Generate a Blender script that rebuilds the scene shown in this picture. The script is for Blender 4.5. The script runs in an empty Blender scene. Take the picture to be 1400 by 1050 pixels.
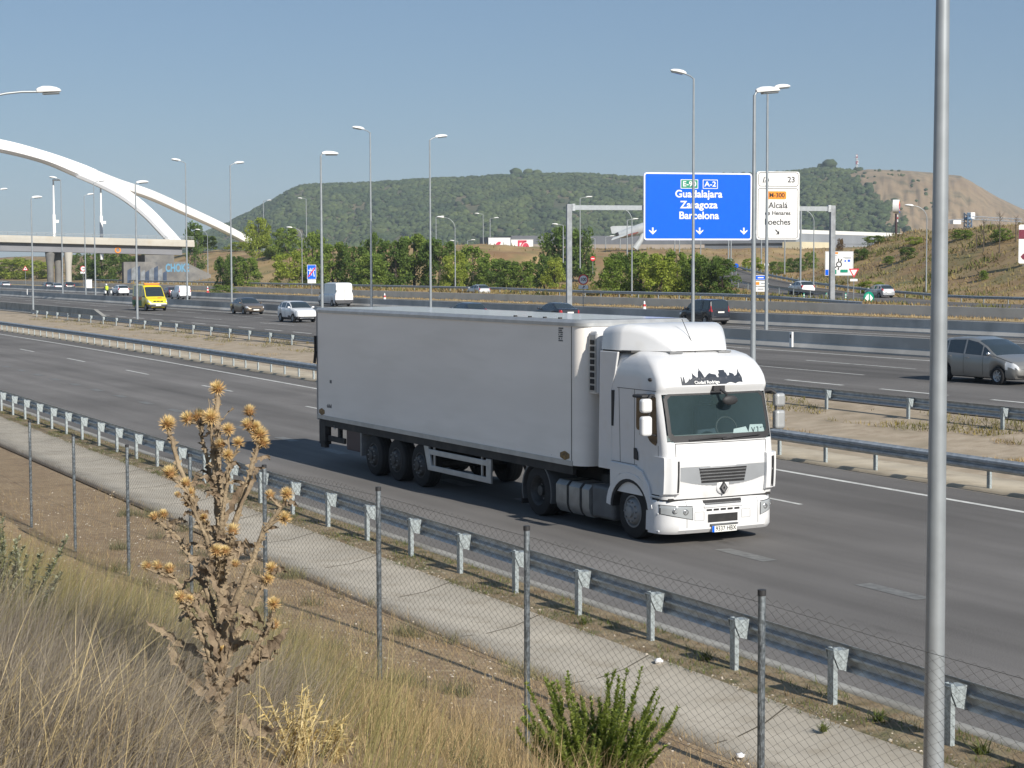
import bpy, math, random
import numpy as np
from math import sin, cos, pi, radians, atan, atan2, sqrt, exp
from mathutils import Matrix, Vector
random.seed(7)
RNG = np.random.default_rng(11)
SC = bpy.context.scene

# ------------------------------------------------------------------ camera
# world: +y runs along the motorway away from us, +x across it to the far side, z=0 on the slip road
FPX, PW, PH, CAMH = 2484.0, 1400.0, 1050.0, 5.03
PITCH = atan((525 - 364.5) / FPX)
TH = radians(26.7)
ROLL = -0.003
_fh = Vector((sin(TH), cos(TH), 0)); _rh = Vector((cos(TH), -sin(TH), 0)); _up = Vector((0, 0, 1))
CF = cos(PITCH) * _fh - sin(PITCH) * _up
_u0 = sin(PITCH) * _fh + cos(PITCH) * _up
CR = cos(ROLL) * _rh + sin(ROLL) * _u0
CU = -sin(ROLL) * _rh + cos(ROLL) * _u0
EYE = Vector((0, 0, CAMH))
cam = bpy.data.cameras.new('camera')
cam.sensor_width = 36.0
cam.lens = 36.0 * FPX / PW
cam.clip_start = 0.1
cam.clip_end = 20000
camo = bpy.data.objects.new('camera', cam)
m = Matrix.Identity(4)
for i in range(3):
    m[i][0], m[i][1], m[i][2], m[i][3] = CR[i], CU[i], -CF[i], EYE[i]
camo.matrix_world = m
SC.collection.objects.link(camo)
SC.camera = camo

# ------------------------------------------------------------------ sky, sun, exposure
SUN = Vector((0.15, -1.6, 1.0)).normalized()           # towards the sun
w = bpy.data.worlds.new('World'); SC.world = w; w.use_nodes = True
nt = w.node_tree
sky = nt.nodes.new('ShaderNodeTexSky'); sky.sky_type = 'NISHITA'; sky.sun_disc = False
sky.sun_elevation = math.asin(SUN.z); sky.sun_rotation = atan2(SUN.x, SUN.y)
sky.altitude = 600; sky.air_density = 1.0; sky.dust_density = 0.6; sky.ozone_density = 3.0
bg = nt.nodes['Background']; bg.inputs['Strength'].default_value = 0.075
hz = nt.nodes.new('ShaderNodeMix'); hz.data_type = 'RGBA'; hz.inputs[0].default_value = .62      # summer haze veils the blue
hz.inputs[7].default_value = (1.40, 2.22, 3.45, 1)
nt.links.new(sky.outputs[0], hz.inputs[6]); nt.links.new(hz.outputs[2], bg.inputs[0])
sl = bpy.data.lights.new('sun', 'SUN'); sl.energy = 4.05; sl.angle = radians(0.5); sl.color = (1.0, 0.94, 0.85)
so = bpy.data.objects.new('sun', sl); so.rotation_euler = SUN.to_track_quat('Z', 'Y').to_euler()
SC.collection.objects.link(so)
SC.view_settings.view_transform = 'Standard'; SC.view_settings.look = 'None'
SC.view_settings.exposure = 0.54; SC.view_settings.gamma = 1.0
SC.cycles.volume_bounces = 0
SC.cycles.max_bounces = 6; SC.cycles.transparent_max_bounces = 12

# ------------------------------------------------------------------ places on the ground
def ray(px, py): return CF * FPX + CR * (px - PW / 2) + CU * (PH / 2 - py)
def gp(px, py, z=0.0):
    d = ray(px, py); t = (z - CAMH) / d.z; return EYE + d * t
def dp(px, py, depth): return EYE + ray(px, py) * (depth / FPX)
def xp(px, py, X):
    d = ray(px, py); return EYE + d * (X / d.x)
def yp(px, py, Y):
    d = ray(px, py); return EYE + d * (Y / d.y)
def smooth(a, b, v):
    t = min(1.0, max(0.0, (v - a) / (b - a))); return t * t * (3 - 2 * t)
def lerp(tab, v):
    if v <= tab[0][0]: return tab[0][1]
    for (a, p), (b, q) in zip(tab, tab[1:]):
        if v <= b: return p + (q - p) * (v - a) / (b - a)
    return tab[-1][1]
WARP = [(8, 0), (12.4, .25), (17.8, 1.1), (22.6, .9), (26, 1.6), (28, 1.5), (34.5, 2.0), (36.2, 1.6), (42.8, 2.0), (46.4, 2.4), (51, .7), (53, .6), (72, 0)]
def bx(x, y): return x + lerp(WARP, x) * smooth(25, 125, y)       # the slip road bends a little
RZ = [(10.1, .12), (11.9, 0), (12.7, .03), (13.1, 0), (27.2, 0), (29.5, .02), (34.5, .42), (35.5, .62), (43, .85), (47, .9), (200, .9)]
def rz(x): return lerp(RZ, x)
def on(x, y, dz=0.0): return Vector((bx(x, y), y, rz(x) + dz))

# ------------------------------------------------------------------ objects
def tag(o, label=None, cat=None, group=None, kind=None):
    if label: o['label'] = label
    if cat: o['category'] = cat
    if group: o['group'] = group
    if kind: o['kind'] = kind
    return o
def empty(name, loc=(0, 0, 0), rz_=0.0, label=None, cat=None, group=None):
    o = bpy.data.objects.new(name, None); SC.collection.objects.link(o)
    o.location = loc; o.rotation_euler = (0, 0, rz_); o.empty_display_size = .2
    return tag(o, label, cat, group)
def dup(o, parent=None):
    c = o.copy(); SC.collection.objects.link(c)
    if parent is not None: c.parent = parent
    for ch in list(o.children): dup(ch, c)
    return c

class MB:
    """collects shapes, then becomes one mesh object"""
    def __init__(s): s.v = []; s.f = []; s.m = []; s.sm = []
    def add(s, vs, fs, mi=0, smooth=False):
        b = len(s.v); s.v.extend([tuple(q) for q in vs])
        for f in fs: s.f.append(tuple(b + i for i in f)); s.m.append(mi); s.sm.append(smooth)
        return s
    def box(s, lo, hi, mi=0, M=None):
        x0, y0, z0 = lo; x1, y1, z1 = hi
        vs = [Vector(p) for p in ((x0, y0, z0), (x1, y0, z0), (x1, y1, z0), (x0, y1, z0), (x0, y0, z1), (x1, y0, z1), (x1, y1, z1), (x0, y1, z1))]
        if M is not None: vs = [M @ q for q in vs]
        return s.add(vs, [(0, 3, 2, 1), (4, 5, 6, 7), (0, 1, 5, 4), (1, 2, 6, 5), (2, 3, 7, 6), (3, 0, 4, 7)], mi)
    def tube(s, pts, rs, n=8, mi=0, caps=True, smooth=True):
        pts = [Vector(p) for p in pts]
        if not hasattr(rs, '__len__'): rs = [rs] * len(pts)
        rings = []; prev = None
        for i, p in enumerate(pts):
            t = (pts[min(i + 1, len(pts) - 1)] - pts[max(i - 1, 0)])
            if t.length < 1e-9: t = Vector((0, 0, 1))
            t.normalize()
            if prev is None:
                a = Vector((0, 0, 1)) if abs(t.z) < .9 else Vector((1, 0, 0))
                u = t.cross(a).normalized()
            else:
                u = (prev - t * prev.dot(t)).normalized()
            prev = u; v = t.cross(u)
            rings.append([p + (u * cos(2 * pi * k / n) + v * sin(2 * pi * k / n)) * rs[i] for k in range(n)])
        vs = [q for r in rings for q in r]; fs = []
        for i in range(len(rings) - 1):
            for k in range(n):
                a = i * n + k; b = i * n + (k + 1) % n
                fs.append((a, b, b + n, a + n))
        s.add(vs, fs, mi, smooth)
        if caps:
            s.add(rings[0], [tuple(range(n))[::-1]], mi); s.add(rings[-1], [tuple(range(n))], mi)
        return s
    def loft(s, rings, mi=0, closed=True, caps=False, smooth=False):
        n = len(rings[0]); vs = [q for r in rings for q in r]; fs = []
        for i in range(len(rings) - 1):
            for k in range(n if closed else n - 1):
                a = i * n + k; b = i * n + (k + 1) % n
                fs.append((a, b, b + n, a + n))
        s.add(vs, fs, mi, smooth)
        if caps:
            s.add(rings[0], [tuple(range(n))[::-1]], mi); s.add(rings[-1], [tuple(range(n))], mi)
        return s
    def prism(s, outline, d, mi=0):
        """outline: 3D points of a flat polygon, d: thickness vector"""
        a = [Vector(p) for p in outline]; d = Vector(d); b = [p + d for p in a]; n = len(a)
        s.add(a + b, [tuple(range(n))[::-1], tuple(range(n, 2 * n))] + [(i, (i + 1) % n, n + (i + 1) % n, n + i) for i in range(n)], mi)
        return s
    def lathe(s, prof, c=(0, 0, 0), axis='z', n=16, mi=0, smooth=True, a0=0, a1=2 * pi):
        c = Vector(c); rings = []
        full = abs(a1 - a0 - 2 * pi) < 1e-6
        for r, h in prof:
            ring = []
            for k in range(n if full else n + 1):
                a = a0 + (a1 - a0) * k / n
                if axis == 'z': q = (r * cos(a), r * sin(a), h)
                elif axis == 'y': q = (r * cos(a), h, r * sin(a))
                else: q = (h, r * cos(a), r * sin(a))
                ring.append(c + Vector(q))
            rings.append(ring)
        return s.loft(rings, mi, closed=full, smooth=smooth)
    def ball(s, c, r, mi=0, nu=12, nv=8, M=None):
        c = Vector(c); rx, ry, rz_ = r if hasattr(r, '__len__') else (r, r, r); rings = []
        for i in range(nv + 1):
            t = pi * i / nv
            rings.append([c + Vector((rx * sin(t) * cos(2 * pi * k / nu), ry * sin(t) * sin(2 * pi * k / nu), -rz_ * cos(t))) for k in range(nu)])
        if M is not None: rings = [[M @ q for q in r] for r in rings]
        return s.loft(rings, mi, smooth=True)
    def build(s, name, mats, parent=None, bevel=0, seg=2, angle=None):
        me = bpy.data.meshes.new(name); me.from_pydata(s.v, [], s.f)
        if not isinstance(mats, (list, tuple)): mats = [mats]
        for q in mats: me.materials.append(q)
        me.polygons.foreach_set('material_index', s.m)
        me.polygons.foreach_set('use_smooth', s.sm)
        if angle:
            me.polygons.foreach_set('use_smooth', [True] * len(s.f)); me.set_sharp_from_angle(angle=radians(angle))
        me.update()
        o = bpy.data.objects.new(name, me); SC.collection.objects.link(o)
        if parent is not None: o.parent = parent
        if bevel:
            b = o.modifiers.new('bevel', 'BEVEL'); b.width = bevel; b.segments = seg; b.limit_method = 'ANGLE'; b.angle_limit = radians(35)
            b.harden_normals = False
        return o

def fast_mesh(name, verts, faces, mats, parent=None, mi=None, smooth=False):
    """verts (n,3) array, faces (m,k) array"""
    verts = np.asarray(verts, np.float32); faces = np.asarray(faces, np.int32)
    me = bpy.data.meshes.new(name); k = faces.shape[1]
    me.vertices.add(len(verts)); me.vertices.foreach_set('co', verts.ravel())
    me.loops.add(faces.size); me.loops.foreach_set('vertex_index', faces.ravel())
    me.polygons.add(len(faces)); me.polygons.foreach_set('loop_start', np.arange(0, faces.size, k, dtype=np.int32))
    if mi is not None: me.polygons.foreach_set('material_index', np.asarray(mi, np.int32))
    if smooth: me.polygons.foreach_set('use_smooth', np.ones(len(faces), bool))
    if not isinstance(mats, (list, tuple)): mats = [mats]
    for q in mats: me.materials.append(q)
    me.update(); me.validate()
    o = bpy.data.objects.new(name, me); SC.collection.objects.link(o)
    if parent is not None: o.parent = parent
    return o

# ------------------------------------------------------------------ materials
def _n(nt, t, **kw):
    n = nt.nodes.new(t)
    for k, v in kw.items(): setattr(n, k, v)
    return n
def _noise(nt, coord, scale, stretch=None, detail=4, rough=.55):
    if stretch:
        mp = _n(nt, 'ShaderNodeMapping'); mp.inputs['Scale'].default_value = stretch
        nt.links.new(coord, mp.inputs[0]); coord = mp.outputs[0]
    nz = _n(nt, 'ShaderNodeTexNoise'); nz.inputs['Scale'].default_value = scale; nz.inputs['Detail'].default_value = detail
    nz.inputs['Roughness'].default_value = rough
    nt.links.new(coord, nz.inputs['Vector']); return nz.outputs[0]
def _ramp(nt, fac, stops):
    r = _n(nt, 'ShaderNodeValToRGB'); e = r.color_ramp.elements
    while len(e) < len(stops): e.new(.5)
    for q, (p, c) in zip(e, stops):
        q.position = p; q.color = (c, c, c, 1) if not hasattr(c, '__len__') else (*c, 1)
    nt.links.new(fac, r.inputs[0]); return r.outputs[0]
def _mix(nt, fac, a, b, mode='MIX'):
    mx = _n(nt, 'ShaderNodeMix', data_type='RGBA', blend_type=mode)
    for s, v in ((0, fac), (6, a), (7, b)):
        if hasattr(v, 'is_linked'): nt.links.new(v, mx.inputs[s])
        elif s == 0: mx.inputs[0].default_value = v
        else: mx.inputs[s].default_value = (*v, 1)
    return mx.outputs[2]
def mat(name, col, rough=.6, metal=0.0, var=0.12, scale=3.0, col2=None, stretch=None, bump=0.0, bscale=40, coat=0.0, spec=.5, dirt=None, dscale=1.5, lo=.35, hi=.65, world=False, island=0.0, trans=0.0, detail=4):
    mt = bpy.data.materials.new(name); mt.use_nodes = True; nt = mt.node_tree; b = nt.nodes['Principled BSDF']
    if world: co = _n(nt, 'ShaderNodeNewGeometry').outputs['Position']
    else: co = _n(nt, 'ShaderNodeTexCoord').outputs['Object']
    if col2 is None:
        c1 = tuple(max(0, c * (1 - var)) for c in col); c2 = tuple(min(1, c * (1 + var)) for c in col)
    else: c1, c2 = col, col2
    fac = _ramp(nt, _noise(nt, co, scale, stretch, detail), [(lo, 0.0), (hi, 1.0)])
    c = _mix(nt, fac, c1, c2)
    if dirt:
        f2 = _ramp(nt, _noise(nt, co, dscale, stretch, 6), [(.5, 0.0), (.72, 1.0)])
        c = _mix(nt, f2, c, dirt)
    if island:
        g = _n(nt, 'ShaderNodeNewGeometry')
        mr = _n(nt, 'ShaderNodeMapRange'); mr.inputs[3].default_value = 1 - island; mr.inputs[4].default_value = 1 + island
        nt.links.new(g.outputs['Random Per Island'], mr.inputs[0])
        hs = _n(nt, 'ShaderNodeHueSaturation'); nt.links.new(mr.outputs[0], hs.inputs['Value']); nt.links.new(c, hs.inputs['Color'])
        c = hs.outputs[0]
    nt.links.new(c, b.inputs['Base Color'])
    b.inputs['Roughness'].default_value = rough; b.inputs['Metallic'].default_value = metal
    b.inputs['Coat Weight'].default_value = coat; b.inputs['Coat Roughness'].default_value = .08
    b.inputs['Specular IOR Level'].default_value = spec
    if bump:
        bp = _n(nt, 'ShaderNodeBump'); bp.inputs['Strength'].default_value = bump; bp.inputs['Distance'].default_value = .02
        nt.links.new(_noise(nt, co, bscale, None, 5), bp.inputs['Height']); nt.links.new(bp.outputs[0], b.inputs['Normal'])
    if trans:
        tr = _n(nt, 'ShaderNodeBsdfTranslucent'); nt.links.new(c, tr.inputs[0])
        ms = _n(nt, 'ShaderNodeMixShader'); ms.inputs[0].default_value = trans
        nt.links.new(b.outputs[0], ms.inputs[1]); nt.links.new(tr.outputs[0], ms.inputs[2])
        nt.links.new(ms.outputs[0], nt.nodes['Material Output'].inputs[0])
    return mt
def glassmat(name, col, rough=.03):
    mt = bpy.data.materials.new(name); mt.use_nodes = True; b = mt.node_tree.nodes['Principled BSDF']
    b.inputs['Base Color'].default_value = (*col, 1); b.inputs['Roughness'].default_value = rough
    b.inputs['Specular IOR Level'].default_value = .8; b.inputs['Coat Weight'].default_value = .4; b.inputs['Coat Roughness'].default_value = .02
    return mt

def asphalt(name, base, warm=1.0, streak=.35):
    mt = bpy.data.materials.new(name); mt.use_nodes = True; nt = mt.node_tree; b = nt.nodes['Principled BSDF']
    co = _n(nt, 'ShaderNodeNewGeometry').outputs['Position']
    a = (base * warm, base, base / warm); d = tuple(c * (1 - streak) for c in a); l = tuple(c * (1 + streak * .7) for c in a)
    f = _ramp(nt, _noise(nt, co, .55, (1, .03, 1), 4), [(.33, 0.0), (.67, 1.0)])       # tracks along the road
    c = _mix(nt, f, d, l)
    f = _ramp(nt, _noise(nt, co, .25, (1, .5, 1), 5), [(.35, .82), (.7, 1.12)])
    c = _mix(nt, 1.0, c, f, 'MULTIPLY')
    f = _ramp(nt, _noise(nt, co, 55, None, 3, .7), [(.25, .5), (.75, 1.5)])           # stone chips
    c = _mix(nt, 1.0, c, f, 'MULTIPLY')
    f = _ramp(nt, _noise(nt, co, .9, (1, .25, 1), 6, .65), [(.66, 1.0), (.74, .72)])   # oil and tar patches
    c = _mix(nt, 1.0, c, f, 'MULTIPLY')
    nt.links.new(c, b.inputs['Base Color']); b.inputs['Roughness'].default_value = .95; b.inputs['Specular IOR Level'].default_value = .12
    bp = _n(nt, 'ShaderNodeBump'); bp.inputs['Strength'].default_value = .5; bp.inputs['Distance'].default_value = .01
    nt.links.new(_noise(nt, co, 90, None, 3), bp.inputs['Height']); nt.links.new(bp.outputs[0], b.inputs['Normal'])
    return mt

M = {}
M['asphalt_ramp'] = asphalt('asphalt_ramp', .170, 1.05, .27)
M['asphalt_main'] = asphalt('asphalt_main', .145, 1.05, .28)
M['asphalt_far'] = asphalt('asphalt_far', .14, 1.05, .2)
M['paint'] = mat('road_paint', (.62, .62, .58), .7, var=.18, scale=2.5, world=True, dirt=(.34, .33, .31), dscale=5)
M['paint_worn'] = mat('worn_road_paint', (.20, .20, .19), .8, col2=(.13, .13, .125), scale=7, world=True)
M['galv'] = mat('galvanised_steel', (.36, .39, .41), .5, .55, var=.25, scale=9, dirt=(.25, .27, .28), dscale=14, lo=.4, hi=.6)
M['galv_post'] = mat('galvanised_post_steel', (.33, .375, .39), .55, .3, var=.2, scale=26, lo=.42, hi=.58)
M['galv_dull'] = mat('weathered_steel', (.40, .43, .45), .5, .35, var=.2, scale=5)
M['pole'] = mat('lamp_pole_steel', (.34, .37, .39), .45, .4, var=.08, scale=4)
M['lamp_white'] = mat('lamp_shell', (.78, .79, .78), .35, var=.04)
M['lamp_glass'] = glassmat('lamp_glass', (.25, .27, .28), .1)
M['conc'] = mat('concrete', (.33, .32, .29), .85, var=.14, scale=1.2, dirt=(.23, .22, .19), dscale=.7, bump=.2, bscale=30, world=True)
M['conc_drain'] = mat('drain_concrete', (.45, .405, .33), .9, var=.10, scale=.9, dirt=(.36, .315, .245), dscale=2.2, bump=.25, bscale=60, world=True)
M['conc_sand'] = mat('sandy_concrete', (.50, .43, .32), .9, var=.12, scale=.8, dirt=(.36, .30, .22), dscale=1.1, bump=.2, world=True)
M['jersey'] = mat('barrier_concrete', (.50, .48, .44), .85, var=.18, scale=.35, dirt=(.33, .32, .30), dscale=.25, bump=.15, world=True)
M['jersey_light'] = mat('pale_barrier_concrete', (.66, .645, .61), .85, var=.12, scale=.3, dirt=(.5, .485, .45), dscale=.3, world=True)
M['black'] = mat('black_rubber', (.018, .018, .018), .75, var=.2)
M['dark'] = mat('dark_plastic', (.03, .03, .032), .6, var=.2)
M['white'] = mat('white_paint', (.80, .80, .78), .35, var=.03, coat=.3)
M['chrome'] = mat('bright_metal', (.6, .6, .6), .2, .9, var=.05)
M['red'] = mat('red_paint', (.55, .03, .03), .4, var=.06)
M['sign_blue'] = mat('sign_blue', (.0, .115, .72), .35, var=.03, spec=.3)
M['sign_white'] = mat('sign_white', (.80, .80, .79), .4, var=.03)
M['sign_green'] = mat('sign_green', (.0, .25, .15), .4, var=.05)
M['sign_orange'] = mat('sign_orange', (.85, .28, .02), .4, var=.05)
M['sign_red'] = mat('sign_red', (.62, .02, .04), .4, var=.05)
M['sign_black'] = mat('sign_black', (.015, .015, .018), .4, var=.05)
M['sign_back'] = mat('sign_back_grey', (.35, .37, .39), .5, .3, var=.08)
M['steel_gantry'] = mat('gantry_steel', (.27, .29, .31), .5, .3, var=.15, scale=2, dirt=(.2, .21, .22))

LET = {}
def text(body, size, parent, matrix, material, name='lettering', extrude=.004, bold=0.0, sx=1.0):
    """raised lettering: its local x runs along the words, y up"""
    cu = bpy.data.curves.new(name, 'FONT'); cu.body = body; cu.size = size; cu.align_x = 'CENTER'; cu.align_y = 'CENTER'
    cu.extrude = extrude; cu.offset = bold; cu.materials.append(material)
    t = bpy.data.objects.new(name, cu); SC.collection.objects.link(t)
    me = bpy.data.meshes.new_from_object(t); bpy.data.objects.remove(t)
    o = bpy.data.objects.new(name, me); SC.collection.objects.link(o); o.parent = parent
    o.matrix_local = matrix @ Matrix.Diagonal((sx, 1, 1, 1))
    return o
def face_m(origin, xdir, ydir):
    x = Vector(xdir).normalized(); y = Vector(ydir).normalized(); z = x.cross(y)
    mm = Matrix.Identity(4)
    for i in range(3): mm[i][0], mm[i][1], mm[i][2], mm[i][3] = x[i], y[i], z[i], origin[i]
    return mm
# ================================================================== THE SETTING
def vnoise(x, y, s=1.0, seed=0):
    """cheap smooth noise"""
    x, y = x / s, y / s
    return (sin(x * 1.3 + seed) * cos(y * 1.7 - seed * 2.1) + .6 * sin(x * 2.9 + y * 2.3 + seed * 1.7) + .35 * sin(x * 5.3 - y * 4.7 + seed * .6)) / 1.95
def bank_z(x, y):
    zf = .15 + .58 * (1 - smooth(16, 33, y))
    crest = .9 + 2.6 * (1 - smooth(8.5, 24, y)) + .0
    if x >= 7.2: return .12 + (zf - .12) * min(1, max(0, (10.1 - x) / 2.9)) ** .9
    t = min(1, (7.2 - x) / 7.2)
    z = zf + (crest - zf) * (1 - (1 - t) ** 1.5)
    return z + .07 * vnoise(x, y, 1.1, 3) * min(1, (7.2 - x))
XS = [(-300, 134), (150, 134), (200, 146), (236, 158), (265, 168), (300, 150), (335, 128), (385, 112), (6000, 112)]
XE = [(-300, 168), (150, 168), (200, 180), (236, 196), (268, 300), (300, 320), (340, 175), (390, 150), (6000, 150)]
EX = [(-80, 119, .98), (60, 119, 1.0), (110, 120, 1.0), (150, 123, 1.08), (170, 126.5, 1.65), (190, 133, 2.3), (217, 146, 3.1), (250, 163, 4.2), (300, 190, 5.6)]
def ex(q):
    for (a, p, z), (b, p2, z2) in zip(EX, EX[1:]):
        if q <= b:
            t = (q - a) / (b - a); return p + (p2 - p) * t, z + (z2 - z) * t
    return EX[-1][1], EX[-1][2]
def far_z(x, y):
    z = far_z0(x, y)
    if -80 < y < 300:
        c, zr = ex(y); k = smooth(17, 6.5, abs(x - c)) * smooth(300, 270, y); z = z * (1 - k) + (zr - .12) * k
    return z
def far_z0(x, y):
    b = 1.0 + .7 * smooth(105, 150, y)
    b0 = .55 + (b - .55) * smooth(96.6, 97.2, x)
    a, e = lerp(XS, y), lerp(XE, y)
    h = lerp([(236, 10.6), (268, 6.0), (322, 5.2), (352, 9.0)], y) + .9 * vnoise(x, y, 30, 1)
    z = b0 + (h - b) * smooth(a, e, x)
    if x > a: z += .5 * vnoise(x, y, 6, 5) * smooth(a, a + 15, x)
    return z
def ground_z(x, y):
    if x < 10.1: return bank_z(x, y)
    if x < 95: return rz(max(10.1, x - 2.8)) - .2
    return far_z(x, y)

def axis(*segs):
    out = []
    for a, b, n in segs: out += list(np.linspace(a, b, n, endpoint=False))
    return out
def geo(a, b, n): return list(a * (b / a) ** (np.arange(n + 1) / n))
gx = axis((-420, -40, 8), (-40, -6, 12), (-6, 10.1, 46), (10.1, 36, 14), (36, 95.8, 14), (95.8, 98, 6), (98, 260, 70)) + geo(260, 4500, 24)
gy = axis((-260, -30, 8), (-30, 0, 10), (0, 45, 90), (45, 120, 38), (120, 440, 100)) + geo(440, 4500, 28)
V = [(x, y, ground_z(x, y)) for y in gy for x in gx]
nx = len(gx)
Fq = []; Fm = []
for j in range(len(gy) - 1):
    for i in range(nx - 1):
        a = j * nx + i; Fq.append((a, a + 1, a + nx + 1, a + nx)); Fm.append(0 if gx[i] < 12 else 1)
M['soil'] = mat('dry_soil', (.23, .155, .088), .95, col2=(.33, .235, .135), scale=1.3, dirt=(.40, .31, .19), dscale=7, bump=.9, bscale=22, world=True, lo=.3, hi=.7)
M['field'] = mat('dry_grass_ground', (.22, .135, .065), .95, col2=(.36, .255, .12), scale=.11, dirt=(.15, .15, .055), dscale=.13, bump=1, bscale=1.1, world=True)
tag(fast_mesh('ground', V, Fq, [M['soil'], M['field']], mi=Fm, smooth=True), kind='structure')

def ys(y0, y1, near=2.0):
    out = [y0]
    while out[-1] < y1: out.append(min(y1, out[-1] + max(near, abs(out[-1]) * .035)))
    return out
def strip(name, x0, x1, y0, y1, material, dz=0.0, nx_=2, kind='structure', warp=True, zf=None, side=0):
    xs = list(np.linspace(x0, x1, nx_)); yy = ys(y0, y1); vs = []
    for y in yy:
        for x in xs:
            X = bx(x, y) if warp else x
            vs.append((X, y, (zf(x, y) if zf else rz(x)) + dz))
    n = len(xs); fs = [(j * n + i, j * n + i + 1, (j + 1) * n + i + 1, (j + 1) * n + i) for j in range(len(yy) - 1) for i in range(n - 1)]
    if side:   # visible edges of a raised slab
        b = len(vs); vs += [(v[0], v[1], v[2] - side) for v in vs]
        for j in range(len(yy) - 1):
            a, c = j * n, (j + 1) * n; fs += [(a, c, c + b, a + b)]
            a, c = j * n + n - 1, (j + 1) * n + n - 1; fs += [(c, a, a + b, c + b)]
    o = fast_mesh(name, vs, fs, material)
    return tag(o, kind=kind)
YA, YB = -60, 900
strip('drain_channel', 10.05, 11.95, YA, 220, M['conc_drain'], .01, 4, side=.15, zf=lambda x, y: lerp([(10.05, .14), (10.6, .05), (11.3, .0), (11.95, .03)], x))
# joints across the drain slabs
jb = MB()
M['joint'] = mat('joint_dirt', (.10, .085, .06), .95)
y = 9.3
while y < 70:
    for x0, x1 in ((10.08, 10.6), (10.6, 11.3), (11.3, 11.93)):
        z = lambda x: lerp([(10.05, .14), (10.6, .05), (11.3, .0), (11.95, .03)], x) + .014
        k0, k1 = .72 * (x0 - 10), .72 * (x1 - 10); jb.add([(bx(x0, y), y + k0 + .010, z(x0)), (bx(x1, y), y + k1 + .010, z(x1)), (bx(x1, y), y + k1 - .018, z(x1)), (bx(x0, y), y + k0 - .018, z(x0))], [(0, 3, 2, 1)])
    y += 3.05
tag(jb.build('drain_joints', M['joint']), kind='structure')
M['verge'] = mat('verge_dirt', (.19, .135, .075), .95, col2=(.30, .24, .15), scale=3, dirt=(.09, .10, .035), dscale=2.2, bump=.9, bscale=30, world=True)
strip('verge', 11.9, 12.95, YA, 300, M['verge'], .03, 3)
strip('kerb', 12.93, 13.16, YA, 300, M['conc'], .05, 2, side=.12)
strip('slip_road', 13.15, 27.25, YA, YB, M['asphalt_ramp'], 0, 6)
strip('channel_strip', 27.55, 29.25, YA, 420, M['conc_sand'], .03, 2, side=.1)
M['gravel'] = mat('median_gravel', (.34, .27, .19), .95, col2=(.46, .38, .28), scale=2.2, dirt=(.26, .21, .14), dscale=1.1, bump=.9, bscale=35, world=True)
strip('median_gravel', 27.2, 36.0, YA, 420, M['gravel'], -.02, 10)
strip('main_road', 35.9, 53.0, YA, YB, M['asphalt_main'], 0, 8)
strip('second_road', 53.0, 72.0, YA, YB, M['asphalt_far'], 0, 4)
strip('third_road', 72.0, 92.3, YA, YB, M['asphalt_main'], 0, 4)
M['yellow_verge'] = mat('yellow_verge_dirt', (.34, .25, .12), .95, col2=(.44, .34, .18), scale=1.2, dirt=(.2, .17, .07), dscale=.8, world=True, bump=.6, bscale=12)
strip('dry_verge', 92.2, 96.2, YA, YB, M['yellow_verge'], .03, 2)

# painted lines
def lines(name, specs, material, dz=.005):
    mb = MB()
    for x, wd, y0, y1, dash, gap in specs:
        y = y0
        while y < y1:
            e = min(y1, y + dash) if dash else y1
            yy = ys(y, e, 1.5) if e > y + .01 else [y, e]
            L = [(bx(x, q) - wd / 2, q, rz(x) + dz) for q in yy]; R = [(bx(x, q) + wd / 2, q, rz(x) + dz) for q in yy]
            n = len(yy)
            mb.add(L + R, [(i, n + i, n + i + 1, i + 1) for i in range(n - 1)])
            if not dash: break
            y = e + gap
    return tag(mb.build(name, material), kind='structure')
lines('slip_road_lines', [(25.85, .17, YA, 420, 0, 0)], M['paint'])
# lane dashes measured at y 84..88, 97..101.5, 111..117
lines('slip_road_dashes', [(22.55, .12, 31.3 - 13.2 * 6, 420, 4.3, 8.9)], M['paint'])
lines('merge_dashes', [(17.75, .33, 17.45 - 4.02 * 18, 300, 1.5, 2.52)], M['paint_worn'])
lines('main_road_lines', [(36.5, .17, YA, YB, 0, 0), (51.3, .2, YA, YB, 0, 0)], M['paint'])
lines('main_road_dashes', [(39.5, .22, -40, YB, 3.6, 2.2), (42.8, .14, 56 - 17 * 6, YB, 7.5, 9.5), (46.4, .14, 57.5 - 17 * 6, YB, 7.8, 9.2)], M['paint'])
lines('second_road_lines', [(69.0, .2, YA, YB, 0, 0), (55.2, .15, YA, YB, 0, 0)], M['paint'])
lines('second_road_dashes', [(58.7, .13, YA, YB, 6, 11), (62.1, .13, YA + 4, YB, 6, 11), (65.6, .13, YA, YB, 6, 11)], M['paint'])
lines('third_road_lines', [(74.5, .15, YA, YB, 0, 0), (91.3, .15, YA, YB, 0, 0)], M['paint'])

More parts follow.
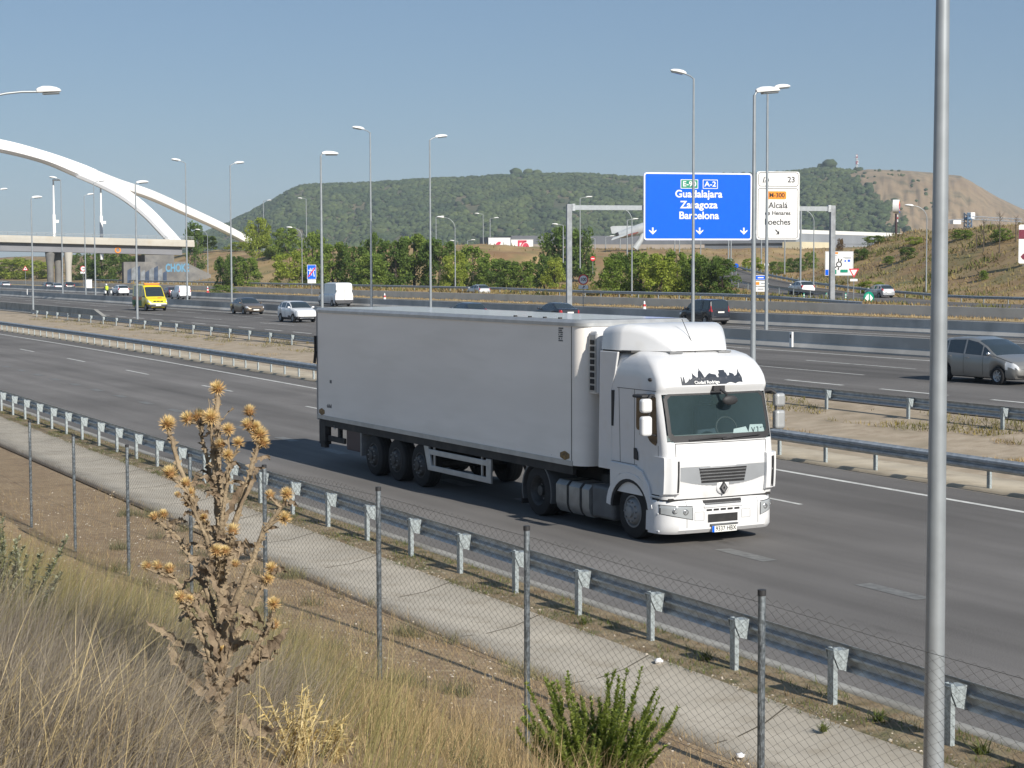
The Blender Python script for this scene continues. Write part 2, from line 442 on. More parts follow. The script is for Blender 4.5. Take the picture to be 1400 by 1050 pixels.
# ------------------------------------------------------------------ crash barriers
def jersey(name, label, x, y0, y1, prof, material, xf=None, zf=None, taper=None, cat='barrier'):
    """prof: (offset, z) outline from near foot over the top to the far foot; real concrete poured in one length"""
    mb = MB(); yy = ys(y0, y1, 3.0); rings = []
    for q in yy:
        k = taper(q) if taper else 1.0
        X = xf(q) if xf else bx(x, q); Z = zf(q) if zf else rz(x)
        rings.append([(X + a, q, Z + b * k - (.03 if b == 0 else 0)) for a, b in prof])
    mb.loft(rings, closed=False)
    mb.add(rings[0], [tuple(range(len(prof)))[::-1]]); mb.add(rings[-1], [tuple(range(len(prof)))])
    o = mb.build(name, material); return tag(o, label, cat)
JP = [(-.32, 0), (-.32, .08), (-.13, .34), (-.09, .83), (.09, .83), (.13, .34), (.32, .08), (.32, 0)]
jersey('concrete_barrier', 'dark grey concrete barrier wall right behind the main carriageway, nearest of the long ones', 53.4, YA, 700, [(a, b) for a, b in JP], M['jersey'])
jersey('concrete_barrier', 'long grey concrete barrier wall between the second carriageway and the gantry road', 72.2, YA, 700, [(a, b) for a, b in JP], M['jersey'])
jersey('retaining_wall', 'pale grey low concrete wall in front of the far embankment and trees', 96.2, YA, 620, [(-.12, 0), (-.12, .86), (.14, .86), (.14, 0)], M['jersey_light'], cat='wall')
jersey('concrete_barrier', 'short concrete barrier with sloping tapered end beside the gravel median', 36.4, 152, 430, [(-.34, 0), (-.34, .1), (-.2, .4), (-.16, 1.0), (.16, 1.0), (.2, .4), (.34, .1), (.34, 0)], M['conc'],
       xf=lambda q: bx(36.0, q) + 1.0 - 3.0 * 0, zf=lambda q: .45, taper=lambda q: smooth(151, 158, q) * .95 + .05)

def wprof(sgn):   # W-beam section, sgn: towards the traffic
    p = [(0, .0), (.02, .03), (.075, .055), (.08, .085), (.075, .115), (.01, .14), (.005, .155), (.01, .17), (.075, .195), (.08, .225), (.075, .255), (.02, .28), (0, .31)]
    return [(a * sgn, b) for a, b in p] + [((a - .006) * sgn, b) for a, b in p[::-1]]
def guardrail(label, pos, y0, y1, step, sgn, first, hgt=.72, postw=.11, gap=.18, material=None, spacer=True):
    """pos(y) -> point on the ground under the posts; every post is a part"""
    c = pos((y0 + y1) / 2)
    root = empty('guardrail', c, 0, label, 'guardrail', None)
    R = lambda p: Vector(p) - c
    yy = ys(y0, y1, 2.0); rings = []
    pr = wprof(sgn)
    for q in yy:
        p = pos(q); rings.append([R((p.x + sgn * gap + a, q, p.z + hgt - .31 + b)) for a, b in pr])
    mb = MB(); mb.loft(rings, smooth=False); mb.build('beam', material or M['galv_dull'], root, angle=50)
    pm = None; q = first
    while q <= y1:
        p = pos(q)
        if pm is None:
            mb = MB(); h = hgt - .02; w_ = postw / 2
            mb.box((-.03, -w_, -.25), (.03, -w_ + .008, h)); mb.box((-.03, w_ - .008, -.25), (.03, w_, h)); mb.box((-.03, -w_ + .008, -.25), (-.022, w_ - .008, h))
            pm = mb.build('post', M['galv_post'], root)
            pm.location = R(p)
            if spacer:
                sb = MB(); s = sgn
                t = .05
                pts = [(-.045 * s, -.075, h - .03), ((gap - .01) * s, -.075, h - .03), ((gap - .03) * s, -.075, h - .28), (.035 * s, -.075, h - .24), (-.03 * s, -.075, h - .10)]
                sb.prism(pts, (0, .006, 0)); sb.prism([(a, .072, b) for a, _, b in pts], (0, .006, 0))
                sb.box((min(-.045 * s, (gap - .01) * s), -.076, h - .03), (max(-.045 * s, (gap - .01) * s), .079, h - .022))
                so_ = sb.build('spacer', M['galv_post'], pm)
        else:
            k = dup(pm, root); k.location = R(p)
        q += step
    return root
guardrail('weathered steel guardrail nearest the grassy bank, on close-set grey posts along the concrete drain', lambda q: Vector((bx(12.42, q), q, .02)), 6, 92, 2.0, 1, 10.6, hgt=.70)
guardrail('steel guardrail past the far edge line of the lorry road, seen from the front', lambda q: Vector((bx(27.75, q), q, .03)), 14, 190, 2.05, -1, 15.0, hgt=.72, postw=.10)
guardrail('steel guardrail on widely spaced posts between gravel median and main carriageway', lambda q: Vector((bx(34.7, q), q, .40)), 14, 175, 4.15, 1, 18.1, hgt=.70, gap=.16)
guardrail('long thin guardrail on top of the pale retaining wall, before the roadside trees', lambda q: Vector((97.3 + 6 * smooth(170, 215, q), q, 1.65 if q > 150 else 1.0 + .65 * smooth(112, 150, q))), 126, 420, 4.0, -1, 128, hgt=.75, spacer=False)

# ------------------------------------------------------------------ exit road climbing to the far right
def ribbon(name, off0, off1, dz, material, skirt=.5):
    yy = list(np.linspace(-80, 300, 70)); vs = []
    for q in yy:
        x, z = ex(q); xa, _ = ex(q - 4); xb, _ = ex(q + 4); d = Vector((xb - xa, 8)).normalized(); n = Vector((d.y, -d.x))
        for o_ in (off0, off1): vs.append((x + n.x * o_, q + n.y * o_, z + dz))
        vs[-2:-2] = [(x + n.x * (off0 - 3), q + n.y * (off0 - .5), z + dz - skirt)]; vs.append((x + n.x * (off1 + 4), q + n.y * (off1 + .5), z + dz - skirt))
    fs = [(j * 4 + i, j * 4 + i + 1, (j + 1) * 4 + i + 1, (j + 1) * 4 + i) for j in range(len(yy) - 1) for i in range(3)]
    mi = [1, 0, 1] * (len(yy) - 1)
    return tag(fast_mesh(name, vs, fs, [material, M['field']], mi=mi), kind='structure')
ribbon('exit_road', -5.5, 4.5, .06, M['asphalt_far'])
def exoff(q, o_):
    x, z = ex(q); xa, _ = ex(q - 4); xb, _ = ex(q + 4); d = Vector((xb - xa, 8)).normalized()
    return Vector((x + d.y * o_, q - d.x * o_, z + .05))
guardrail('guardrail climbing along the outer edge of the exit road, behind the silver hatchback', lambda q: exoff(q, 5.0), 20, 262, 4.0, -1, 22, hgt=.75, spacer=False)
guardrail('short guardrail along the inner edge of the climbing exit road, ahead of the white crossover', lambda q: exoff(q, -5.6), 158, 256, 4.0, 1, 160, hgt=.75, spacer=False)

# ------------------------------------------------------------------ chain-link fence
FX = 7.15
def fz(y): return bank_z(FX, y) - .02
def fence():
    root = empty('chain_link_fence', (FX, 18, fz(18)), 0, 'wire mesh fence on thin steel posts across the foot of the near bank', 'fence')
    c = Vector((FX, 18, fz(18)))
    H_ = 1.98
    posts = [3.6, 7.0, 10.37, 13.94, 17.3, 20.9, 24.0, 27.3, 30.8, 34.3, 37.7, 41.1, 44.5]
    pm = None
    for q in posts:
        p = Vector((FX, q, fz(q))) - c
        if pm is None:
            mb = MB(); mb.tube([(0, 0, -.4), (0, 0, H_ + .04)], .026, 12)
            pm = mb.build('post', M['fence_post'], root); cp = MB(); cp.tube([(0, 0, H_ + .03), (0, 0, H_ + .07)], .030, 12); cp.build('post_cap', M['dark'], pm)
        else: pm2 = dup(pm, root); pm2.location = p; continue
        pm.location = p
    # mesh: zigzag wires, each one bent through the height and woven into the next
    cell = .062; hh = .066; y0, y1 = 4.2, 44.5; n = int((y1 - y0) / cell); rows = int((H_ - .03) / (hh / 2) / 1)
    ph = np.array([(0.0, 0.0)]); r = .0017
    vs = []; fs = []
    off = np.array([[r, 0, 0], [-r * .5, r * .87, 0], [-r * .5, -r * .87, 0]]) * 1.0
    kk = np.arange(rows + 1)
    base = 0
    for i in range(n):
        yc = y0 + (i + .5) * cell
        zig = np.where(kk % 2 == 0, -1, 1) * (cell * .5) * (1 if i % 2 == 0 else -1)
        sag = .012 * np.sin(yc * 2.1) + .02 * np.sin(yc * .7)
        yy = yc + zig + .006 * np.sin(kk * .5 + yc * 3); zz = fz(yc) - c.z + .03 + kk * (hh / 2) + sag * (kk / rows)
        xx = .026 + .003 * np.where(kk % 2 == 0, 1, -1) + .01 * np.sin(yc * 1.7 + kk * .12)
        P = np.stack([xx, yy - c.y, zz], 1)
        V_ = (P[:, None, :] + off[None]).reshape(-1, 3); vs.append(V_)
        a = base + np.arange(rows)[:, None] * 3 + np.array([0, 1, 2])[None]; b = base + np.arange(rows)[:, None] * 3 + np.array([1, 2, 0])[None]
        fs.append(np.stack([a, b, b + 3, a + 3], -1).reshape(-1, 4)); base += len(V_)
    fast_mesh('wire_mesh', np.concatenate(vs), np.concatenate(fs), M['wire'], root)
    for hz in (.72, H_ - .03):
        mb = MB(); pts = []
        for a, b in zip(posts, posts[1:]):
            for t in np.linspace(0, 1, 6, endpoint=False):
                q = a + (b - a) * t; pts.append(Vector((FX + .028, q, fz(q) + hz - .01 * sin(pi * t))) - c)
        mb.tube(pts, .0019, 4); mb.build('tension_wire', M['wire'], root)
M['fence_post'] = mat('fence_post_steel', (.22, .25, .27), .5, .5, var=.35, scale=30, lo=.4, hi=.6)
M['wire'] = mat('fence_wire', (.16, .155, .14), .55, .5, var=.2)
fence()
# ================================================================== FAR THINGS
# ------------------------------------------------------------------ hill
SKY_ = [(-600, 372), (-200, 358), (150, 345), (250, 331), (300, 312), (345, 291), (400, 262), (412, 257), (440, 254), (480, 254), (560, 249), (620, 247), (690, 243), (790, 241), (870, 246), (960, 244), (1060, 241), (1095, 238), (1130, 234.5), (1165, 237), (1185, 234), (1240, 236), (1283, 240), (1312, 244), (1330, 254), (1360, 271), (1400, 290), (1500, 318), (1700, 340), (2100, 366)]
RID = [(-600, 3300), (200, 2900), (400, 2500), (900, 2350), (1200, 2150), (1320, 2200), (1500, 2500), (2100, 3000)]
def hill_pt(px, t):
    """t 0 foot .. 1 ridge .. 1.5 far back"""
    R_ = lerp(RID, px); D = 1250 + (R_ - 1250) * min(t, 1) + (t - 1) * 900 * (t > 1)
    zr = CAMH + R_ * (364.5 - lerp(SKY_, px)) / FPX
    if t <= 1: k = .06 * t + .94 * (smooth(.08, 1.03, t) ** 1.15) / (smooth(.08, 1.03, 1.0) ** 1.15)
    else: k = 1 - .25 * (t - 1)
    d = ray(px, 364.5) ; d = Vector((d.x, d.y, 0)); d *= D / d.dot(_fh)
    g = vnoise(px, t * 100, 55, 2) * .6 + vnoise(px, t * 170, 19, 8) * .35 + vnoise(px * .9, t * 60, 140, 4) * .8
    if px > 1120: g += .45 * (.9 * vnoise(px * 1.1 + t * 60, t * 45, 9, 3) + .5 * vnoise(px * 1.7, t * 80, 5, 12)) * smooth(1120, 1230, px)
    z = zr * k + g * 7.0 * sin(pi * min(1, t)) - 3 * (1 - k)
    return Vector((d.x, d.y, z))
def bare_edge(px, t):   # where the wood gives way to dry slope
    e = 1158 + 95 * smooth(1.0, .25, t) + 24 * vnoise(px, t * 200, 23, 6) + 16 * vnoise(px * 2, t * 330, 17, 2)
    return px - e
hp = list(np.linspace(-600, 1080, 150)) + list(np.linspace(1090, 1500, 150)) + list(np.linspace(1520, 2100, 40)); ht = list(np.linspace(0, 1, 64)) + [1.15, 1.5]
V = [hill_pt(a, t) for t in ht for a in hp]; n_ = len(hp); Fq = []; Fm = []
for j in range(len(ht) - 1):
    for i in range(n_ - 1):
        a = j * n_ + i; Fq.append((a, a + 1, a + n_ + 1, a + n_))
        Fm.append(1 if bare_edge(hp[i], ht[j]) > 0 else 0)
M['hill_green'] = mat('hill_scrub', (.055, .066, .028), .95, col2=(.15, .125, .065), scale=.012, dirt=(.22, .165, .095), dscale=.02, world=True, lo=.4, hi=.62)
M['hill_bare'] = mat('hill_dry_slope', (.225, .155, .09), .95, col2=(.32, .235, .14), scale=.012, dirt=(.15, .125, .07), dscale=.035, stretch=(1, 1, .45), world=True, bump=1, bscale=.04, detail=7)
tag(fast_mesh('hill', V, Fq, [M['hill_green'], M['hill_bare']], mi=Fm, smooth=True), kind='structure')

def ico():
    p = (1 + 5 ** .5) / 2
    v = np.array([(-1, p, 0), (1, p, 0), (-1, -p, 0), (1, -p, 0), (0, -1, p), (0, 1, p), (0, -1, -p), (0, 1, -p), (p, 0, -1), (p, 0, 1), (-p, 0, -1), (-p, 0, 1)], float) / sqrt(1 + p * p)
    f = [(0, 11, 5), (0, 5, 1), (0, 1, 7), (0, 7, 10), (0, 10, 11), (1, 5, 9), (5, 11, 4), (11, 10, 2), (10, 7, 6), (7, 1, 8), (3, 9, 4), (3, 4, 2), (3, 2, 6), (3, 6, 8), (3, 8, 9), (4, 9, 5), (2, 4, 11), (6, 2, 10), (8, 6, 7), (9, 8, 1)]
    return v, np.array(f)
def subdiv(v, f):
    v = [tuple(q) for q in v]; c = {}; out = []
    def mid(a, b):
        k = (min(a, b), max(a, b))
        if k not in c:
            q = (np.array(v[a]) + np.array(v[b])) / 2; q /= np.linalg.norm(q); c[k] = len(v); v.append(tuple(q))
        return c[k]
    for a, b, d in f:
        x, y, z = mid(a, b), mid(b, d), mid(d, a); out += [(a, x, z), (b, y, x), (d, z, y), (x, y, z)]
    return np.array(v), np.array(out)
ICO1 = subdiv(*ico())
M['wood'] = mat('hill_pine_foliage', (.030, .050, .018), .95, col2=(.070, .090, .030), scale=.02, world=True, island=.35)
def forest():
    v0, f0 = ICO1; vs = []; fs = []; b = 0; k = 0
    while k < 24000:
        px = RNG.uniform(225, 1290); t = RNG.beta(1.6, 1.15)
        e = bare_edge(px, t)
        if e > 0 and (RNG.random() > (.10 * exp(-e / 45) + .02 * (e < 110)) * (vnoise(px, t * 210, 22, 31) > .15)): continue
        clear = vnoise(px, t * 260, 30, 9)
        if e <= 0 and clear > .5 and RNG.random() < .9: continue
        p = hill_pt(px, t * .995)
        s = RNG.uniform(1.4, 3.4) * (1.15 if e < 0 else .7)
        q = v0 * np.array([s, s, s * RNG.uniform(.65, .95)]) * RNG.uniform(.8, 1.2, (len(v0), 1))
        vs.append(q + np.array([p.x, p.y, p.z + s * .35])); fs.append(f0 + b); b += len(v0); k += 1
    tag(fast_mesh('forest', np.concatenate(vs), np.concatenate(fs), M['wood']), 'dense pine wood covering the green side of the long flat-topped hill', 'wood', kind='stuff')
forest()
for i, (px, dy, s) in enumerate([(706, 2, 7), (722, 1, 6), (735, 2, 5.5), (1134, 2, 8), (1122, 3, 5)]):
    R_ = lerp(RID, px); p = hill_pt(px, 1.0)
    root = empty('pine_tree', p, 0, ['low round pine standing on the hill skyline, leftmost of the small row above the billboards', 'small round pine on the hill skyline, middle of the row above the billboards', 'small pine on the hill skyline at the right end of the row of three', 'rounded dark pine on the skyline just left of the red and white mast', 'small dark shrub-like pine on the skyline beside the rounded one'][i], 'tree')
    v0, f0 = ICO1; q = v0 * np.array([s * 1.2, s * 1.2, s * .8]) * RNG.uniform(.8, 1.15, (len(v0), 1)) + np.array([0, 0, s * .9])
    fast_mesh('crown', q, f0, M['wood'], root); mb = MB(); mb.tube([(0, 0, -2), (0, 0, s * .7)], .5, 6); mb.build('trunk', M['dark'], root)

# ------------------------------------------------------------------ road bridge with white arch
M['bridge_pale'] = mat('bridge_pale_concrete', (.47, .45, .40), .8, var=.06, scale=.2, dirt=(.44, .40, .33), dscale=.5, world=True)
M['bridge_steel'] = mat('bridge_girder_steel', (.20, .205, .225), .6, var=.08, scale=.2, world=True)
M['arch_white'] = mat('arch_white_paint', (.80, .80, .80), .5, var=.02)
M['grey_conc'] = mat('grey_concrete', (.19, .185, .175), .85, var=.2, scale=.25, dirt=(.10, .105, .115), dscale=.4, world=True)
YBR = 392.0
def bridge():
    root = empty('road_bridge', (95, YBR, .9), 0, 'pale concrete road bridge crossing over the motorway below the white arch', 'bridge')
    c = Vector((95, YBR, .9)); W_ = 9.0
    def dz(x): return 8.72 - .022 * (x - 75)     # underside height
    xa, xb = 20, 118.5
    def slab(name, z0, z1, ya, yb, m_, x0=xa, x1=xb):
        mb = MB(); vs = []
        for x in (x0, x1):
            for yy, z in ((ya, z0), (yb, z0), (yb, z1), (ya, z1)): vs.append(Vector((x, YBR + yy, dz(x) + z)) - c)
        mb.add(vs, [(0, 1, 2, 3), (7, 6, 5, 4), (0, 4, 5, 1), (1, 5, 6, 2), (2, 6, 7, 3), (3, 7, 4, 0)]); return mb.build(name, m_, root)
    slab('girder', 0, 1.75, .9, W_ - .9, M['bridge_steel'], x1=116)
    slab('deck', 1.75, 2.35, 0, W_, M['bridge_pale'])
    slab('parapet', 2.35, 3.35, .0, .25, M['bridge_pale']); slab('parapet', 2.35, 3.35, W_ - .25, W_, M['bridge_pale'])
    slab('fascia', 1.85, 2.9, -.25, -.01, M['bridge_pale'])
    mb = MB()
    for z in (3.75, 4.05):
        mb.tube([Vector((x, YBR + .15, dz(x) + z)) - c for x in (xa, xb)], .05, 6)
    x = xa
    while x < xb: mb.tube([Vector((x, YBR + .15, dz(x) + 3.3)) - c, Vector((x, YBR + .15, dz(x) + 4.05)) - c], .045, 5); x += 2.0
    mb.build('railing', M['galv'], root)
    for px, yy, mt_, r_ in ((69, 2.0, M['grey_conc'], .72), (80, 4.5, M['grey_conc'], .72), (94, 1.5, M['bridge_pale'], .66)):  # deck shade put into two columns' colour; the sunlit one is pale
        p = yp(px, 388, YBR + yy) - c
        mb = MB(); top = dz(p.x + c.x) - c.z + .02
        mb.lathe([(r_, -1.0), (r_, top - 3.6), (r_ * 1.1, top - 2.6), (r_ * 1.35, top - 1.0), (r_ * 1.45, top - .1), (r_ * 1.45, top)], (p.x, p.y, 0), 'z', 14)
        mb.build('column', mt_, root)
    # abutment block and sloping wing wall
    a0 = yp(172, 390, YBR - 2.6).x; a1 = yp(198, 390, YBR + 1).x; a2 = yp(238, 390, YBR + 1).x
    mb = MB(); mb.box((a1 - c.x, .6, -1.2), (a2 - c.x, W_ - .6, dz(a2) - c.z - .04)); mb.build('abutment', M['grey_conc'], root)
    mb = MB(); mb.box((a0 - c.x, -2.0, -1.2), (112.6 - c.x, .55, 5.3)); mb.build('retaining_block', M['grey_conc'], root)
    mb = MB(); x1 = yp(262, 380, YBR - 3).x
    mb.prism([(a0 - c.x - .4, -2.6, -1.2), (x1 - c.x + 4.5, -2.6, -1.2), (x1 - c.x + 4.5, -2.6, 2.6), (x1 - c.x - 1.4, -2.6, 5.4), (a0 - c.x - .4, -2.6, 5.4)], (0, .55, 0)); ww = mb.build('wing_wall', M['grey_conc'], root)
    g = Vector((yp(242.5, 375, YBR - 2.6).x - c.x, -2.63, 4.0))
    text('CHOKE', 2.35, root, face_m(g, (1, 0, 0), (0, 0, 1)), M['graffiti'], 'graffiti', .012, .09, .66)
    mb = MB()
    for k in range(9):
        x = a0 - c.x + .3 + k * .98; h = 3.4 + 1.2 * RNG.random()
        mb.prism([(x, -2.62, .3), (x + .95, -2.62, .3 + .4 * RNG.random()), (x + .97, -2.62, h), (x + .1, -2.62, h - .5)], (0, .015, 0), k % 2)
    mb.build('graffiti', [M['graffiti_dark'], M['graffiti_grey']], root)
    mb = MB(); p = yp(162.5, 342, YBR) - c
    mb.lathe([(.42, 0), (.42, -.04), (.68, -.04), (.68, 0)], (p.x, .88, p.z), 'y', 20); mb.build('badge', M['sign_orange'], root)
M['graffiti'] = mat('graffiti_blue_paint', (.11, .28, .43), .7, var=.1)
M['graffiti_dark'] = mat('graffiti_navy_paint', (.045, .07, .12), .8, var=.3, scale=.8)
M['graffiti_grey'] = mat('graffiti_grey_paint', (.20, .22, .24), .8, var=.3, scale=.8)
bridge()

def arch():
    root = empty('bridge_arch', yp(60, 330, 440), 0, 'slender white steel arch over the bridge splitting into two legs', 'arch')
    c = root.location.copy()
    def pathp(pts):   # (px, py top, py bottom, along)
        out = []
        for px, a, b, Y in pts:
            A_, B_ = yp(px, a, Y), yp(px, b, Y); out.append(((A_ + B_) / 2 - c, (A_ - B_).length))
        return out
    def dense(pts, n=8):
        out = []
        for i in range(len(pts) - 1):
            p0, p1, p2, p3 = [np.array(pts[max(0, min(len(pts) - 1, i + k))], float) for k in (-1, 0, 1, 2)]
            for t in np.linspace(0, 1, n, endpoint=False):
                out.append(tuple(.5 * (2 * p1 + (p2 - p0) * t + (2 * p0 - 5 * p1 + 4 * p2 - p3) * t * t + (3 * p1 - p0 - 3 * p2 + p3) * t ** 3)))
        out.append(tuple(pts[-1])); return out
    def beam(name, pts, wd, cap):
        mb = MB(); rings = []; P = pathp(dense(pts))
        for i, (p, h) in enumerate(P):
            t = (P[min(i + 1, len(P) - 1)][0] - P[max(0, i - 1)][0]); t.y = 0; t.normalize()
            n = Vector((-t.z, 0, t.x)); hh = h / 2
            if n.z < 0: n = -n
            y = Vector((0, wd / 2, 0))
            k = .96
            rings.append([p + n * hh * k - y * .85, p + n * hh * .3 - y, p - n * hh * .55 - y * .95, p - n * hh * k - y * .45, p - n * hh * k + y * .45, p - n * hh * .55 + y * .95, p + n * hh * .3 + y, p + n * hh * k + y * .85])
        mb.loft(rings, closed=True, caps=True); return mb.build(name, M['arch_white'], root, angle=28)
    beam('spine', [(-330, 205, 226, 440), (-160, 182, 201, 440), (-60, 184, 201, 440), (0, 191, 208.5, 440), (60, 207, 223.5, 440), (105, 222.5, 242, 440), (128, 232, 250, 440)], 3.4, False)
    beam('leg', [(118, 228, 246, 440.5), (160, 244.5, 259, 444), (203, 259, 272.5, 449), (250, 280, 293, 455), (300, 303.5, 315.5, 461), (342, 326, 337, 466)], 2.4, True)
    beam('leg', [(108, 226, 244, 439), (140, 241, 258, 434), (170, 258, 274.5, 428), (200, 282, 298, 422), (225, 308, 324, 417), (246, 331, 347, 413)], 2.4, True)
arch()

# ------------------------------------------------------------------ warehouses and other buildings
M['shed_dark'] = mat('shed_dark_cladding', (.10, .11, .13), .6, var=.1, scale=.3, stretch=(1, 1, .05))
M['shed_brown'] = mat('shed_brown_wall', (.27, .235, .20), .8, var=.06, scale=.2)
M['shed_blue'] = mat('shed_grey_blue_cladding', (.24, .26, .29), .6, var=.08, scale=.2, stretch=(1, 1, .05))
M['cream'] = mat('cream_render', (.62, .56, .40), .8, var=.05, scale=.3)
def facade_box(root, c, px0, px1, ytop, ybot, D0, D1, thick):
    """a box whose front runs between two pixel columns at two depths"""
    A_, B_ = dp(px0, ybot, D0), dp(px1, ybot, D1); At, Bt = dp(px0, ytop, D0), dp(px1, ytop, D1)
    A_, B_ = A_ - c, B_ - c; n = Vector((-(B_ - A_).y, (B_ - A_).x, 0)).normalized() * thick
    z0 = min(A_.z, B_.z); z1 = (At.z + Bt.z) / 2 - c.z
    mb = MB(); q = [A_, B_, B_ + n, A_ + n]
    mb.add([Vector((p.x, p.y, z0)) for p in q] + [Vector((p.x, p.y, z1)) for p in q], [(0, 1, 5, 4), (1, 2, 6, 5), (2, 3, 7, 6), (3, 0, 4, 7), (4, 5, 6, 7)])
    return mb
def shed1():
    c = dp(900, 350, 640); root = empty('warehouse', c, 0, 'long low warehouse with dark upper band and brown wall behind the blue sign', 'building')
    facade_box(root, c, 700, 1094, 334, 356, 620, 650, 40).build('wall', M['shed_brown'], root)
    facade_box(root, c, 699, 1095, 322.5, 334, 619.6, 649.6, 41).build('roof_band', M['shed_dark'], root)
    for px in (1046, 1071, 985):
        facade_box(root, c, px, px + 2.6, 339, 344.5, 619 + (px - 700) * .076, 619.2 + (px - 700) * .076, 1).build('window', M['sign_black'], root)
    facade_box(root, c, 985, 1042, 343.5, 346, 640, 644, 1).build('loading_canopy', M['sign_black'], root)
shed1()
def shed2():
    c = dp(1160, 340, 470); root = empty('warehouse', c, 0, 'grey blue warehouse with white roof edge and window row above the embankment', 'building')
    facade_box(root, c, 1088, 1240, 319, 332, 440, 500, 30).build('roof_band', M['shed_blue'], root)
    facade_box(root, c, 1087.5, 1240.5, 316.6, 319, 439.6, 499.6, 31).build('roof_edge', M['white'], root)
    facade_box(root, c, 1089, 1239, 332, 352, 440.6, 500.6, 25).build('wall', M['shed_blue'], root)
    for k in range(13):
        px = 1116 + k * 8.6
        facade_box(root, c, px, px + 5.2, 326.6, 329.6, 439.5 + (px - 1088) * .395, 439.5 + (px + 5 - 1088) * .395, .3).build('window', M['sign_black'], root)
    facade_box(root, c, 1096, 1134, 331, 346, 436, 450, 5).build('annexe', M['cream'], root)
shed2()
for nm, px0, px1, a, b, D in (('low white shed far behind the embankment foot, between two lamp posts', 1053, 1092, 355.5, 361.5, 480), ('small white kiosk wall hidden among the roadside trees behind the blue sign', 974, 979, 346, 356, 500)):
    c = dp(px0, b, D); root = empty('shed', c, 0, nm, 'building')
    facade_box(root, c, px0, px1, a, b + 4, D, D - 3, 5).build('wall', M['cream'], root); facade_box(root, c, px0 - .5, px1 + .5, a - 1.2, a, D - .2, D - 3.2, 6).build('roof', M['white'], root)

def billboard(label, px0, px1, y0, y1, D, logo):
    c = dp((px0 + px1) / 2, 366, D); root = empty('billboard', c, 0, label, 'billboard')
    A_, B_ = dp(px0, y1, D), dp(px1, y1, D); At = dp(px0, y0, D); h = At.z - A_.z; w_ = (B_ - A_).length
    x = Vector((B_ - A_)); x.z = 0; x.normalize(); n = Vector((x.y, -x.x, 0)); o = A_ - c
    P = lambda u, v, d=0: o + x * (u * w_) + Vector((0, 0, v * h)) + n * d
    mb = MB(); mb.prism([P(0, 0), P(1, 0), P(1, 1), P(0, 1)], n * -.5); mb.build('panel', M['sign_white'], root)
    mb = MB()
    for u, v, u1, v1 in ((-.012, -.03, 1.012, 0), (-.012, 1, 1.012, 1.03), (-.012, 0, 0, 1), (1, 0, 1.012, 1)): mb.prism([P(u, v, .08), P(u1, v, .08), P(u1, v1, .08), P(u, v1, .08)], n * -.6)
    mb.build('frame', M['sign_back'], root)
    mb = MB()
    for u in (.2, .8): mb.tube([P(u, 0, -.25), P(u, -1.2, -.25)], .28, 8)
    mb.build('leg', M['galv_dull'], root)
    mb = MB()
    for poly in logo: mb.prism([P(u, v, .02) for u, v in poly], n * .03)
    mb.build('logo', M['billboard_red'], root)
    return root, P, n, x
M['billboard_red'] = mat('billboard_red', (.58, .05, .10), .5, var=.05)
def arcpoly(cu, cv, r0, r1, a0, a1, k=.6, n=8):
    a = [radians(a0 + (a1 - a0) * i / n) for i in range(n + 1)]
    return [(cu + r1 * cos(t) * k, cv + r1 * sin(t)) for t in a] + [(cu + r0 * cos(t) * k, cv + r0 * sin(t)) for t in a[::-1]]
def convex_parts(poly, n):   # ring sector to quads
    return [[poly[i], poly[i + 1], poly[2 * n - i], poly[2 * n + 1 - i]] for i in range(n)]
L1 = convex_parts(arcpoly(.5, .42, .15, .33, 70, 320), 8) + [[(.5, .30), (.66, .30), (.66, .46), (.5, .40)], [(.42, .52), (.5, .34), (.55, .36), (.50, .56)]]
billboard('white billboard with a red curled emblem, left of the pair over the trees', 668, 698, 325, 346, 420, L1)
L2 = [[(.30, .52), (.38, .52), (.38, .95), (.30, .95)], [(.38, .80), (.70, .84), (.70, .95), (.38, .95)]] + convex_parts(arcpoly(.70, .44, .40, .50, 95, 178), 8) + convex_parts(arcpoly(.66, .47, .12, .33, 0, 180, .5), 8) + [[(.50, .40), (.56, .40), (.58, .56), (.50, .56)], [(.62, .42), (.70, .42), (.70, .6), (.62, .56)]]
r2_, P2, n2, x2 = billboard('white billboard with a red square and arc emblem, right of the pair', 699, 729, 327.5, 350, 415, L2)
text('FITCO', 1.0, r2_, face_m(P2(.5, .26, .03), x2, (0, 0, 1)), M['sign_back'], 'lettering', .01, 0, 1.3) if False else None

# ------------------------------------------------------------------ masts, crane, restaurant sign, aircraft on a plinth
def lattice(mb, p0, p1, half, n, r):
    p0, p1 = Vector(p0), Vector(p1)
    t = (p1 - p0).normalized(); a = t.cross(Vector((0, 1, 0)) if abs(t.y) < .9 else Vector((1, 0, 0))).normalized(); b = t.cross(a)
    for s1, s2 in ((1, 1), (1, -1), (-1, -1), (-1, 1)): mb.tube([p0 + a * half * s1 + b * half * s2, p1 + a * half * s1 + b * half * s2], r, 4)
    for i in range(n):
        q0, q1 = p0.lerp(p1, i / n), p0.lerp(p1, (i + 1) / n)
        for k, (d1, d2) in enumerate((((1, 1), (1, -1)), ((1, -1), (-1, -1)), ((-1, -1), (-1, 1)), ((-1, 1), (1, 1)))):
            mb.tube([q0 + a * half * d1[0] + b * half * d1[1], q1 + a * half * d2[0] + b * half * d2[1]], r * .7, 3)
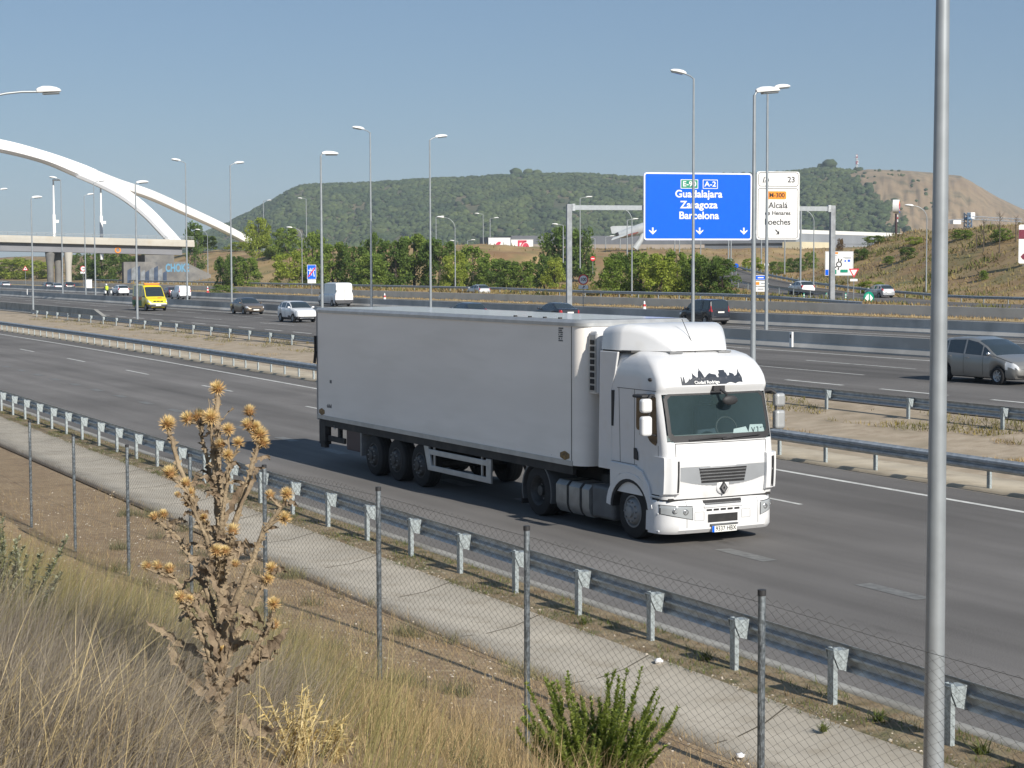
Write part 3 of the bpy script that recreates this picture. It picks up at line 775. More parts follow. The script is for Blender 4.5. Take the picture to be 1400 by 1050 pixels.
def mast():
    c = hill_pt(1170, 1.0) - Vector((0, 0, 1)); root = empty('radio_mast', c, 0, 'red and white lattice radio mast on the hill top', 'mast')
    for k in range(5):
        mb = MB(); lattice(mb, (0, 0, 1 + k * 3.9), (0, 0, 1 + (k + 1) * 3.9), 1.0 - .08 * k, 2, .22); mb.build('lattice_section', M['red'] if k % 2 == 0 else M['white'], root)
    mb = MB()
    for z, a in ((13, 0), (16.5, 2), (19, 4), (10, 5)): mb.tube([(1.2 * cos(a), 1.2 * sin(a), z), (1.9 * cos(a), 1.9 * sin(a), z)], 1.0, 10)
    mb.build('dish', M['lamp_white'], root)
    mb = MB(); mb.box((-5, -2, -2), (3, 2, 2.2)); mb.build('hut', M['cream'], root)
mast()
M['crane_blue'] = mat('crane_blue_paint', (.10, .17, .27), .5, var=.1)
def crane():
    c = dp(1323, 330, 430); c.z = 6; root = empty('tower_crane', c, 0, 'blue lattice tower crane standing beyond the right embankment', 'crane')
    topz = dp(1323, 291, 430).z - c.z
    mb = MB(); lattice(mb, (0, 0, 0), (0, 0, topz), .62, 12, .16); mb.build('tower', M['crane_blue'], root)
    x = Vector((cos(TH), -sin(TH), 0)); jz = topz - 1.2
    mb = MB(); lattice(mb, x * 1 + Vector((0, 0, jz)), x * 14 + Vector((0, 2, jz - .6)), .35, 12, .07); mb.build('jib', M['crane_grey'], root)
    mb = MB(); lattice(mb, x * -1 + Vector((0, 0, jz - .6)), x * -5 + Vector((0, 0, jz - .8)), .3, 4, .07); mb.build('counter_jib', M['crane_grey'], root)
    mb = MB(); mb.box((-4.9, -.6, jz - 1.5), (-2.6, .6, jz - .6)); mb.build('counterweight', M['sign_white'], root)
    mb = MB(); mb.box((.3, -.7, jz - .3), (1.6, .7, jz + 1.3)); mb.build('cab', M['sign_white'], root, bevel=.1)
    mb = MB(); mb.ball((0, 0, jz - .2), (.9, .9, .5), nu=10, nv=6); mb.build('slewing_ring', M['crane_blue'], root)
M['crane_grey'] = mat('crane_grey_paint', (.33, .38, .45), .5, var=.1)
crane()
def totem():
    c = dp(1225, 324, 330); root = empty('restaurant_sign', c, 0, 'tall restaurant pole sign with round burger emblem and small boards', 'sign')
    z = lambda y: dp(1225, y, 330).z - c.z
    mb = MB(); mb.tube([(0, 0, -3), (0, 0, z(292))], .25, 10); mb.build('pole', M['totem_brown'], root)
    n = Vector((.70, -.71, 0)).normalized(); x = Vector((.71, .70, 0)).normalized(); h = (z(273) - z(291.5)) / 2; cz = (z(273) + z(291.5)) / 2; rw = .92
    ring = [Vector((x.x * rw * cos(t), x.y * rw * cos(t), cz + h * sin(t))) for t in [2 * pi * k / 28 for k in range(28)]]
    mb = MB(); mb.loft([[p - n * .55 for p in ring], [p + n * .55 for p in ring]], caps=True); mb.build('disc', M['lamp_white'], root, angle=40)
    def patch(name, v0, v1, m_, d, k=.8):
        a = [t for t in np.linspace(-1, 1, 12)]; mb = MB(); pts = []
        up_ = [(u * k, v0 + (v1 - v0) * 1.0) for u in a]
        pts = [x * (u * rw * sqrt(max(.02, 1 - (v0 * .9) ** 2))) + Vector((0, 0, cz + v0 * h)) + n * (.55 + d) for u in (-k, k)] + [x * (u * rw * sqrt(max(.02, 1 - (v1 * .9) ** 2))) + Vector((0, 0, cz + v1 * h)) + n * (.55 + d) for u in (k, -k)]
        mb.prism(pts, n * .03); return mb.build(name, m_, root)
    patch('bun_band', .42, .72, M['sign_orange'], .0); patch('bun_band', -.72, -.45, M['sign_orange'], .0)
    for i, (t, v) in enumerate((('BURGER', .18), ('KING', -.2))):
        text(t, .62, root, face_m(x * -.0 + Vector((0, 0, cz + v * h)) + n * .58, x, (0, 0, 1)), M['sign_red'], 'lettering', .02, .02, .62)
    mb = MB()
    for k in range(12):
        a0, a1 = radians(200 + 110 * k / 12), radians(200 + 110 * (k + 1) / 12)
        mb.prism([x * (rw * r_ * cos(a)) + Vector((0, 0, cz + h * r_ * sin(a))) + n * .57 for a, r_ in ((a0, .84), (a1, .84), (a1, .98), (a0, .98))], n * .03)
    mb.build('blue_arc', M['sign_blue'], root)
    for ya, yb, m_ in ((293.5, 296.5, M['sign_white']), (297.2, 299, M['sign_red']), (300, 303.5, M['sign_white'])):
        mb = MB(); mb.prism([x * u * .75 + Vector((0, 0, z(v))) + n * .1 for u, v in ((-.2, yb), (1.3, yb), (1.3, ya), (-.2, ya))], n * .15); mb.build('board', m_, root)
M['totem_brown'] = mat('totem_brown_paint', (.055, .03, .035), .5, var=.1)
totem()
M['jet_grey'] = mat('jet_grey_paint', (.40, .43, .45), .5, var=.1, scale=.5)
M['jet_red'] = mat('jet_dull_red', (.22, .07, .06), .6)
def jet():
    D = 400; c = dp(868, 330, D); root = empty('jet_aircraft', c, 0, 'grey fighter jet mounted as a monument, its tail showing left of the blue sign', 'aircraft')
    P = lambda px, py, d=0: dp(px, py, D + d) - c
    mb = MB(); mb.tube([P(846, 321.5), P(856, 319), P(866, 316.2), P(880, 311.5), P(900, 306.5), P(920, 303)], [.75, 1.0, 1.15, 1.2, 1.1, .3], 14); mb.build('fuselage', M['jet_grey'], root)
    mb = MB(); mb.tube([P(842, 322.3), P(847, 321)], [.6, .72], 14); mb.build('exhaust', M['dark'], root)
    mb = MB(); mb.prism([P(846, 319), P(862, 316), P(868, 308.5), P(838, 309), P(834.5, 310.5), P(836.5, 319.5)], Vector((.0, .25, 0))); mb.build('tail_fin', M['jet_grey'], root)
    mb = MB(); mb.prism([P(856, 320), P(866, 318), P(853, 323, -4), P(836, 328.5, -5), P(838, 326, -4)], Vector((0, 0, .18))); mb.build('tailplane', M['jet_grey'], root)
    mb = MB(); mb.prism([P(860, 320), P(876, 317), P(866, 320.5, -3), P(858, 322, -3)], Vector((0, 0, .2))); mb.build('wing', M['jet_red'], root)
    mb = MB(); mb.tube([P(880, 316), P(876, 328), P(868, 340)], [.45, .6, .8], 8); mb.build('plinth', M['jet_grey'], root)
jet()
# ------------------------------------------------------------------ masts standing on the second bridge
for px, y0, y1, lab in ((74.3, 247, 327, 'pale white mast standing on the bridge, left of the two'), (138.8, 252, 327, 'pale white mast standing on the bridge, right of the two below the arch fork')):
    c = yp(px, y1, 445); root = empty('bridge_mast', c, 0, lab, 'mast'); h = yp(px, y0, 445).z - c.z
    mb = MB(); mb.tube([(0, 0, -5), (0, 0, h * .42), (0, 0, h * .43), (0, 0, h)], [.42, .42, .26, .2], 8); mb.build('pole', M['lamp_white'], root)
    mb = MB(); mb.box((.2, -.3, h * .28), (1.1, .3, h * .33)); mb.build('camera_box', M['lamp_white'], root)
    mb = MB(); mb.box((-.2, -.5, h), (1.7, .5, h + .35)); mb.build('lamp_head', M['lamp_white'], root, bevel=.1)
# ================================================================== LAMPS, SIGNS, ROADSIDE FURNITURE
def lamp_head(root, at_, d, tilt, L=1.0, W=.36, Hh=.16, parts=True):
    """shell with a rounded nose, glass underneath; d: unit vector pointing outwards"""
    d = Vector(d); s = Vector((-d.y, d.x, 0)); u = Vector((0, 0, 1)); d2 = (d * cos(tilt) + u * sin(tilt)); u2 = s.cross(d2) * -1
    if u2.z < 0: u2 = -u2
    prof = [(0, .35, .5), (.08, .6, .75), (.25, .85, 1), (.55, 1, .95), (.8, .9, .7), (.94, .62, .42), (1.0, .25, .15)]
    mb = MB(); rings = []
    for t, a, b in prof:
        c = at_ + d2 * (t * L); w_ = W / 2 * a; h = Hh * b
        rings.append([c - s * w_, c - s * w_ * .85 + u2 * h * .6, c - s * w_ * .4 + u2 * h, c + s * w_ * .4 + u2 * h, c + s * w_ * .85 + u2 * h * .6, c + s * w_, c + s * w_ * .9 - u2 * .03, c - s * w_ * .9 - u2 * .03])
    mb.loft(rings, caps=True, smooth=True); h = mb.build('lamp_head', M['lamp_white'], root)
    mb = MB(); rings = []
    for t, a in ((.25, .7), (.5, .9), (.8, .8), (.92, .5)):
        c = at_ + d2 * (t * L) - u2 * .035; w_ = W / 2 * a * .85; rings.append([c - s * w_, c - s * w_ * .5 - u2 * .07, c + s * w_ * .5 - u2 * .07, c + s * w_])
    mb.loft(rings, closed=True, caps=True, smooth=True); mb.build('glass', M['lamp_glass'], h)
    return h
def lamp_post(label, base, topz, d, arm=.45, rise=.12, r0=.105, r1=.05, curved=False, L=1.0, tilt=.1, cat='lamp post', group='lamp posts along the motorway', plate=False):
    root = empty('lamp_post', base, 0, label, cat, group); h = topz - base.z; d = Vector((d[0], d[1], 0)).normalized()
    mb = MB()
    if curved:
        zc = h - rise; mb.tube([(0, 0, -.3), (0, 0, zc * .5), (0, 0, zc)], [r0, (r0 + r1) / 2, r1], 14); mb.build('pole', M['pole'], root)
        pts = [d * (arm * (1 - cos(a))) + Vector((0, 0, zc - .03 + rise * sin(a) * 1.0)) for a in np.linspace(0, pi / 2, 9)]
        mb = MB(); mb.tube(pts, [r1 * .98] + [r1 * .8] * 8, 8); mb.build('arm', M['pole'], root)
        lamp_head(root, pts[-1] - d * .05, d, tilt, L)
    else:
        mb.tube([(0, 0, -.3), (0, 0, h * .5), (0, 0, h)], [r0, (r0 + r1) / 2, r1], 14); mb.build('pole', M['pole'], root)
        mb = MB(); mb.tube([(0, 0, h - .04), d * (arm * .4) + Vector((0, 0, h + rise * .5)), d * arm + Vector((0, 0, h + rise))], r1 * .75, 8); mb.build('arm', M['pole'], root)
        lamp_head(root, d * (arm - .05) + Vector((0, 0, h + rise)), d, tilt, L)
    if plate:
        mb = MB(); mb.box((-.3, -.3, -.05), (.3, .3, .03)); mb.build('base_plate', M['galv'], root); mb = MB(); mb.box((-.7, -.7, -.25), (.7, .7, -.03)); mb.build('foundation', M['conc_sand'], root)
    return root
R_, L_ = (1, 0.02), (-1, .02)
def lamp_x(label, px, py, X, zb, d, **k):      # pole whose top is at that height on the line x = X
    p = xp(px, py, X); return lamp_post(label, Vector((p.x, p.y, zb)), p.z, d, **k)
# gravel median row, heads over the main carriageway
lamp_x('lamp post on the gravel median just behind the lorry cab, its head pointing right', 1031.5, 130, 36.3, .55, R_, arm=.12, L=1.0)
lamp_x('lamp post rising behind the rear of the white trailer roof, head pointing right', 438.5, 213, 37.3, .5, R_, arm=.12, L=1.02, tilt=.03)
lamp_x('lamp post on a concrete foot on the gravel, crossing in front of the yellow ambulance', 185, 252, 38.2, .25, R_, arm=.12, L=1.0, plate=True)
lamp_x('lamp post behind the short tapered concrete barrier at the far end of the gravel median', 42.5, 272, 37.6, .45, R_, arm=.12, L=1.0)
# behind the first long barrier: one row faces the main carriageway, one the second
for px, py, lab in ((948.5, 107, 'lamp post standing in front of the blue sign, head pointing left'), (506, 181, 'lamp post left of centre with its head tilted up to the left, above the trailer'),
                    (253.5, 223, 'lamp post with head pointing left, rising in front of the small white van'), (83, 246, 'lamp post with two small heads left, in front of the first bridge column')):
    lamp_x(lab, px, py, 54.4, .9, L_, arm=.55, rise=.22, L=1.0, tilt=.16)
for px, py, X, lab in ((1049.5, 125, 55.3, 'lamp post in front of the white exit sign, head pointing up to the right'), (587.5, 191, 55.3, 'lamp post with head pointing right, above the middle of the trailer'),
                       (314.5, 226, 55.3, 'lamp post with head pointing right, just left of the brown saloon car'), (128, 250, 55.3, 'lamp post right of the bridge columns, near the red speed limit sign'),
                       (115, 268, 62, 'thin lamp post between the bridge columns and the speed limit sign'), (-4, 261, 50, 'lamp post beyond the left edge whose head tip shows below the arch')):
    lamp_x(lab, px, py, X, .9, R_, arm=.5, rise=.2, L=1.0, tilt=.14)
# bank side row along the drain
lamp_post('thick grey lamp pole nearest of all, crossing the whole right side of the scene', Vector((9.6, 11.47, .2)), 11.2, (1, 0), arm=1.2, rise=1.3, r0=.088, r1=.04, curved=True, L=.8)
q = dp(52, 124, 55)
lamp_post('lamp post with long curved arm, its head alone showing at upper left', Vector((9.6, q.y, .3)), q.z, (1, 0), arm=q.x - 9.6, rise=1.2, r0=.09, r1=.045, curved=True, L=.74, tilt=.08)
# far ones
def lamp_d(label, px, ytop, D, zb, side, curved=False, **k):
    p = dp(px, ytop, D); s = 1 if side > 0 else -1
    return lamp_post(label, Vector((p.x, p.y, zb)), p.z, (cos(TH) * s, -sin(TH) * s), curved=curved, **k)
C_ = dict(curved=True, arm=1.6, rise=1.5, L=1.0, r0=.1, r1=.05)
lamp_d('curved lamp post on the slope right of the bridge abutment', 283.5, 314, 378, 4, -1, **C_)
lamp_d('curved lamp post beside the blue and red motorway end sign', 412.5, 311, 300, 1.4, -1, **C_)
lamp_d('curved lamp post between tall bushes left of the small silver hatchback', 622, 297, 253, 1.5, -1, **C_)
lamp_d('curved lamp post in front of the bushes left of the blue sign', 864, 283, 198, 1.5, -1, **C_)
lamp_d('curved lamp post right of the white exit sign, by the gantry leg', 1113, 286, 215, 1.6, -1, **C_)
lamp_d('curved lamp post in front of the right embankment, below the burger sign', 1267.5, 281, 207, 1.1, -1, **C_)
D_ = dict(arm=1.0, rise=.15, r0=.12, r1=.08, L=1.1)
for px, yt, dd, zb, sd, lab in ((418.5, 272, 440, 9, -1, 'far lamp post above the trees left of the trailer lamp'), (360, 275, 450, 9, 1, 'far lamp post above the bushes near the end of the arch'),
    (596, 297, 440, 9, 1, 'far lamp post on the hill side just right of the post over mid trailer'), (660.5, 293, 440, 9, -1, 'far lamp post with head left, standing behind the left billboard'),
    (670, 299, 430, 9, 1, 'far lamp post with head right, over the left billboard'), (738.5, 325, 420, 9, 1, 'low far lamp post at the right edge of the billboards'),
    (626, 330, 460, 9, -1, 'very small far lamp post in trees left of the billboards'), (639, 329, 470, 9, 1, 'very small far lamp post just left of the billboard pair'),
    (828, 324, 420, 9, 1, 'far lamp post left of the jet aircraft tail'), (813.5, 326, 425, 9, -1, 'far short lamp post nearest the round dark tree'),
    (857.5, 301, 330, 7, 1, 'far slim lamp post rising in front of the jet aircraft'), (793, 271, 300, 5, 1, 'tall thin lamp post beside the gantry left leg'),
    (770, 308, 330, 6, -1, 'pale thin post in front of the dark round tree by the gantry')):
    lamp_d(lab, px, yt, dd, zb, sd, **D_)
def post_only(label, px, y0, D, zb, r=.12):
    p = dp(px, y0, D); root = empty('post', Vector((p.x, p.y, zb)), 0, label, 'post', 'bare posts before the warehouse')
    mb = MB(); mb.tube([(0, 0, -.5), (0, 0, p.z - zb)], r, 8); mb.build('pole', M['pole'], root); mb = MB(); mb.tube([(0, 0, p.z - zb), (0, 0, p.z - zb + .1)], r * 1.3, 8); mb.build('post_cap', M['galv'], root)
for px, y0, D, zb, lab in ((848, 318, 415, 8, 'bare white post below the jet aircraft tail'), (922.5, 325, 400, 7, 'bare white post under the left part of the blue sign'), (929, 325, 402, 7, 'bare white post, second under the left part of the blue sign'),
    (958, 325, 400, 7, 'bare white post just right of the pole crossing the blue sign'), (996, 325, 330, 5, 'bare white post of the pair under the blue sign right corner'), (999.5, 325, 331, 5, 'right one of two close posts under the blue sign right corner'),
    (1041, 325, 300, 4, 'bare post below the left part of the white exit sign'), (1073, 325, 320, 4, 'bare post below the right part of the white exit sign'), (1095, 288, 225, 1.6, 'straight bare post left of the curved lamp by the gantry leg')):
    post_only(lab, px, y0, D, zb)

# ------------------------------------------------------------------ gantry and its two boards
GL, GR = yp(778, 420, 137.0), yp(1137, 430, 131.5); GL.z = GR.z = .9
gx_ = Vector((GR.x - GL.x, GR.y - GL.y, 0)); glen = gx_.length; gx_.normalize(); gn = Vector((gx_.y, -gx_.x, 0))
BZ = 10.05
def gantry():
    c = GL.copy(); root = empty('sign_gantry', c, 0, 'grey steel portal gantry carrying the blue and white road signs', 'gantry')
    def hbeam(mb, p, up_, a, b, w_, t=.03):   # H section between p and p+up
        for s in (-1, 1): mb.add(*boxpts(p + a * (s * w_ / 2), up_, a * t, b * w_ * .9))
        mb.add(*boxpts(p, up_, a * w_ * .9, b * t))
    def boxpts(p, up_, a, b):
        q = [p - a / 2 - b / 2, p + a / 2 - b / 2, p + a / 2 + b / 2, p - a / 2 + b / 2]
        return q + [v + up_ for v in q], [(0, 3, 2, 1), (4, 5, 6, 7), (0, 1, 5, 4), (1, 2, 6, 5), (2, 3, 7, 6), (3, 0, 4, 7)]
    for s in (0, glen):
        mb = MB(); mb.add(*boxpts(gx_ * s, Vector((0, 0, BZ + .28 - .9)), gx_ * .46, gn * .40)); post = mb.build('post', M['steel_gantry'], root, bevel=.03)
        mb = MB(); mb.add(*boxpts(gx_ * s, Vector((0, 0, .25)), gx_ * .9, gn * .9)); mb.build('footing', M['conc'], post)
        mb = MB(); mb.add(*boxpts(gx_ * (s + (.36 if s == 0 else -.36)) + Vector((0, 0, BZ - .9 - .28)), Vector((0, 0, .6)), gx_ * .26, gn * .5)); mb.build('flange', M['galv_dull'], post)
    mb = MB(); mb.add(*boxpts(gx_ * (glen / 2) + Vector((0, 0, BZ - .9 - .2)), Vector((0, 0, .4)), gx_ * (glen - .5), gn * .3)); mb.build('beam', M['pole'], root)
    mb = MB()
    for px in (905, 950, 1005, 1048, 1080):
        s = (yp(px, 300, 134).x - GL.x) * 1.0; mb.add(*boxpts(gx_ * s + gn * .25 + Vector((0, 0, BZ - .9 - 2.4)), Vector((0, 0, 4.8)), gx_ * .1, gn * .12))
    mb.build('bracket', M['galv_dull'], root)
gantry()
def on_gantry(px, py, off=.36):
    n = gn; o = GL + n * off; d = ray(px, py); t = ((o - EYE).dot(n)) / d.dot(n); return EYE + d * t
def rounded(w_, h, r, n=5):
    pts = []
    for cx, cy, a0 in ((w_ / 2 - r, h / 2 - r, 0), (-w_ / 2 + r, h / 2 - r, 90), (-w_ / 2 + r, -h / 2 + r, 180), (w_ / 2 - r, -h / 2 + r, 270)):
        for k in range(n + 1): a = radians(a0 + 90 * k / n); pts.append((cx + r * cos(a), cy + r * sin(a)))
    return pts
class Board:
    """flat sign board: u to the right, v up, both in metres from its centre"""
    def __init__(s, root, c, x, w_, h): s.root, s.c, s.x, s.n, s.w, s.h = root, c, x, Vector((x.y, -x.x, 0)), w_, h
    def P(s, u, v, d=0): return s.c + s.x * u + Vector((0, 0, v)) + s.n * d
    def plate(s, name, u, v, w_, h, m_, d, r=.0, th=.01, parent=None):
        mb = MB(); o = rounded(w_, h, r) if r else [(w_ / 2, h / 2), (-w_ / 2, h / 2), (-w_ / 2, -h / 2), (w_ / 2, -h / 2)]
        mb.prism([s.P(u + a, v + b, d) for a, b in o][::-1], s.n * th); return mb.build(name, m_, parent or s.root)
    def ring(s, name, u, v, w_, h, r, wd, m_, d, th=.01):
        o = rounded(w_, h, r); i = rounded(w_ - 2 * wd, h - 2 * wd, max(.01, r - wd)); mb = MB(); n = len(o)
        vs = [s.P(u + a, v + b, d + th) for a, b in o] + [s.P(u + a, v + b, d + th) for a, b in i] + [s.P(u + a, v + b, d) for a, b in o] + [s.P(u + a, v + b, d) for a, b in i]
        fs = []
        for k in range(n):
            j = (k + 1) % n; fs += [(k, j, n + j, n + k), (2 * n + k, 2 * n + j, j, k), (n + k, n + j, 3 * n + j, 3 * n + k)]
        mb.add(vs, fs); return mb.build(name, m_, s.root)
    def text(s, t, u, v, size, m_, d=.012, bold=.0, sx=1.0): return text(t, size, s.root, face_m(s.P(u, v, d), s.x, (0, 0, 1)), m_, 'lettering', .004, bold, sx)
    def poly(s, name, pts, m_, d=.012, th=.006):
        mb = MB()
        for p in (pts if isinstance(pts[0][0], (tuple, list)) else [pts]): mb.prism([s.P(u, v, d) for u, v in p][::-1], s.n * th)
        return mb.build(name, m_, s.root)
def gantry_board(label, px0, px1, y0, y1, name):
    A_, B_ = on_gantry(px0, (y0 + y1) / 2), on_gantry(px1, (y0 + y1) / 2); C = (A_ + B_) / 2
    zt, zb = on_gantry((px0 + px1) / 2, y0).z, on_gantry((px0 + px1) / 2, y1).z; C.z = (zt + zb) / 2
    root = empty(name, C, 0, label, 'road sign'); return Board(root, Vector((0, 0, 0)), gx_, (B_ - A_).xy.length, zt - zb)
b = gantry_board('large blue overhead sign reading Guadalajara Zaragoza Barcelona with three arrows', 880, 1028.2, 236, 328.5, 'motorway_sign')
K = b.w / 867.0; KV = b.h / 543.0                   # plate drawn on a grid of 867 x 543
u = lambda x: (x - 491.5) * K
v = lambda y: (333.5 - y) * KV
b.plate('panel', 0, 0, b.w, b.h, M['sign_blue'], -.06, .28, .06)
b.ring('border', 0, 0, b.w - .02, b.h - .02, .28, .13, M['sign_white'], .0, .006)
b.plate('route_plate', u(420), v(154), 140 * K, 73 * KV, M['sign_white'], .002, .04); b.plate('route_plate', u(420), v(154), 130 * K, 63 * KV, M['sign_green'], .009, .03, .008)
b.text('E-90', u(420), v(155), .62, M['sign_white'], .02, .012, 1.1)
b.plate('route_plate', u(587), v(154), 120 * K, 73 * KV, M['sign_white'], .002, .04); b.plate('route_plate', u(587), v(154), 110 * K, 63 * KV, M['sign_blue'], .009, .03, .008)
b.text('A-2', u(587), v(155), .62, M['sign_white'], .02, .012, 1.15)
for t, y, sz, x in (('Guadalajara', 235, .88, 495), ('Zaragoza', 322, .88, 497), ('Barcelona', 408, .88, 497)):
    b.text(t, u(x), v(y), sz, M['sign_white'], .006, .02, 1.04)
for x in (130, 503, 859):
    c0, c1 = u(x), v(528)
    b.poly('arrow', [[(c0 - .07, c1 + .27), (c0 + .07, c1 + .27), (c0 + .07, c1 - .1), (c0 - .07, c1 - .1)], [(c0 - .33, c1 + .08), (c0 - .33, c1 - .02), (c0, c1 - .33), (c0, c1 - .12)], [(c0, c1 - .33), (c0 + .33, c1 - .02), (c0 + .33, c1 + .08), (c0, c1 - .12)]], M['sign_white'], .004)
w2 = gantry_board('white overhead exit sign reading Loeches and Alcala de Henares beside the blue sign', 1034.5, 1093, 234.5, 327.5, 'exit_sign')
K2 = w2.w / 341.0; V2 = w2.h / 542.0
u2 = lambda x: (x - 1128.5) * K2
v2 = lambda y: (326 - y) * V2
w2.plate('panel', 0, 0, w2.w, w2.h, M['sign_white'], -.06, .22, .06)
w2.ring('border', u2(1130), v2(118), 318 * K2, 112 * V2, .22, .05, M['sign_black'], .0, .005); w2.ring('border', u2(1128), v2(388), 322 * K2, 400 * V2, .22, .05, M['sign_black'], .0, .005)
w2.text('23', u2(1232), v2(121), .70, M['sign_black'], .004, .012, 1.05)
w2.poly('exit_symbol', [[(u2(1003), v2(145)), (u2(1012), v2(145)), (u2(1022), v2(98)), (u2(1015), v2(98))], [(u2(1018), v2(145)), (u2(1024), v2(145)), (u2(1027), v2(125)), (u2(1023), v2(125))], [(u2(1034), v2(145)), (u2(1044), v2(145)), (u2(1034), v2(98)), (u2(1027), v2(98))], [(u2(1044), v2(145)), (u2(1056), v2(128)), (u2(1050), v2(108)), (u2(1040), v2(120))]], M['sign_black'], .004)
w2.plate('route_plate', u2(1118), v2(244), 150 * K2, 64 * V2, M['sign_orange'], .002, .12)
w2.text('M-300', u2(1118), v2(245), .56, M['sign_black'], .014, .012, 1.0)
for t, x, y, sz in (('Alcalá', 1128, 326, .74), ('de Henares', 1125, 387, .52), ('Loeches', 1124, 458, .74)): w2.text(t, u2(x), v2(y), sz, M['sign_black'], .004, .012, 1.0)
a0, a1 = u2(1122), v2(536); w2.poly('arrow', [[(a0 - .2, a1 + .16), (a0 - .12, a1 + .24), (a0 + .14, a1 - .04), (a0 + .06, a1 - .12)], [(a0 + .2, a1 + .12), (a0 + .2, a1 - .22), (a0 + .1, a1 - .12), (a0 + .1, a1 + .02)], [(a0 + .2, a1 - .22), (a0 - .12, a1 - .22), (a0 - .02, a1 - .12), (a0 + .1, a1 - .12)]], M['sign_black'], .004)

# ------------------------------------------------------------------ signs on posts
XR = Vector((cos(TH), -sin(TH), 0))          # boards roughly square to us
XS_ = Vector((cos(radians(12)), -sin(radians(12)), 0))
def disc(bd, name, u_, v_, r, m_, d, th=.01, n=24, r_in=0):
    mb = MB()
    if r_in:
        for k in range(n):
            a, c = 2 * pi * k / n, 2 * pi * (k + 1) / n
            mb.prism([bd.P(u_ + rr * cos(t), v_ + rr * sin(t), d) for t, rr in ((a, r_in), (a, r), (c, r), (c, r_in))][::-1], bd.n * th)
    else: mb.prism([bd.P(u_ + r * cos(2 * pi * k / n), v_ + r * sin(2 * pi * k / n), d) for k in range(n)][::-1], bd.n * th)
    return mb.build(name, m_, bd.root)
M['maroon'] = mat('maroon_paint', (.16, .01, .035), .5)
def sign_on_post(label, px, ytop, D, zb, w_, h, x=XR, posts=(0,), name='road_sign', cat='road sign', pr=.04):
    """ytop: top edge of the board"""
    t = dp(px, ytop, D); base = Vector((t.x, t.y, zb)); root = empty(name, base, 0, label, cat)
    bd = Board(root, Vector((0, 0, t.z - zb - h / 2)), x, w_, h)
    for q in posts:
        mb = MB(); mb.tube([x * q - bd.n * .05 + Vector((0, 0, -.4)), x * q - bd.n * .05 + Vector((0, 0, t.z - zb - .05))], pr, 8); mb.build('post', M['galv'], root)
    return bd
def speed_sign(label, px, ytop, D, zb, dia, num, plate):
    bd = sign_on_post(label, px, ytop, D, zb, dia, dia, XS_); r = dia / 2
    disc(bd, 'panel', 0, 0, r, M['sign_white'], 0); disc(bd, 'red_ring', 0, 0, r, M['sign_red'], .011, .006, 28, r * .78)
    bd.text(num, 0, 0, r * .85, M['sign_black'], .014, .01, .95)
    if plate:
        bd.plate('lower_plate', 0, -r - r * .42, dia * .95, r * .7, M['sign_white'], 0)
        c = -r * 1.42; bd.poly('arrow', [[(-.22 * r, c - .2 * r), (-.12 * r, c - .28 * r), (.18 * r, c + .06 * r), (.08 * r, c + .16 * r)], [(.28 * r, c + .26 * r), (-.04 * r, c + .22 * r), (.24 * r, c - .06 * r)]], M['sign_black'], .012)
    return bd
speed_sign('round red ringed 100 speed limit sign with arrow plate, beside the gantry left leg', 797.5, 375, 168, .9, .98, '100', True)
speed_sign('round red ringed speed limit sign with lower plate, under the right end of the bridge', 113.5, 363.5, 330, .9, 1.0, '100', True)
bd = sign_on_post('triangular red bordered warning sign by the left edge below the bridge', 34.5, 363.5, 360, .9, 1.0, .9, XS_)
bd.poly('panel', [(-.55, -.45), (.55, -.45), (0, .5)], M['sign_red'], 0); bd.poly('white_face', [(-.36, -.34), (.36, -.34), (0, .3)], M['sign_white'], .008); bd.poly('symbol', [(-.07, -.25), (.07, -.25), (.1, .05), (-.1, .05)], M['sign_black'], .016)
bd = sign_on_post('blue and white square sign crossed by a red bar, motorway end, by the trees', 426, 362, 262, .95, 1.3, 2.1, XS_)
bd.plate('panel', 0, 0, 1.3, 2.1, M['sign_white'], 0, .08); bd.plate('blue_face', 0, .0, 1.2, 2.0, M['sign_blue'], .011, .06)
bd.poly('road_symbol', [[(-.42, -.65), (-.3, -.65), (-.14, .6), (-.22, .6)], [(.42, -.65), (.3, -.65), (.14, .6), (.22, .6)], [(-.04, -.5), (.04, -.5), (.03, .5), (-.03, .5)], [(-.5, .2), (.5, .2), (.5, .32), (-.5, .32)]], M['sign_white'], .022)
bd.poly('red_bar', [(-.55, -.62), (-.42, -.75), (.55, .55), (.42, .68)], M['sign_red'], .03); bd.plate('lower_plate', 0, -1.35, 1.2, .5, M['sign_white'], 0)
bd = sign_on_post('small round red no entry sign in the bushes right of the gantry leg', 810.5, 350.5, 300, 4.2, .75, .75)
disc(bd, 'panel', 0, 0, .4, M['sign_red'], 0); bd.plate('white_bar', 0, 0, .52, .15, M['sign_white'], .011)
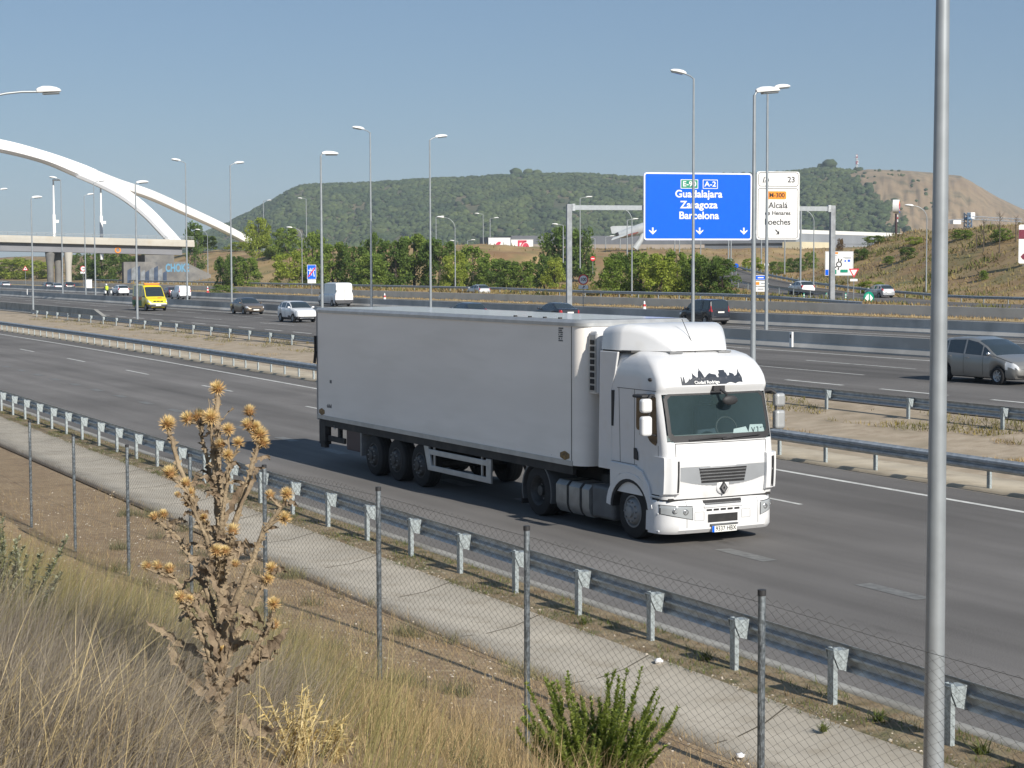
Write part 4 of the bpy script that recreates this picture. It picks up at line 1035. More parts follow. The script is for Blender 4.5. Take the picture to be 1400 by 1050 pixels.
# direction arrows between the two thin lamp poles
bd = sign_on_post('stack of three arrow boards, blue above two white, between thin lamp poles', 1041, 376, 190, 1.4, 1.35, 1.75, XR, (-.4, .4), 'direction_sign')
for k, (m_, t) in enumerate(((M['sign_blue'], M['sign_white']), (M['sign_white'], M['sign_orange']), (M['sign_white'], M['sign_back']))):
    cv = .6 - k * .6
    bd.poly('arrow_board', [(-.72, cv - .26), (.5, cv - .26), (.78, cv), (.5, cv + .26), (-.72, cv + .26)], M['sign_white'], 0, .02)
    if k == 0: bd.poly('blue_face', [(-.67, cv - .21), (.47, cv - .21), (.71, cv), (.47, cv + .21), (-.67, cv + .21)], m_, .021, .008); bd.poly('arrow', [[(.36, cv - .14), (.44, cv - .14), (.6, cv), (.5, cv)], [(.36, cv + .14), (.44, cv + .14), (.6, cv), (.5, cv)]], M['sign_white'], .031)
    elif k == 1: bd.plate('route_plate', -.42, cv, .42, .3, t, .021)
    bd.plate('word_bar', -.08 if k != 1 else .22, cv, .5 if k == 1 else .62, .12, M['sign_white'] if k == 0 else M['sign_back'], .03 if k == 0 else .021)
# large roundabout plan sign
bd = sign_on_post('large white roundabout plan sign standing before the right embankment', 1147.5, 343.5, 205, 1.2, 3.2, 2.75, XR, (-1.1, 1.0), 'roundabout_sign')
bd.plate('panel', 0, 0, 3.2, 2.75, M['sign_white'], -.02, .1, .02); bd.ring('border', 0, 0, 3.14, 2.69, .1, .05, M['sign_back'], .001, .005)
disc(bd, 'roundabout_ring', -.02, -.1, .34, M['sign_black'], .004, .006, 22, .22)
def bar(bd, name, u0, v0, u1, v1, w_, m_, d=.004):
    dx, dy = u1 - u0, v1 - v0; l = sqrt(dx * dx + dy * dy); a, c = -dy / l * w_ / 2, dx / l * w_ / 2
    return bd.poly(name, [(u0 + a, v0 + c), (u1 + a, v1 + c), (u1 - a, v1 - c), (u0 - a, v0 - c)], m_, d)
for a_ in (62, 95, 220, 262): bar(bd, 'roundabout_arm', -.02 + .36 * cos(radians(a_)), -.1 + .36 * sin(radians(a_)), -.02 + .66 * cos(radians(a_)), -.1 + .66 * sin(radians(a_)), .13, M['sign_black'])
bd.plate('route_plate', -.3, 1.17, .34, .2, M['sign_orange'], .004); bd.plate('route_plate', .55, -.86, .85, .34, M['sign_green'], .004, .05); bd.plate('route_plate', -.42, -.95, .24, .5, M['sign_green'], .004); bd.plate('route_plate', 1.1, .3, .28, .24, M['sign_blue'], .004); bd.plate('route_plate', .68, .28, .16, .2, M['sign_blue'], .004); bd.plate('route_plate', -1.38, -1.0, .36, .62, M['sign_blue'], .004)
for (a_, c_, w_) in ((.95, .68, .9), (1.0, .54, .7), (-.3, .92, .3)): bd.plate('word_bar', a_ - .05, c_, w_, .07, M['sign_back'], .004)
# give way sign
bd = sign_on_post('red bordered give way triangle with small plate beside the roundabout sign', 1167.5, 367, 196, 1.1, 1.1, 1.0, XR)
bd.poly('panel', [(-.58, .48), (0, -.52), (.58, .48)], M['sign_red'], 0); bd.poly('white_face', [(-.37, .35), (0, -.29), (.37, .35)], M['sign_white'], .008); bd.plate('lower_plate', 0, -.75, .8, .26, M['sign_white'], 0)
# green divider arrow board at the gore
bd = sign_on_post('round green divider board with white arrows at the exit gore', 1188, 399.5, 184, .95, 1.15, 1.2, XR)
mb = MB(); mb.lathe([(.01, 0), (.66, 0), (.66, .08), (.01, .08)], bd.c, 'y', 24); g_ = mb.build('panel', M['sign_green'], bd.root); g_.rotation_euler = (0, 0, 0)
bd.n = Vector((0, -1, 0)); bd.x = Vector((1, 0, 0))
bd.poly('white_arrow', [(-.52, 0), (-.05, .46), (-.05, -.46)], M['sign_white'], .012); bd.poly('white_arrow', [(.5, 0), (.12, .4), (.12, -.4)], M['sign_white'], .012)
# small direction signs far off
for px, y0, D, zb, m_, lab in ((998, 352, 260, 3, M['sign_back'], 'small square grey sign on the pair of posts below the blue sign corner'), (1006.5, 360.5, 262, 3, M['sign_blue'], 'small round blue sign beyond the dark bush, right of the post pair'), (1001, 365.5, 255, 3, M['sign_green'], 'small green arrow board beyond the dark bush'), (1048, 359, 270, 3.4, M['sign_white'], 'small round white sign behind the thin lamp pole')):
    bd = sign_on_post(lab, px, y0, D, zb, .7, .6); 
    if 'round' in lab: disc(bd, 'panel', 0, 0, .33, m_, 0)
    else: bd.plate('panel', 0, 0, .75, .42, m_, 0)
# tall sign cut by the right edge
bd = sign_on_post('tall white and maroon sign column at the far right edge', 1399.5, 307, 215, 1.3, 1.15, 4.6, XR)
bd.plate('panel', 0, 0, 1.15, 4.6, M['sign_white'], 0, .2, .1); bd.plate('maroon_band', 0, 1.15, 1.15, 1.1, M['maroon'], .101); bd.poly('maroon_diamond', [(0, -1.9), (.35, -1.5), (0, -1.1), (-.35, -1.5)], M['maroon'], .102)
# ------------------------------------------------------------------ small roadside furniture
def flex_post(label, px, py, D, zb, h=.95):
    p = dp(px, py, D); root = empty('marker_post', Vector((p.x, p.y, zb)), 0, label, 'marker post', 'green marker posts at the exit gore')
    mb = MB(); mb.lathe([(.13, 0), (.13, .05), (.075, .1), (.075, h), (.05, h + .03), (.01, h + .03)], n=12); mb.build('tube', M['sign_green'], root)
    mb = MB()
    for z in (h * .5, h * .75): mb.lathe([(.078, z), (.079, z + .1), (.078, z + .1)], n=12)
    mb.build('reflective_band', M['sign_white'], root)
for px, lab in ((1129.5, 'green and white marker post, nearest the gantry leg at the exit gore'), (1156, 'green and white marker post midway between gantry leg and green arrow board'), (1099, 'green and white marker post below the white crossover at the exit gore')):
    p = dp(px, 412, 184); flex_post(lab, px, 412, 184, 1.3)
def cone(label, p):
    root = empty('traffic_cone', p, 0, label, 'traffic cone', 'red and white cones'); k = 1.35
    mb = MB(); mb.lathe([(.16 * k, .03), (.12 * k, .25 * k)], n=12); mb.lathe([(.095 * k, .42 * k), (.07 * k, .58 * k)], n=12); mb.build('red_band', M['red'], root)
    mb = MB(); mb.lathe([(.12 * k, .25 * k), (.095 * k, .42 * k)], n=12); mb.lathe([(.07 * k, .58 * k), (.035 * k, .78 * k), (.0, .78 * k)], n=12); mb.build('white_band', M['sign_white'], root)
    mb = MB(); mb.box((-.22 * k, -.22 * k, 0), (.22 * k, .22 * k, .04)); mb.build('base', M['red'], root)
cone('red and white cone on the second carriageway behind the white van side', gp(526, 413, .92))
cone('red and white cone at the far roadside right of the graffiti wall', gp(284, 400, .92))
cone('red and white cone on the dry strip ahead of the black people carrier', gp(881, 428, .95))
def reflector(label, px, py, X, zb):
    p = xp(px, py, X); root = empty('reflector_post', Vector((p.x, p.y, zb)), 0, label, 'reflector', 'white reflectors on the concrete barrier')
    mb = MB(); mb.box((-.05, -.1, 0), (.05, .1, .75)); mb.build('plate', M['sign_white'], root); mb = MB(); mb.box((-.056, -.06, .45), (-.051, .06, .62)); mb.build('black_mark', M['sign_black'], root)
reflector('white reflector plate on the concrete barrier right of the lorry cab', 1082, 461, 53.0, 1.0)
reflector('white reflector plate on the concrete barrier at the far left', 37, 394, 52.9, 1.4)
p = gp(121, 385, .9); c = dp(120.5, 378, 330); root = empty('control_cabinet', Vector((c.x, c.y, .9)), 0, 'white roadside control cabinet beside the speed limit sign under the bridge', 'cabinet')
mb = MB(); mb.box((-.6, -.35, 0), (.6, .35, 2.0)); mb.build('box', M['sign_white'], root, bevel=.04); mb = MB(); mb.box((-.65, -.4, 2.0), (.65, .4, 2.1)); mb.build('roof', M['sign_back'], root)
# ================================================================== VEHICLES
M['car_glass'] = glassmat('car_glass', (.025, .035, .04), .04)
M['tyre'] = mat('tyre_rubber', (.016, .016, .017), .85, var=.2)
M['rim'] = mat('wheel_rim', (.42, .43, .44), .35, .7, var=.1)
M['head_lens'] = glassmat('headlamp_lens', (.62, .64, .66), .08)
M['tail_lens'] = glassmat('tail_lamp_lens', (.42, .02, .02), .1)
M['plate'] = mat('number_plate', (.78, .78, .74), .4, var=.03)
def paint(name, c, metal=.3): return mat(name, c, .32, metal, var=.04, scale=1, coat=.8)
P_SILVER, P_BROWN, P_WHITE = paint('silver_grey_paint', (.27, .265, .25), .45), paint('brown_gold_paint', (.21, .165, .12), .45), paint('white_car_paint', (.78, .79, .80), .0)
P_BLACK, P_NAVY, P_RED = paint('black_car_paint', (.012, .013, .018), .0), paint('dark_blue_paint', (.02, .028, .05), .1), paint('dark_red_paint', (.14, .015, .02), .1)
P_YELLOW, P_LSILVER = paint('ambulance_yellow', (.82, .68, .015), .0), paint('light_silver_paint', (.50, .52, .54), .4)
M['amb_green'] = mat('reflective_green', (.03, .17, .07), .4); M['amb_orange'] = mat('reflective_orange', (.62, .18, .03), .4)
M['bumper_grey'] = mat('bumper_plastic_grey', (.07, .07, .075), .6)

def wheel(root, x, y, r, wd, side, detail=True, spokes=7, rimr=.66, rim=None):
    s = side; mb = MB(); h = wd / 2
    mb.lathe([(r * rimr, -h), (r * .9, -h), (r * .97, -h * .85), (r, -h * .55), (r, h * .55), (r * .97, h * .85), (r * .9, h), (r * rimr, h), (r * rimr * .97, h * .6), (r * rimr * .97, -h)], (0, 0, 0), 'y', 28 if detail else 14)
    t = mb.build('wheel', M['tyre'], root); t.location = (x, y, r)
    mb = MB(); rr = r * rimr * .985; o = s * h * .86
    if detail:
        mb.lathe([(rr, o - s * .0), (rr * .9, o), (rr * .86, o - s * .05), (.0, o - s * .05)], (0, 0, 0), 'y', 28)
        for k in range(spokes):
            a = 2 * pi * k / spokes; d = Vector((cos(a), 0, sin(a))); p = Vector((-sin(a), 0, cos(a)))
            q = [d * rr * .12 - p * rr * .13, d * rr * .9 - p * rr * .09, d * rr * .9 + p * rr * .09, d * rr * .12 + p * rr * .13]
            mb.prism([v + Vector((0, o - s * .012, 0)) for v in (q if s < 0 else q[::-1])], (0, -s * .03, 0))
        mb.lathe([(rr * .2, o - s * .02), (rr * .2, o + s * .006), (.0, o + s * .01)], (0, 0, 0), 'y', 12)
    else: mb.lathe([(rr, o), (rr * .6, o - s * .03), (.0, o - s * .02)], (0, 0, 0), 'y', 12)
    mb.build('rim', rim or M['rim'], t); return t

def car(label, cat, spec, paint_, ref, at_, heading, detail=True, extra=None, name='car', group=None):
    """ref: local (x, y) of the spot that stands at at_; x forward from the middle, y left"""
    S = spec; L, W, H = S['L'], S['W'], S['H']; top, belt = S['top'], S['belt']
    root = empty(name, (0, 0, 0), heading, label, cat, group); c_, s_ = cos(heading), sin(heading)
    root.location = Vector(at_) - Vector((c_ * ref[0] - s_ * ref[1], s_ * ref[0] + c_ * ref[1], 0))
    rw = S.get('rw', .31); R_ = rw * 1.16; zs = S.get('sill', .24); wx = S['wheels']; hoodx = S['ws'][0]
    st = set(np.round(np.linspace(0, L, 34 if detail else 22), 3)) | {x for x, _ in top} | {.03, .07, .12, .2, L - .03, L - .08, L - .16}
    for a, b in S['side']: st |= {a, b}
    st |= set(S['ws']) | set(S['rg'])
    for q in wx:
        for t in np.linspace(-1, 1, 13 if detail else 9): st.add(round(q + R_ * sin(t * pi / 2), 4))
    st = sorted(x for x in st if 0 <= x <= L); st = [x for i, x in enumerate(st) if i == 0 or x - st[i - 1] > .004]
    plan = S.get('plan', [(0, .74), (.05, .82), (.18, .90), (.6, .97), (1.2, 1), (L - .9, 1), (L - .3, .96), (L - .06, .9), (L, .84)])
    tum = S.get('tum', .2); gm = H - lerp(belt, L * .5)
    def ring(x):
        zt = lerp(top, x); zb0 = lerp(belt, x); w_ = W / 2 * lerp(plan, x); g = max(0, min(1, (zt - zb0) / gm)); zb = min(zb0, zt - .035)
        wr = w_ * (1 - tum * g); z0 = zs + (.1 if x < .12 or x > L - .1 else 0)
        ar = 0
        for q in wx:
            if abs(x - q) < R_: ar = max(ar, rw + sqrt(max(0, R_ * R_ - (x - q) ** 2)))
        lo = max(z0, ar); h = zb - lo
        k = .55 * g
        return [(0, z0), (w_ * .72, z0), (w_ * .92, lo), (w_ * .975, lo + h * .12), (w_ * .995, lo + h * .3), (w_, lo + h * .5), (w_ * .998, lo + h * .68), (w_ * .985, lo + h * .84), (w_ * .965, zb - .02), (w_ * .945, zb),
                (w_ * .945 * (1 - .5 * (1 - g)) * g + w_ * .90 * (1 - g) if False else (wr * .97 if g > .02 else w_ * .9), max(zb + .006, zt - .075 * min(1, g * 3) - .012)), (wr * .90 if g > .02 else w_ * .84, zt - .03 * min(1, g * 3) - .004), (wr * .72, zt - .002), (wr * .4, zt + .008), (0, zt + .012)]
    rings = [ring(x) for x in st]; nr = len(rings[0])
    V = []; idx = {}
    def vid(i, j, s):
        if j in (0, nr - 1): s = 1
        k = (i, j, s)
        if k not in idx: idx[k] = len(V); y, z = rings[i][j]; V.append((L / 2 - st[i], y * s, z))
        return idx[k]
    faces = []
    for i in range(len(st) - 1):
        for j in range(nr - 1):
            for s in (1, -1):
                f = [vid(i, j, s), vid(i, j + 1, s), vid(i + 1, j + 1, s), vid(i + 1, j, s)]
                if s > 0: f = f[::-1]
                f = [a for n, a in enumerate(f) if a not in f[:n]]
                faces.append((f, i, j, s, 'skin'))
    for i, sg in ((0, 1), (len(st) - 1, -1)):       # front and rear faces, in columns
        cols = 7; grid = []
        for j in range(nr):
            y, z = rings[i][j]; row = []
            for k in range(cols + 1):
                t = -1 + 2 * k / cols
                if k == 0: row.append(vid(i, j, -1))
                elif k == cols: row.append(vid(i, j, 1))
                else: V.append((L / 2 - st[i] + sg * .05 * (1 - t * t) * 1.0, y * t, z)); row.append(len(V) - 1)
            grid.append(row)
        for j in range(nr - 1):
            for k in range(cols):
                f = [grid[j][k], grid[j][k + 1], grid[j + 1][k + 1], grid[j + 1][k]]
                f = [a for n, a in enumerate(f) if a not in f[:n]]
                if len(f) > 2: faces.append((f if sg > 0 else f[::-1], i, j, 0, 'front' if sg > 0 else 'rear'))
    zones = {}
    for f, i, j, s, kind in faces:
        cx = L / 2 - sum(V[a][0] for a in f) / len(f); cy = sum(V[a][1] for a in f) / len(f); cz = sum(V[a][2] for a in f) / len(f)
        key = ('body', 0)
        if kind == 'skin':
            if S['ws'][0] <= cx <= S['ws'][1] and j >= 11: key = ('windscreen', 0)
            elif S['rg'][0] <= cx <= S['rg'][1] and j >= 11: key = ('rear_window', 0)
            elif j == 9:
                for n, (a, b) in enumerate(S['side']):
                    if a <= cx <= b and lerp(top, cx) - lerp(belt, cx) > .1: key = ('side_window', (n, s))
        for nm, pred, split in S.get('zones', []):
            if key[0] == 'body' and pred(cx, cy, cz, j, kind): key = (nm, (1 if cy > 0 else -1) if split else (int(cx > L / 2) if nm == 'bumper_trim' else 0))
        zones.setdefault(key, []).append(f)
    mats = dict(body=paint_, windscreen=M['car_glass'], rear_window=M['car_glass'], side_window=M['car_glass'], headlight=M['head_lens'], tail_light=M['tail_lens'], grille=M['dark'], bumper_trim=M['bumper_grey'], roof_rail=M['dark'])
    mats.update(S.get('mats', {}))
    for (nm, q), fl in zones.items():
        mb = MB(); mp = {}; vs = []; fs = []
        for f in fl:
            for a in f:
                if a not in mp: mp[a] = len(vs); vs.append(V[a])
            fs.append(tuple(mp[a] for a in f))
        mb.add(vs, fs, 0, True); mb.build(nm, mats[nm], root, angle=38)
    for q in wx:
        for s in (1, -1): wheel(root, L / 2 - q, s * (W / 2 - .115), rw, .2, s, detail)
    mb = MB(); mb.box((-L / 2 + .3, -W / 2 * .80, .2), (L / 2 - .3, W / 2 * .80, lerp(belt, L * .5) * .8)); mb.build('underbody', M['black'], root)
    if S.get('mirrors', True):
        mx = L / 2 - S['ws'][0] - .18; mz = lerp(belt, S['ws'][0] + .2) + .09
        for s in (1, -1):
            mb = MB(); mb.ball((mx, s * (W / 2 + .09), mz), (.07, .11, .075), nu=10, nv=6); mb.tube([(mx, s * (W / 2 * .94), mz - .06), (mx, s * (W / 2 + .05), mz - .02)], .025, 6); mb.build('wing_mirror', S.get('mirror_m', paint_), root)
    pz = S.get('plate', (.42, .75))
    for k, x, sg in ((0, L / 2 + .052, 1), (1, -L / 2 - .052, -1)):
        mb = MB(); mb.box((x - .006, -.26, pz[k] - .055), (x + .006, .26, pz[k] + .055)); mb.build('number_plate', M['plate'], root)
    if detail:
        for xq in S.get('seams', []):      # shut lines of the doors
            for s in (1, -1):
                mb = MB(); r_ = ring(xq); pts = [(L / 2 - xq, s * (r_[j][0] + .002), r_[j][1]) for j in range(3, 10)]; mb.tube(pts, .006, 4); mb.build('door_seam', M['black'], root)
        for xq in S.get('handles', []):
            for s in (1, -1):
                mb = MB(); z = lerp(belt, xq) - .12; mb.box((L / 2 - xq - .09, min(s * (W / 2 - .012), s * (W / 2 + .022)), z - .015), (L / 2 - xq + .09, max(s * (W / 2 - .012), s * (W / 2 + .022)), z + .015)); mb.build('door_handle', paint_, root, bevel=.008)
    if extra: extra(root, S)
    return root
def zfront(zl, zh, y0, depth=.4): return lambda x, y, z, j, k: (x < depth and zl < z < zh and abs(y) > y0 and j < 10)
def zrear(L, zl, zh, y0, depth=.25): return lambda x, y, z, j, k: (x > L - depth and zl < z < zh and abs(y) > y0)
def basic_zones(L, W, hz=(.58, .76), tz=(.75, 1.05), grille=(.42, .62), dark_low=.3, gw=.42):
    return [('headlight', zfront(hz[0], hz[1], W * .29, .42), True), ('tail_light', zrear(L, tz[0], tz[1], W * .36), True),
            ('grille', lambda x, y, z, j, k: k == 'front' and grille[0] < z < grille[1] and abs(y) < gw, False),
            ('bumper_trim', lambda x, y, z, j, k: z < dark_low + .02 and j > 0 and (x < .25 or x > L - .2), False)]
SEDAN = dict(L=4.6, W=1.8, H=1.46, rw=.315, wheels=(.92, 3.6), ws=(1.25, 2.05), rg=(3.35, 4.0), side=[(1.5, 2.42), (2.5, 3.35), (3.4, 3.72)],
             top=[(0, .56), (.06, .66), (.2, .76), (.8, .90), (1.25, .97), (1.7, 1.25), (2.05, 1.40), (2.5, 1.46), (3.0, 1.44), (3.35, 1.36), (4.0, 1.05), (4.45, 1.0), (4.56, .93), (4.6, .7)],
             belt=[(0, .7), (1.25, .93), (4.0, 1.0), (4.6, 1.0)], seams=(1.42, 2.46, 3.42), handles=(2.3, 3.25))
SEDAN['zones'] = basic_zones(4.6, 1.8, (.58, .74), (.72, .93))
HATCH = dict(L=4.05, W=1.72, H=1.47, rw=.30, wheels=(.82, 3.3), ws=(1.05, 1.8), rg=(3.35, 3.86), side=[(1.3, 2.2), (2.28, 3.05), (3.12, 3.5)],
             top=[(0, .56), (.06, .68), (.2, .8), (.7, .94), (1.05, 1.0), (1.45, 1.27), (1.8, 1.41), (2.3, 1.47), (3.0, 1.45), (3.4, 1.38), (3.86, 1.02), (3.98, .95), (4.05, .7)],
             belt=[(0, .72), (1.05, .95), (3.86, 1.02), (4.05, 1.0)], seams=(1.22, 2.24, 3.05), handles=(2.1, 2.95), plate=(.42, .62))
HATCH['zones'] = basic_zones(4.05, 1.72, (.6, .78), (.8, 1.06))
CROSS = dict(L=4.3, W=1.78, H=1.59, rw=.335, sill=.3, wheels=(.88, 3.48), ws=(1.15, 1.95), rg=(3.6, 4.12), side=[(1.4, 2.35), (2.43, 3.3), (3.38, 3.78)],
             top=[(0, .64), (.06, .78), (.2, .9), (.75, 1.03), (1.15, 1.09), (1.6, 1.4), (1.95, 1.53), (2.5, 1.59), (3.2, 1.57), (3.65, 1.5), (4.12, 1.12), (4.24, 1.02), (4.3, .75)],
             belt=[(0, .8), (1.15, 1.04), (4.1, 1.14), (4.3, 1.1)], seams=(1.34, 2.39, 3.34), handles=(2.25, 3.2), plate=(.52, .8))
CROSS['zones'] = [('headlight', zfront(.70, .88, .5, .45), True), ('tail_light', zrear(4.3, .85, 1.12, .62), True), ('grille', lambda x, y, z, j, k: k == 'front' and .66 < z < .8 and abs(y) < .5, False), ('bumper_trim', lambda x, y, z, j, k: z < .46 and j > 0, False)]
MPV = dict(L=4.26, W=1.81, H=1.62, rw=.32, wheels=(.86, 3.55), ws=(.98, 1.95), rg=(3.68, 4.08), side=[(1.3, 1.62), (1.68, 2.5), (2.58, 3.4), (3.47, 3.9)],
           top=[(0, .58), (.06, .70), (.2, .82), (.6, .95), (.98, 1.04), (1.5, 1.36), (1.95, 1.54), (2.5, 1.62), (3.2, 1.6), (3.7, 1.53), (4.08, 1.1), (4.2, .98), (4.26, .7)],
           belt=[(0, .75), (.98, .98), (4.1, 1.08), (4.26, 1.05)], seams=(1.56, 2.54, 3.44), handles=(2.36, 3.26), plate=(.40, .8), mirror_m=M['chrome'])
MPV['zones'] = [('headlight', zfront(.60, .80, .44, .5), True), ('tail_light', zrear(4.26, .8, 1.2, .66), True), ('grille', lambda x, y, z, j, k: (k == 'front' and (.56 < z < .64 or .3 < z < .44) and abs(y) < .55), False), ('bumper_trim', lambda x, y, z, j, k: z < .26 and j > 0, False)]
KOMBI = dict(L=4.36, W=1.75, H=1.80, rw=.315, wheels=(.85, 3.6), ws=(1.0, 1.75), rg=(4.16, 4.28), side=[(1.25, 2.1), (2.18, 3.1), (3.2, 4.0)], tum=.12,
             top=[(0, .6), (.06, .74), (.2, .88), (.65, 1.0), (1.0, 1.08), (1.4, 1.42), (1.75, 1.66), (2.2, 1.78), (3.0, 1.8), (4.0, 1.77), (4.16, 1.70), (4.28, 1.15), (4.33, .95), (4.36, .6)],
             belt=[(0, .8), (1.0, 1.03), (4.36, 1.1)], seams=(1.18, 2.14, 3.15), handles=(2.0,), plate=(.42, .9))
KOMBI['zones'] = [('headlight', zfront(.64, .84, .44, .4), True), ('tail_light', zrear(4.36, .95, 1.32, .62, .3), True), ('grille', lambda x, y, z, j, k: k == 'front' and .5 < z < .62 and abs(y) < .5, False), ('bumper_trim', lambda x, y, z, j, k: z < .5 and j > 0 and (x < .2 or x > 4.2), False)]
VAN = dict(L=5.4, W=2.02, H=2.5, rw=.34, sill=.32, wheels=(.95, 4.3), ws=(.95, 1.72), rg=(9, 9.1), side=[(1.2, 2.05)], tum=.1,
           top=[(0, .7), (.08, .92), (.3, 1.1), (.7, 1.24), (.95, 1.36), (1.4, 1.95), (1.72, 2.28), (2.05, 2.44), (2.6, 2.5), (5.2, 2.5), (5.34, 2.44), (5.4, 2.2)],
           belt=[(0, .95), (.95, 1.28), (2.2, 1.34), (5.4, 1.34)], seams=(1.15, 2.15, 3.3), handles=(2.0,), plate=(.55, .8), mirror_m=M['dark'],
           plan=[(0, .78), (.06, .86), (.2, .93), (.7, .98), (1.2, 1), (5.3, 1), (5.4, .985)])
SV = dict(VAN); SV['zones'] = [('headlight', zfront(.82, 1.12, .62, .5), True), ('tail_light', zrear(5.4, .9, 1.3, .9, .1), True), ('grille', lambda x, y, z, j, k: k == 'front' and .72 < z < .9 and abs(y) < .6, False), ('bumper_trim', lambda x, y, z, j, k: z < .62 and j > 0 and (x < .5 or x > 5.2), False)]
AMB = dict(SV); AMB['side'] = [(1.2, 2.05), (2.3, 3.2), (3.4, 5.0)]
AMB['zones'] = SV['zones'] + [('orange_stripe', lambda x, y, z, j, k: k == 'skin' and x > 2.15 and 1.05 < z < 1.4, False), ('green_panel', lambda x, y, z, j, k: k == 'skin' and x > 2.2 and .5 < z < 1.05, False)]
AMB['mats'] = dict(orange_stripe=M['amb_orange'], green_panel=M['amb_green'], grille=M['dark'], bumper_trim=M['bumper_grey'])
IN, OUT = -pi / 2, pi / 2
def near_wheel(S, k=0): return (S['L'] / 2 - S['wheels'][k], -(S['W'] / 2 - .03))
def rear_left(S): return (-S['L'] / 2, S['W'] / 2)
car('silver grey people carrier at the right edge, partly hidden by the thick lamp pole', 'car', MPV, P_SILVER, near_wheel(MPV), gp(1363, 526.5, .85), IN + .03)
def amb_extra(root, S):
    L = S['L']
    mb = MB(); mb.box((L / 2 - 2.3, -.75, 2.5), (L / 2 - 2.0, .75, 2.66)); mb.build('beacon_bar', M['sign_orange'], root, bevel=.03)
    for s in (.6, -.6): mb = MB(); mb.ball((L / 2 - 4.9, s, 2.55), (.1, .1, .12), nu=8, nv=6); mb.build('beacon', M['sign_blue'], root)
    mb = MB()
    for y in (-.34, 0, .34): mb.box((L / 2 + .03, y - .14, .90), (L / 2 + .066, y + .14, .98))
    mb.build('grille_slot', M['dark'], root)
    mb = MB(); mb.box((L / 2 - .1, -.8, .62), (L / 2 + .06, .8, .72)); mb.build('bumper_bar', M['sign_white'], root, bevel=.02)
    mb = MB(); mb.box((L / 2 - .62, .12, 1.22), (L / 2 - .58, .5, 1.27)); mb.build('emblem', M['sign_red'], root)
car('yellow ambulance van with dark tinted windows on the main carriageway', 'ambulance', AMB, P_YELLOW, near_wheel(AMB), gp(199, 425, .9), IN + .02, extra=amb_extra, name='ambulance')
car('brown gold saloon car following the yellow ambulance', 'car', SEDAN, P_BROWN, near_wheel(SEDAN), gp(332.5, 430, .9), IN + .02)
car('white crossover car with dark lower trim just behind the trailer', 'car', CROSS, P_WHITE, near_wheel(CROSS), gp(400, 441, .88), IN + .02)
def van_extra(root, S):
    L = S['L']; mb = MB(); mb.tube([(-L / 2 - .055, 0, .7), (-L / 2 - .055, 0, 2.35)], .012, 4)
    for s in (1, -1): mb.box((-L / 2 - .06, s * .9 - .03, 1.5), (-L / 2 - .03, s * .9 + .03, 1.75))
    mb.build('rear_door_seam', M['dark'], root)
p = dp(458.5, 430, 190); car('large white van with plain rear doors, seen over the back of the trailer', 'van', SV, P_WHITE, rear_left(VAN), Vector((p.x, p.y, .9)), OUT, extra=van_extra, name='van')
p = dp(971, 440, 127); car('black people carrier with lit red tail lamps, right of the pole under the blue sign', 'car', KOMBI, P_BLACK, rear_left(KOMBI), Vector((p.x, p.y, .9)), OUT)
p = dp(640, 430, 134); car('dark blue car whose roof only shows over the middle of the trailer roof', 'car', HATCH, P_NAVY, rear_left(HATCH), Vector((p.x, p.y, .9)), OUT, detail=False)
p = dp(765, 430, 133); car('black saloon whose roof shows over the trailer roof by the gantry leg', 'car', SEDAN, P_BLACK, rear_left(SEDAN), Vector((p.x, p.y, .9)), OUT, detail=False)
p = dp(161.5, 400, 268); car('white hatchback seen from behind, beside the motorcycle rider in yellow', 'car', CROSS, P_WHITE, rear_left(CROSS), Vector((p.x, p.y, .9)), OUT, detail=False)
KV_ = dict(KOMBI); KV_['side'] = [(1.25, 2.1)]; KV_['rg'] = (9, 9.1)
p = dp(244.5, 407, 236); car('small white panel van with closed rear, right of the ambulance', 'van', KV_, P_WHITE, rear_left(KOMBI), Vector((p.x, p.y, .9)), OUT, detail=False, name='van')
p = dp(231, 405, 252); car('dark red car half hidden between ambulance and small white van', 'car', HATCH, P_RED, rear_left(HATCH), Vector((p.x, p.y, .9)), OUT, detail=False)
for px, D, S, pt, lab in ((63, 345, HATCH, P_NAVY, 'dark hatchback, leftmost of three cars under the bridge'), (74, 325, SEDAN, P_LSILVER, 'light silver car, middle of three cars under the bridge'), (90, 330, CROSS, P_BLACK, 'dark tall car, rightmost of three cars under the bridge by the pale column'), (3, 365, SEDAN, P_LSILVER, 'silver car cut by the left edge of the scene')):
    p = dp(px, 395, D); car(lab, 'car', S, pt, rear_left(S), Vector((p.x, p.y, .9)), OUT, detail=False)
p = dp(1206, 414, 200); x_, z_ = ex(p.y); car('small silver hatchback on the exit road by the green arrow board', 'car', HATCH, P_LSILVER, rear_left(HATCH), Vector((p.x, p.y, z_ + .07)), OUT - .12)
p = dp(1095.5, 406, 206); x_, z_ = ex(p.y); car('white crossover car climbing the exit road beside the gantry leg', 'car', CROSS, P_WHITE, rear_left(CROSS), Vector((p.x, p.y, z_ + .07)), OUT - .22)
p = dp(655, 400, 231); car('small silver hatchback on the side road behind the pale wall, below the billboards', 'car', HATCH, P_LSILVER, rear_left(HATCH), Vector((p.x, p.y, 1.28)), OUT, detail=False)

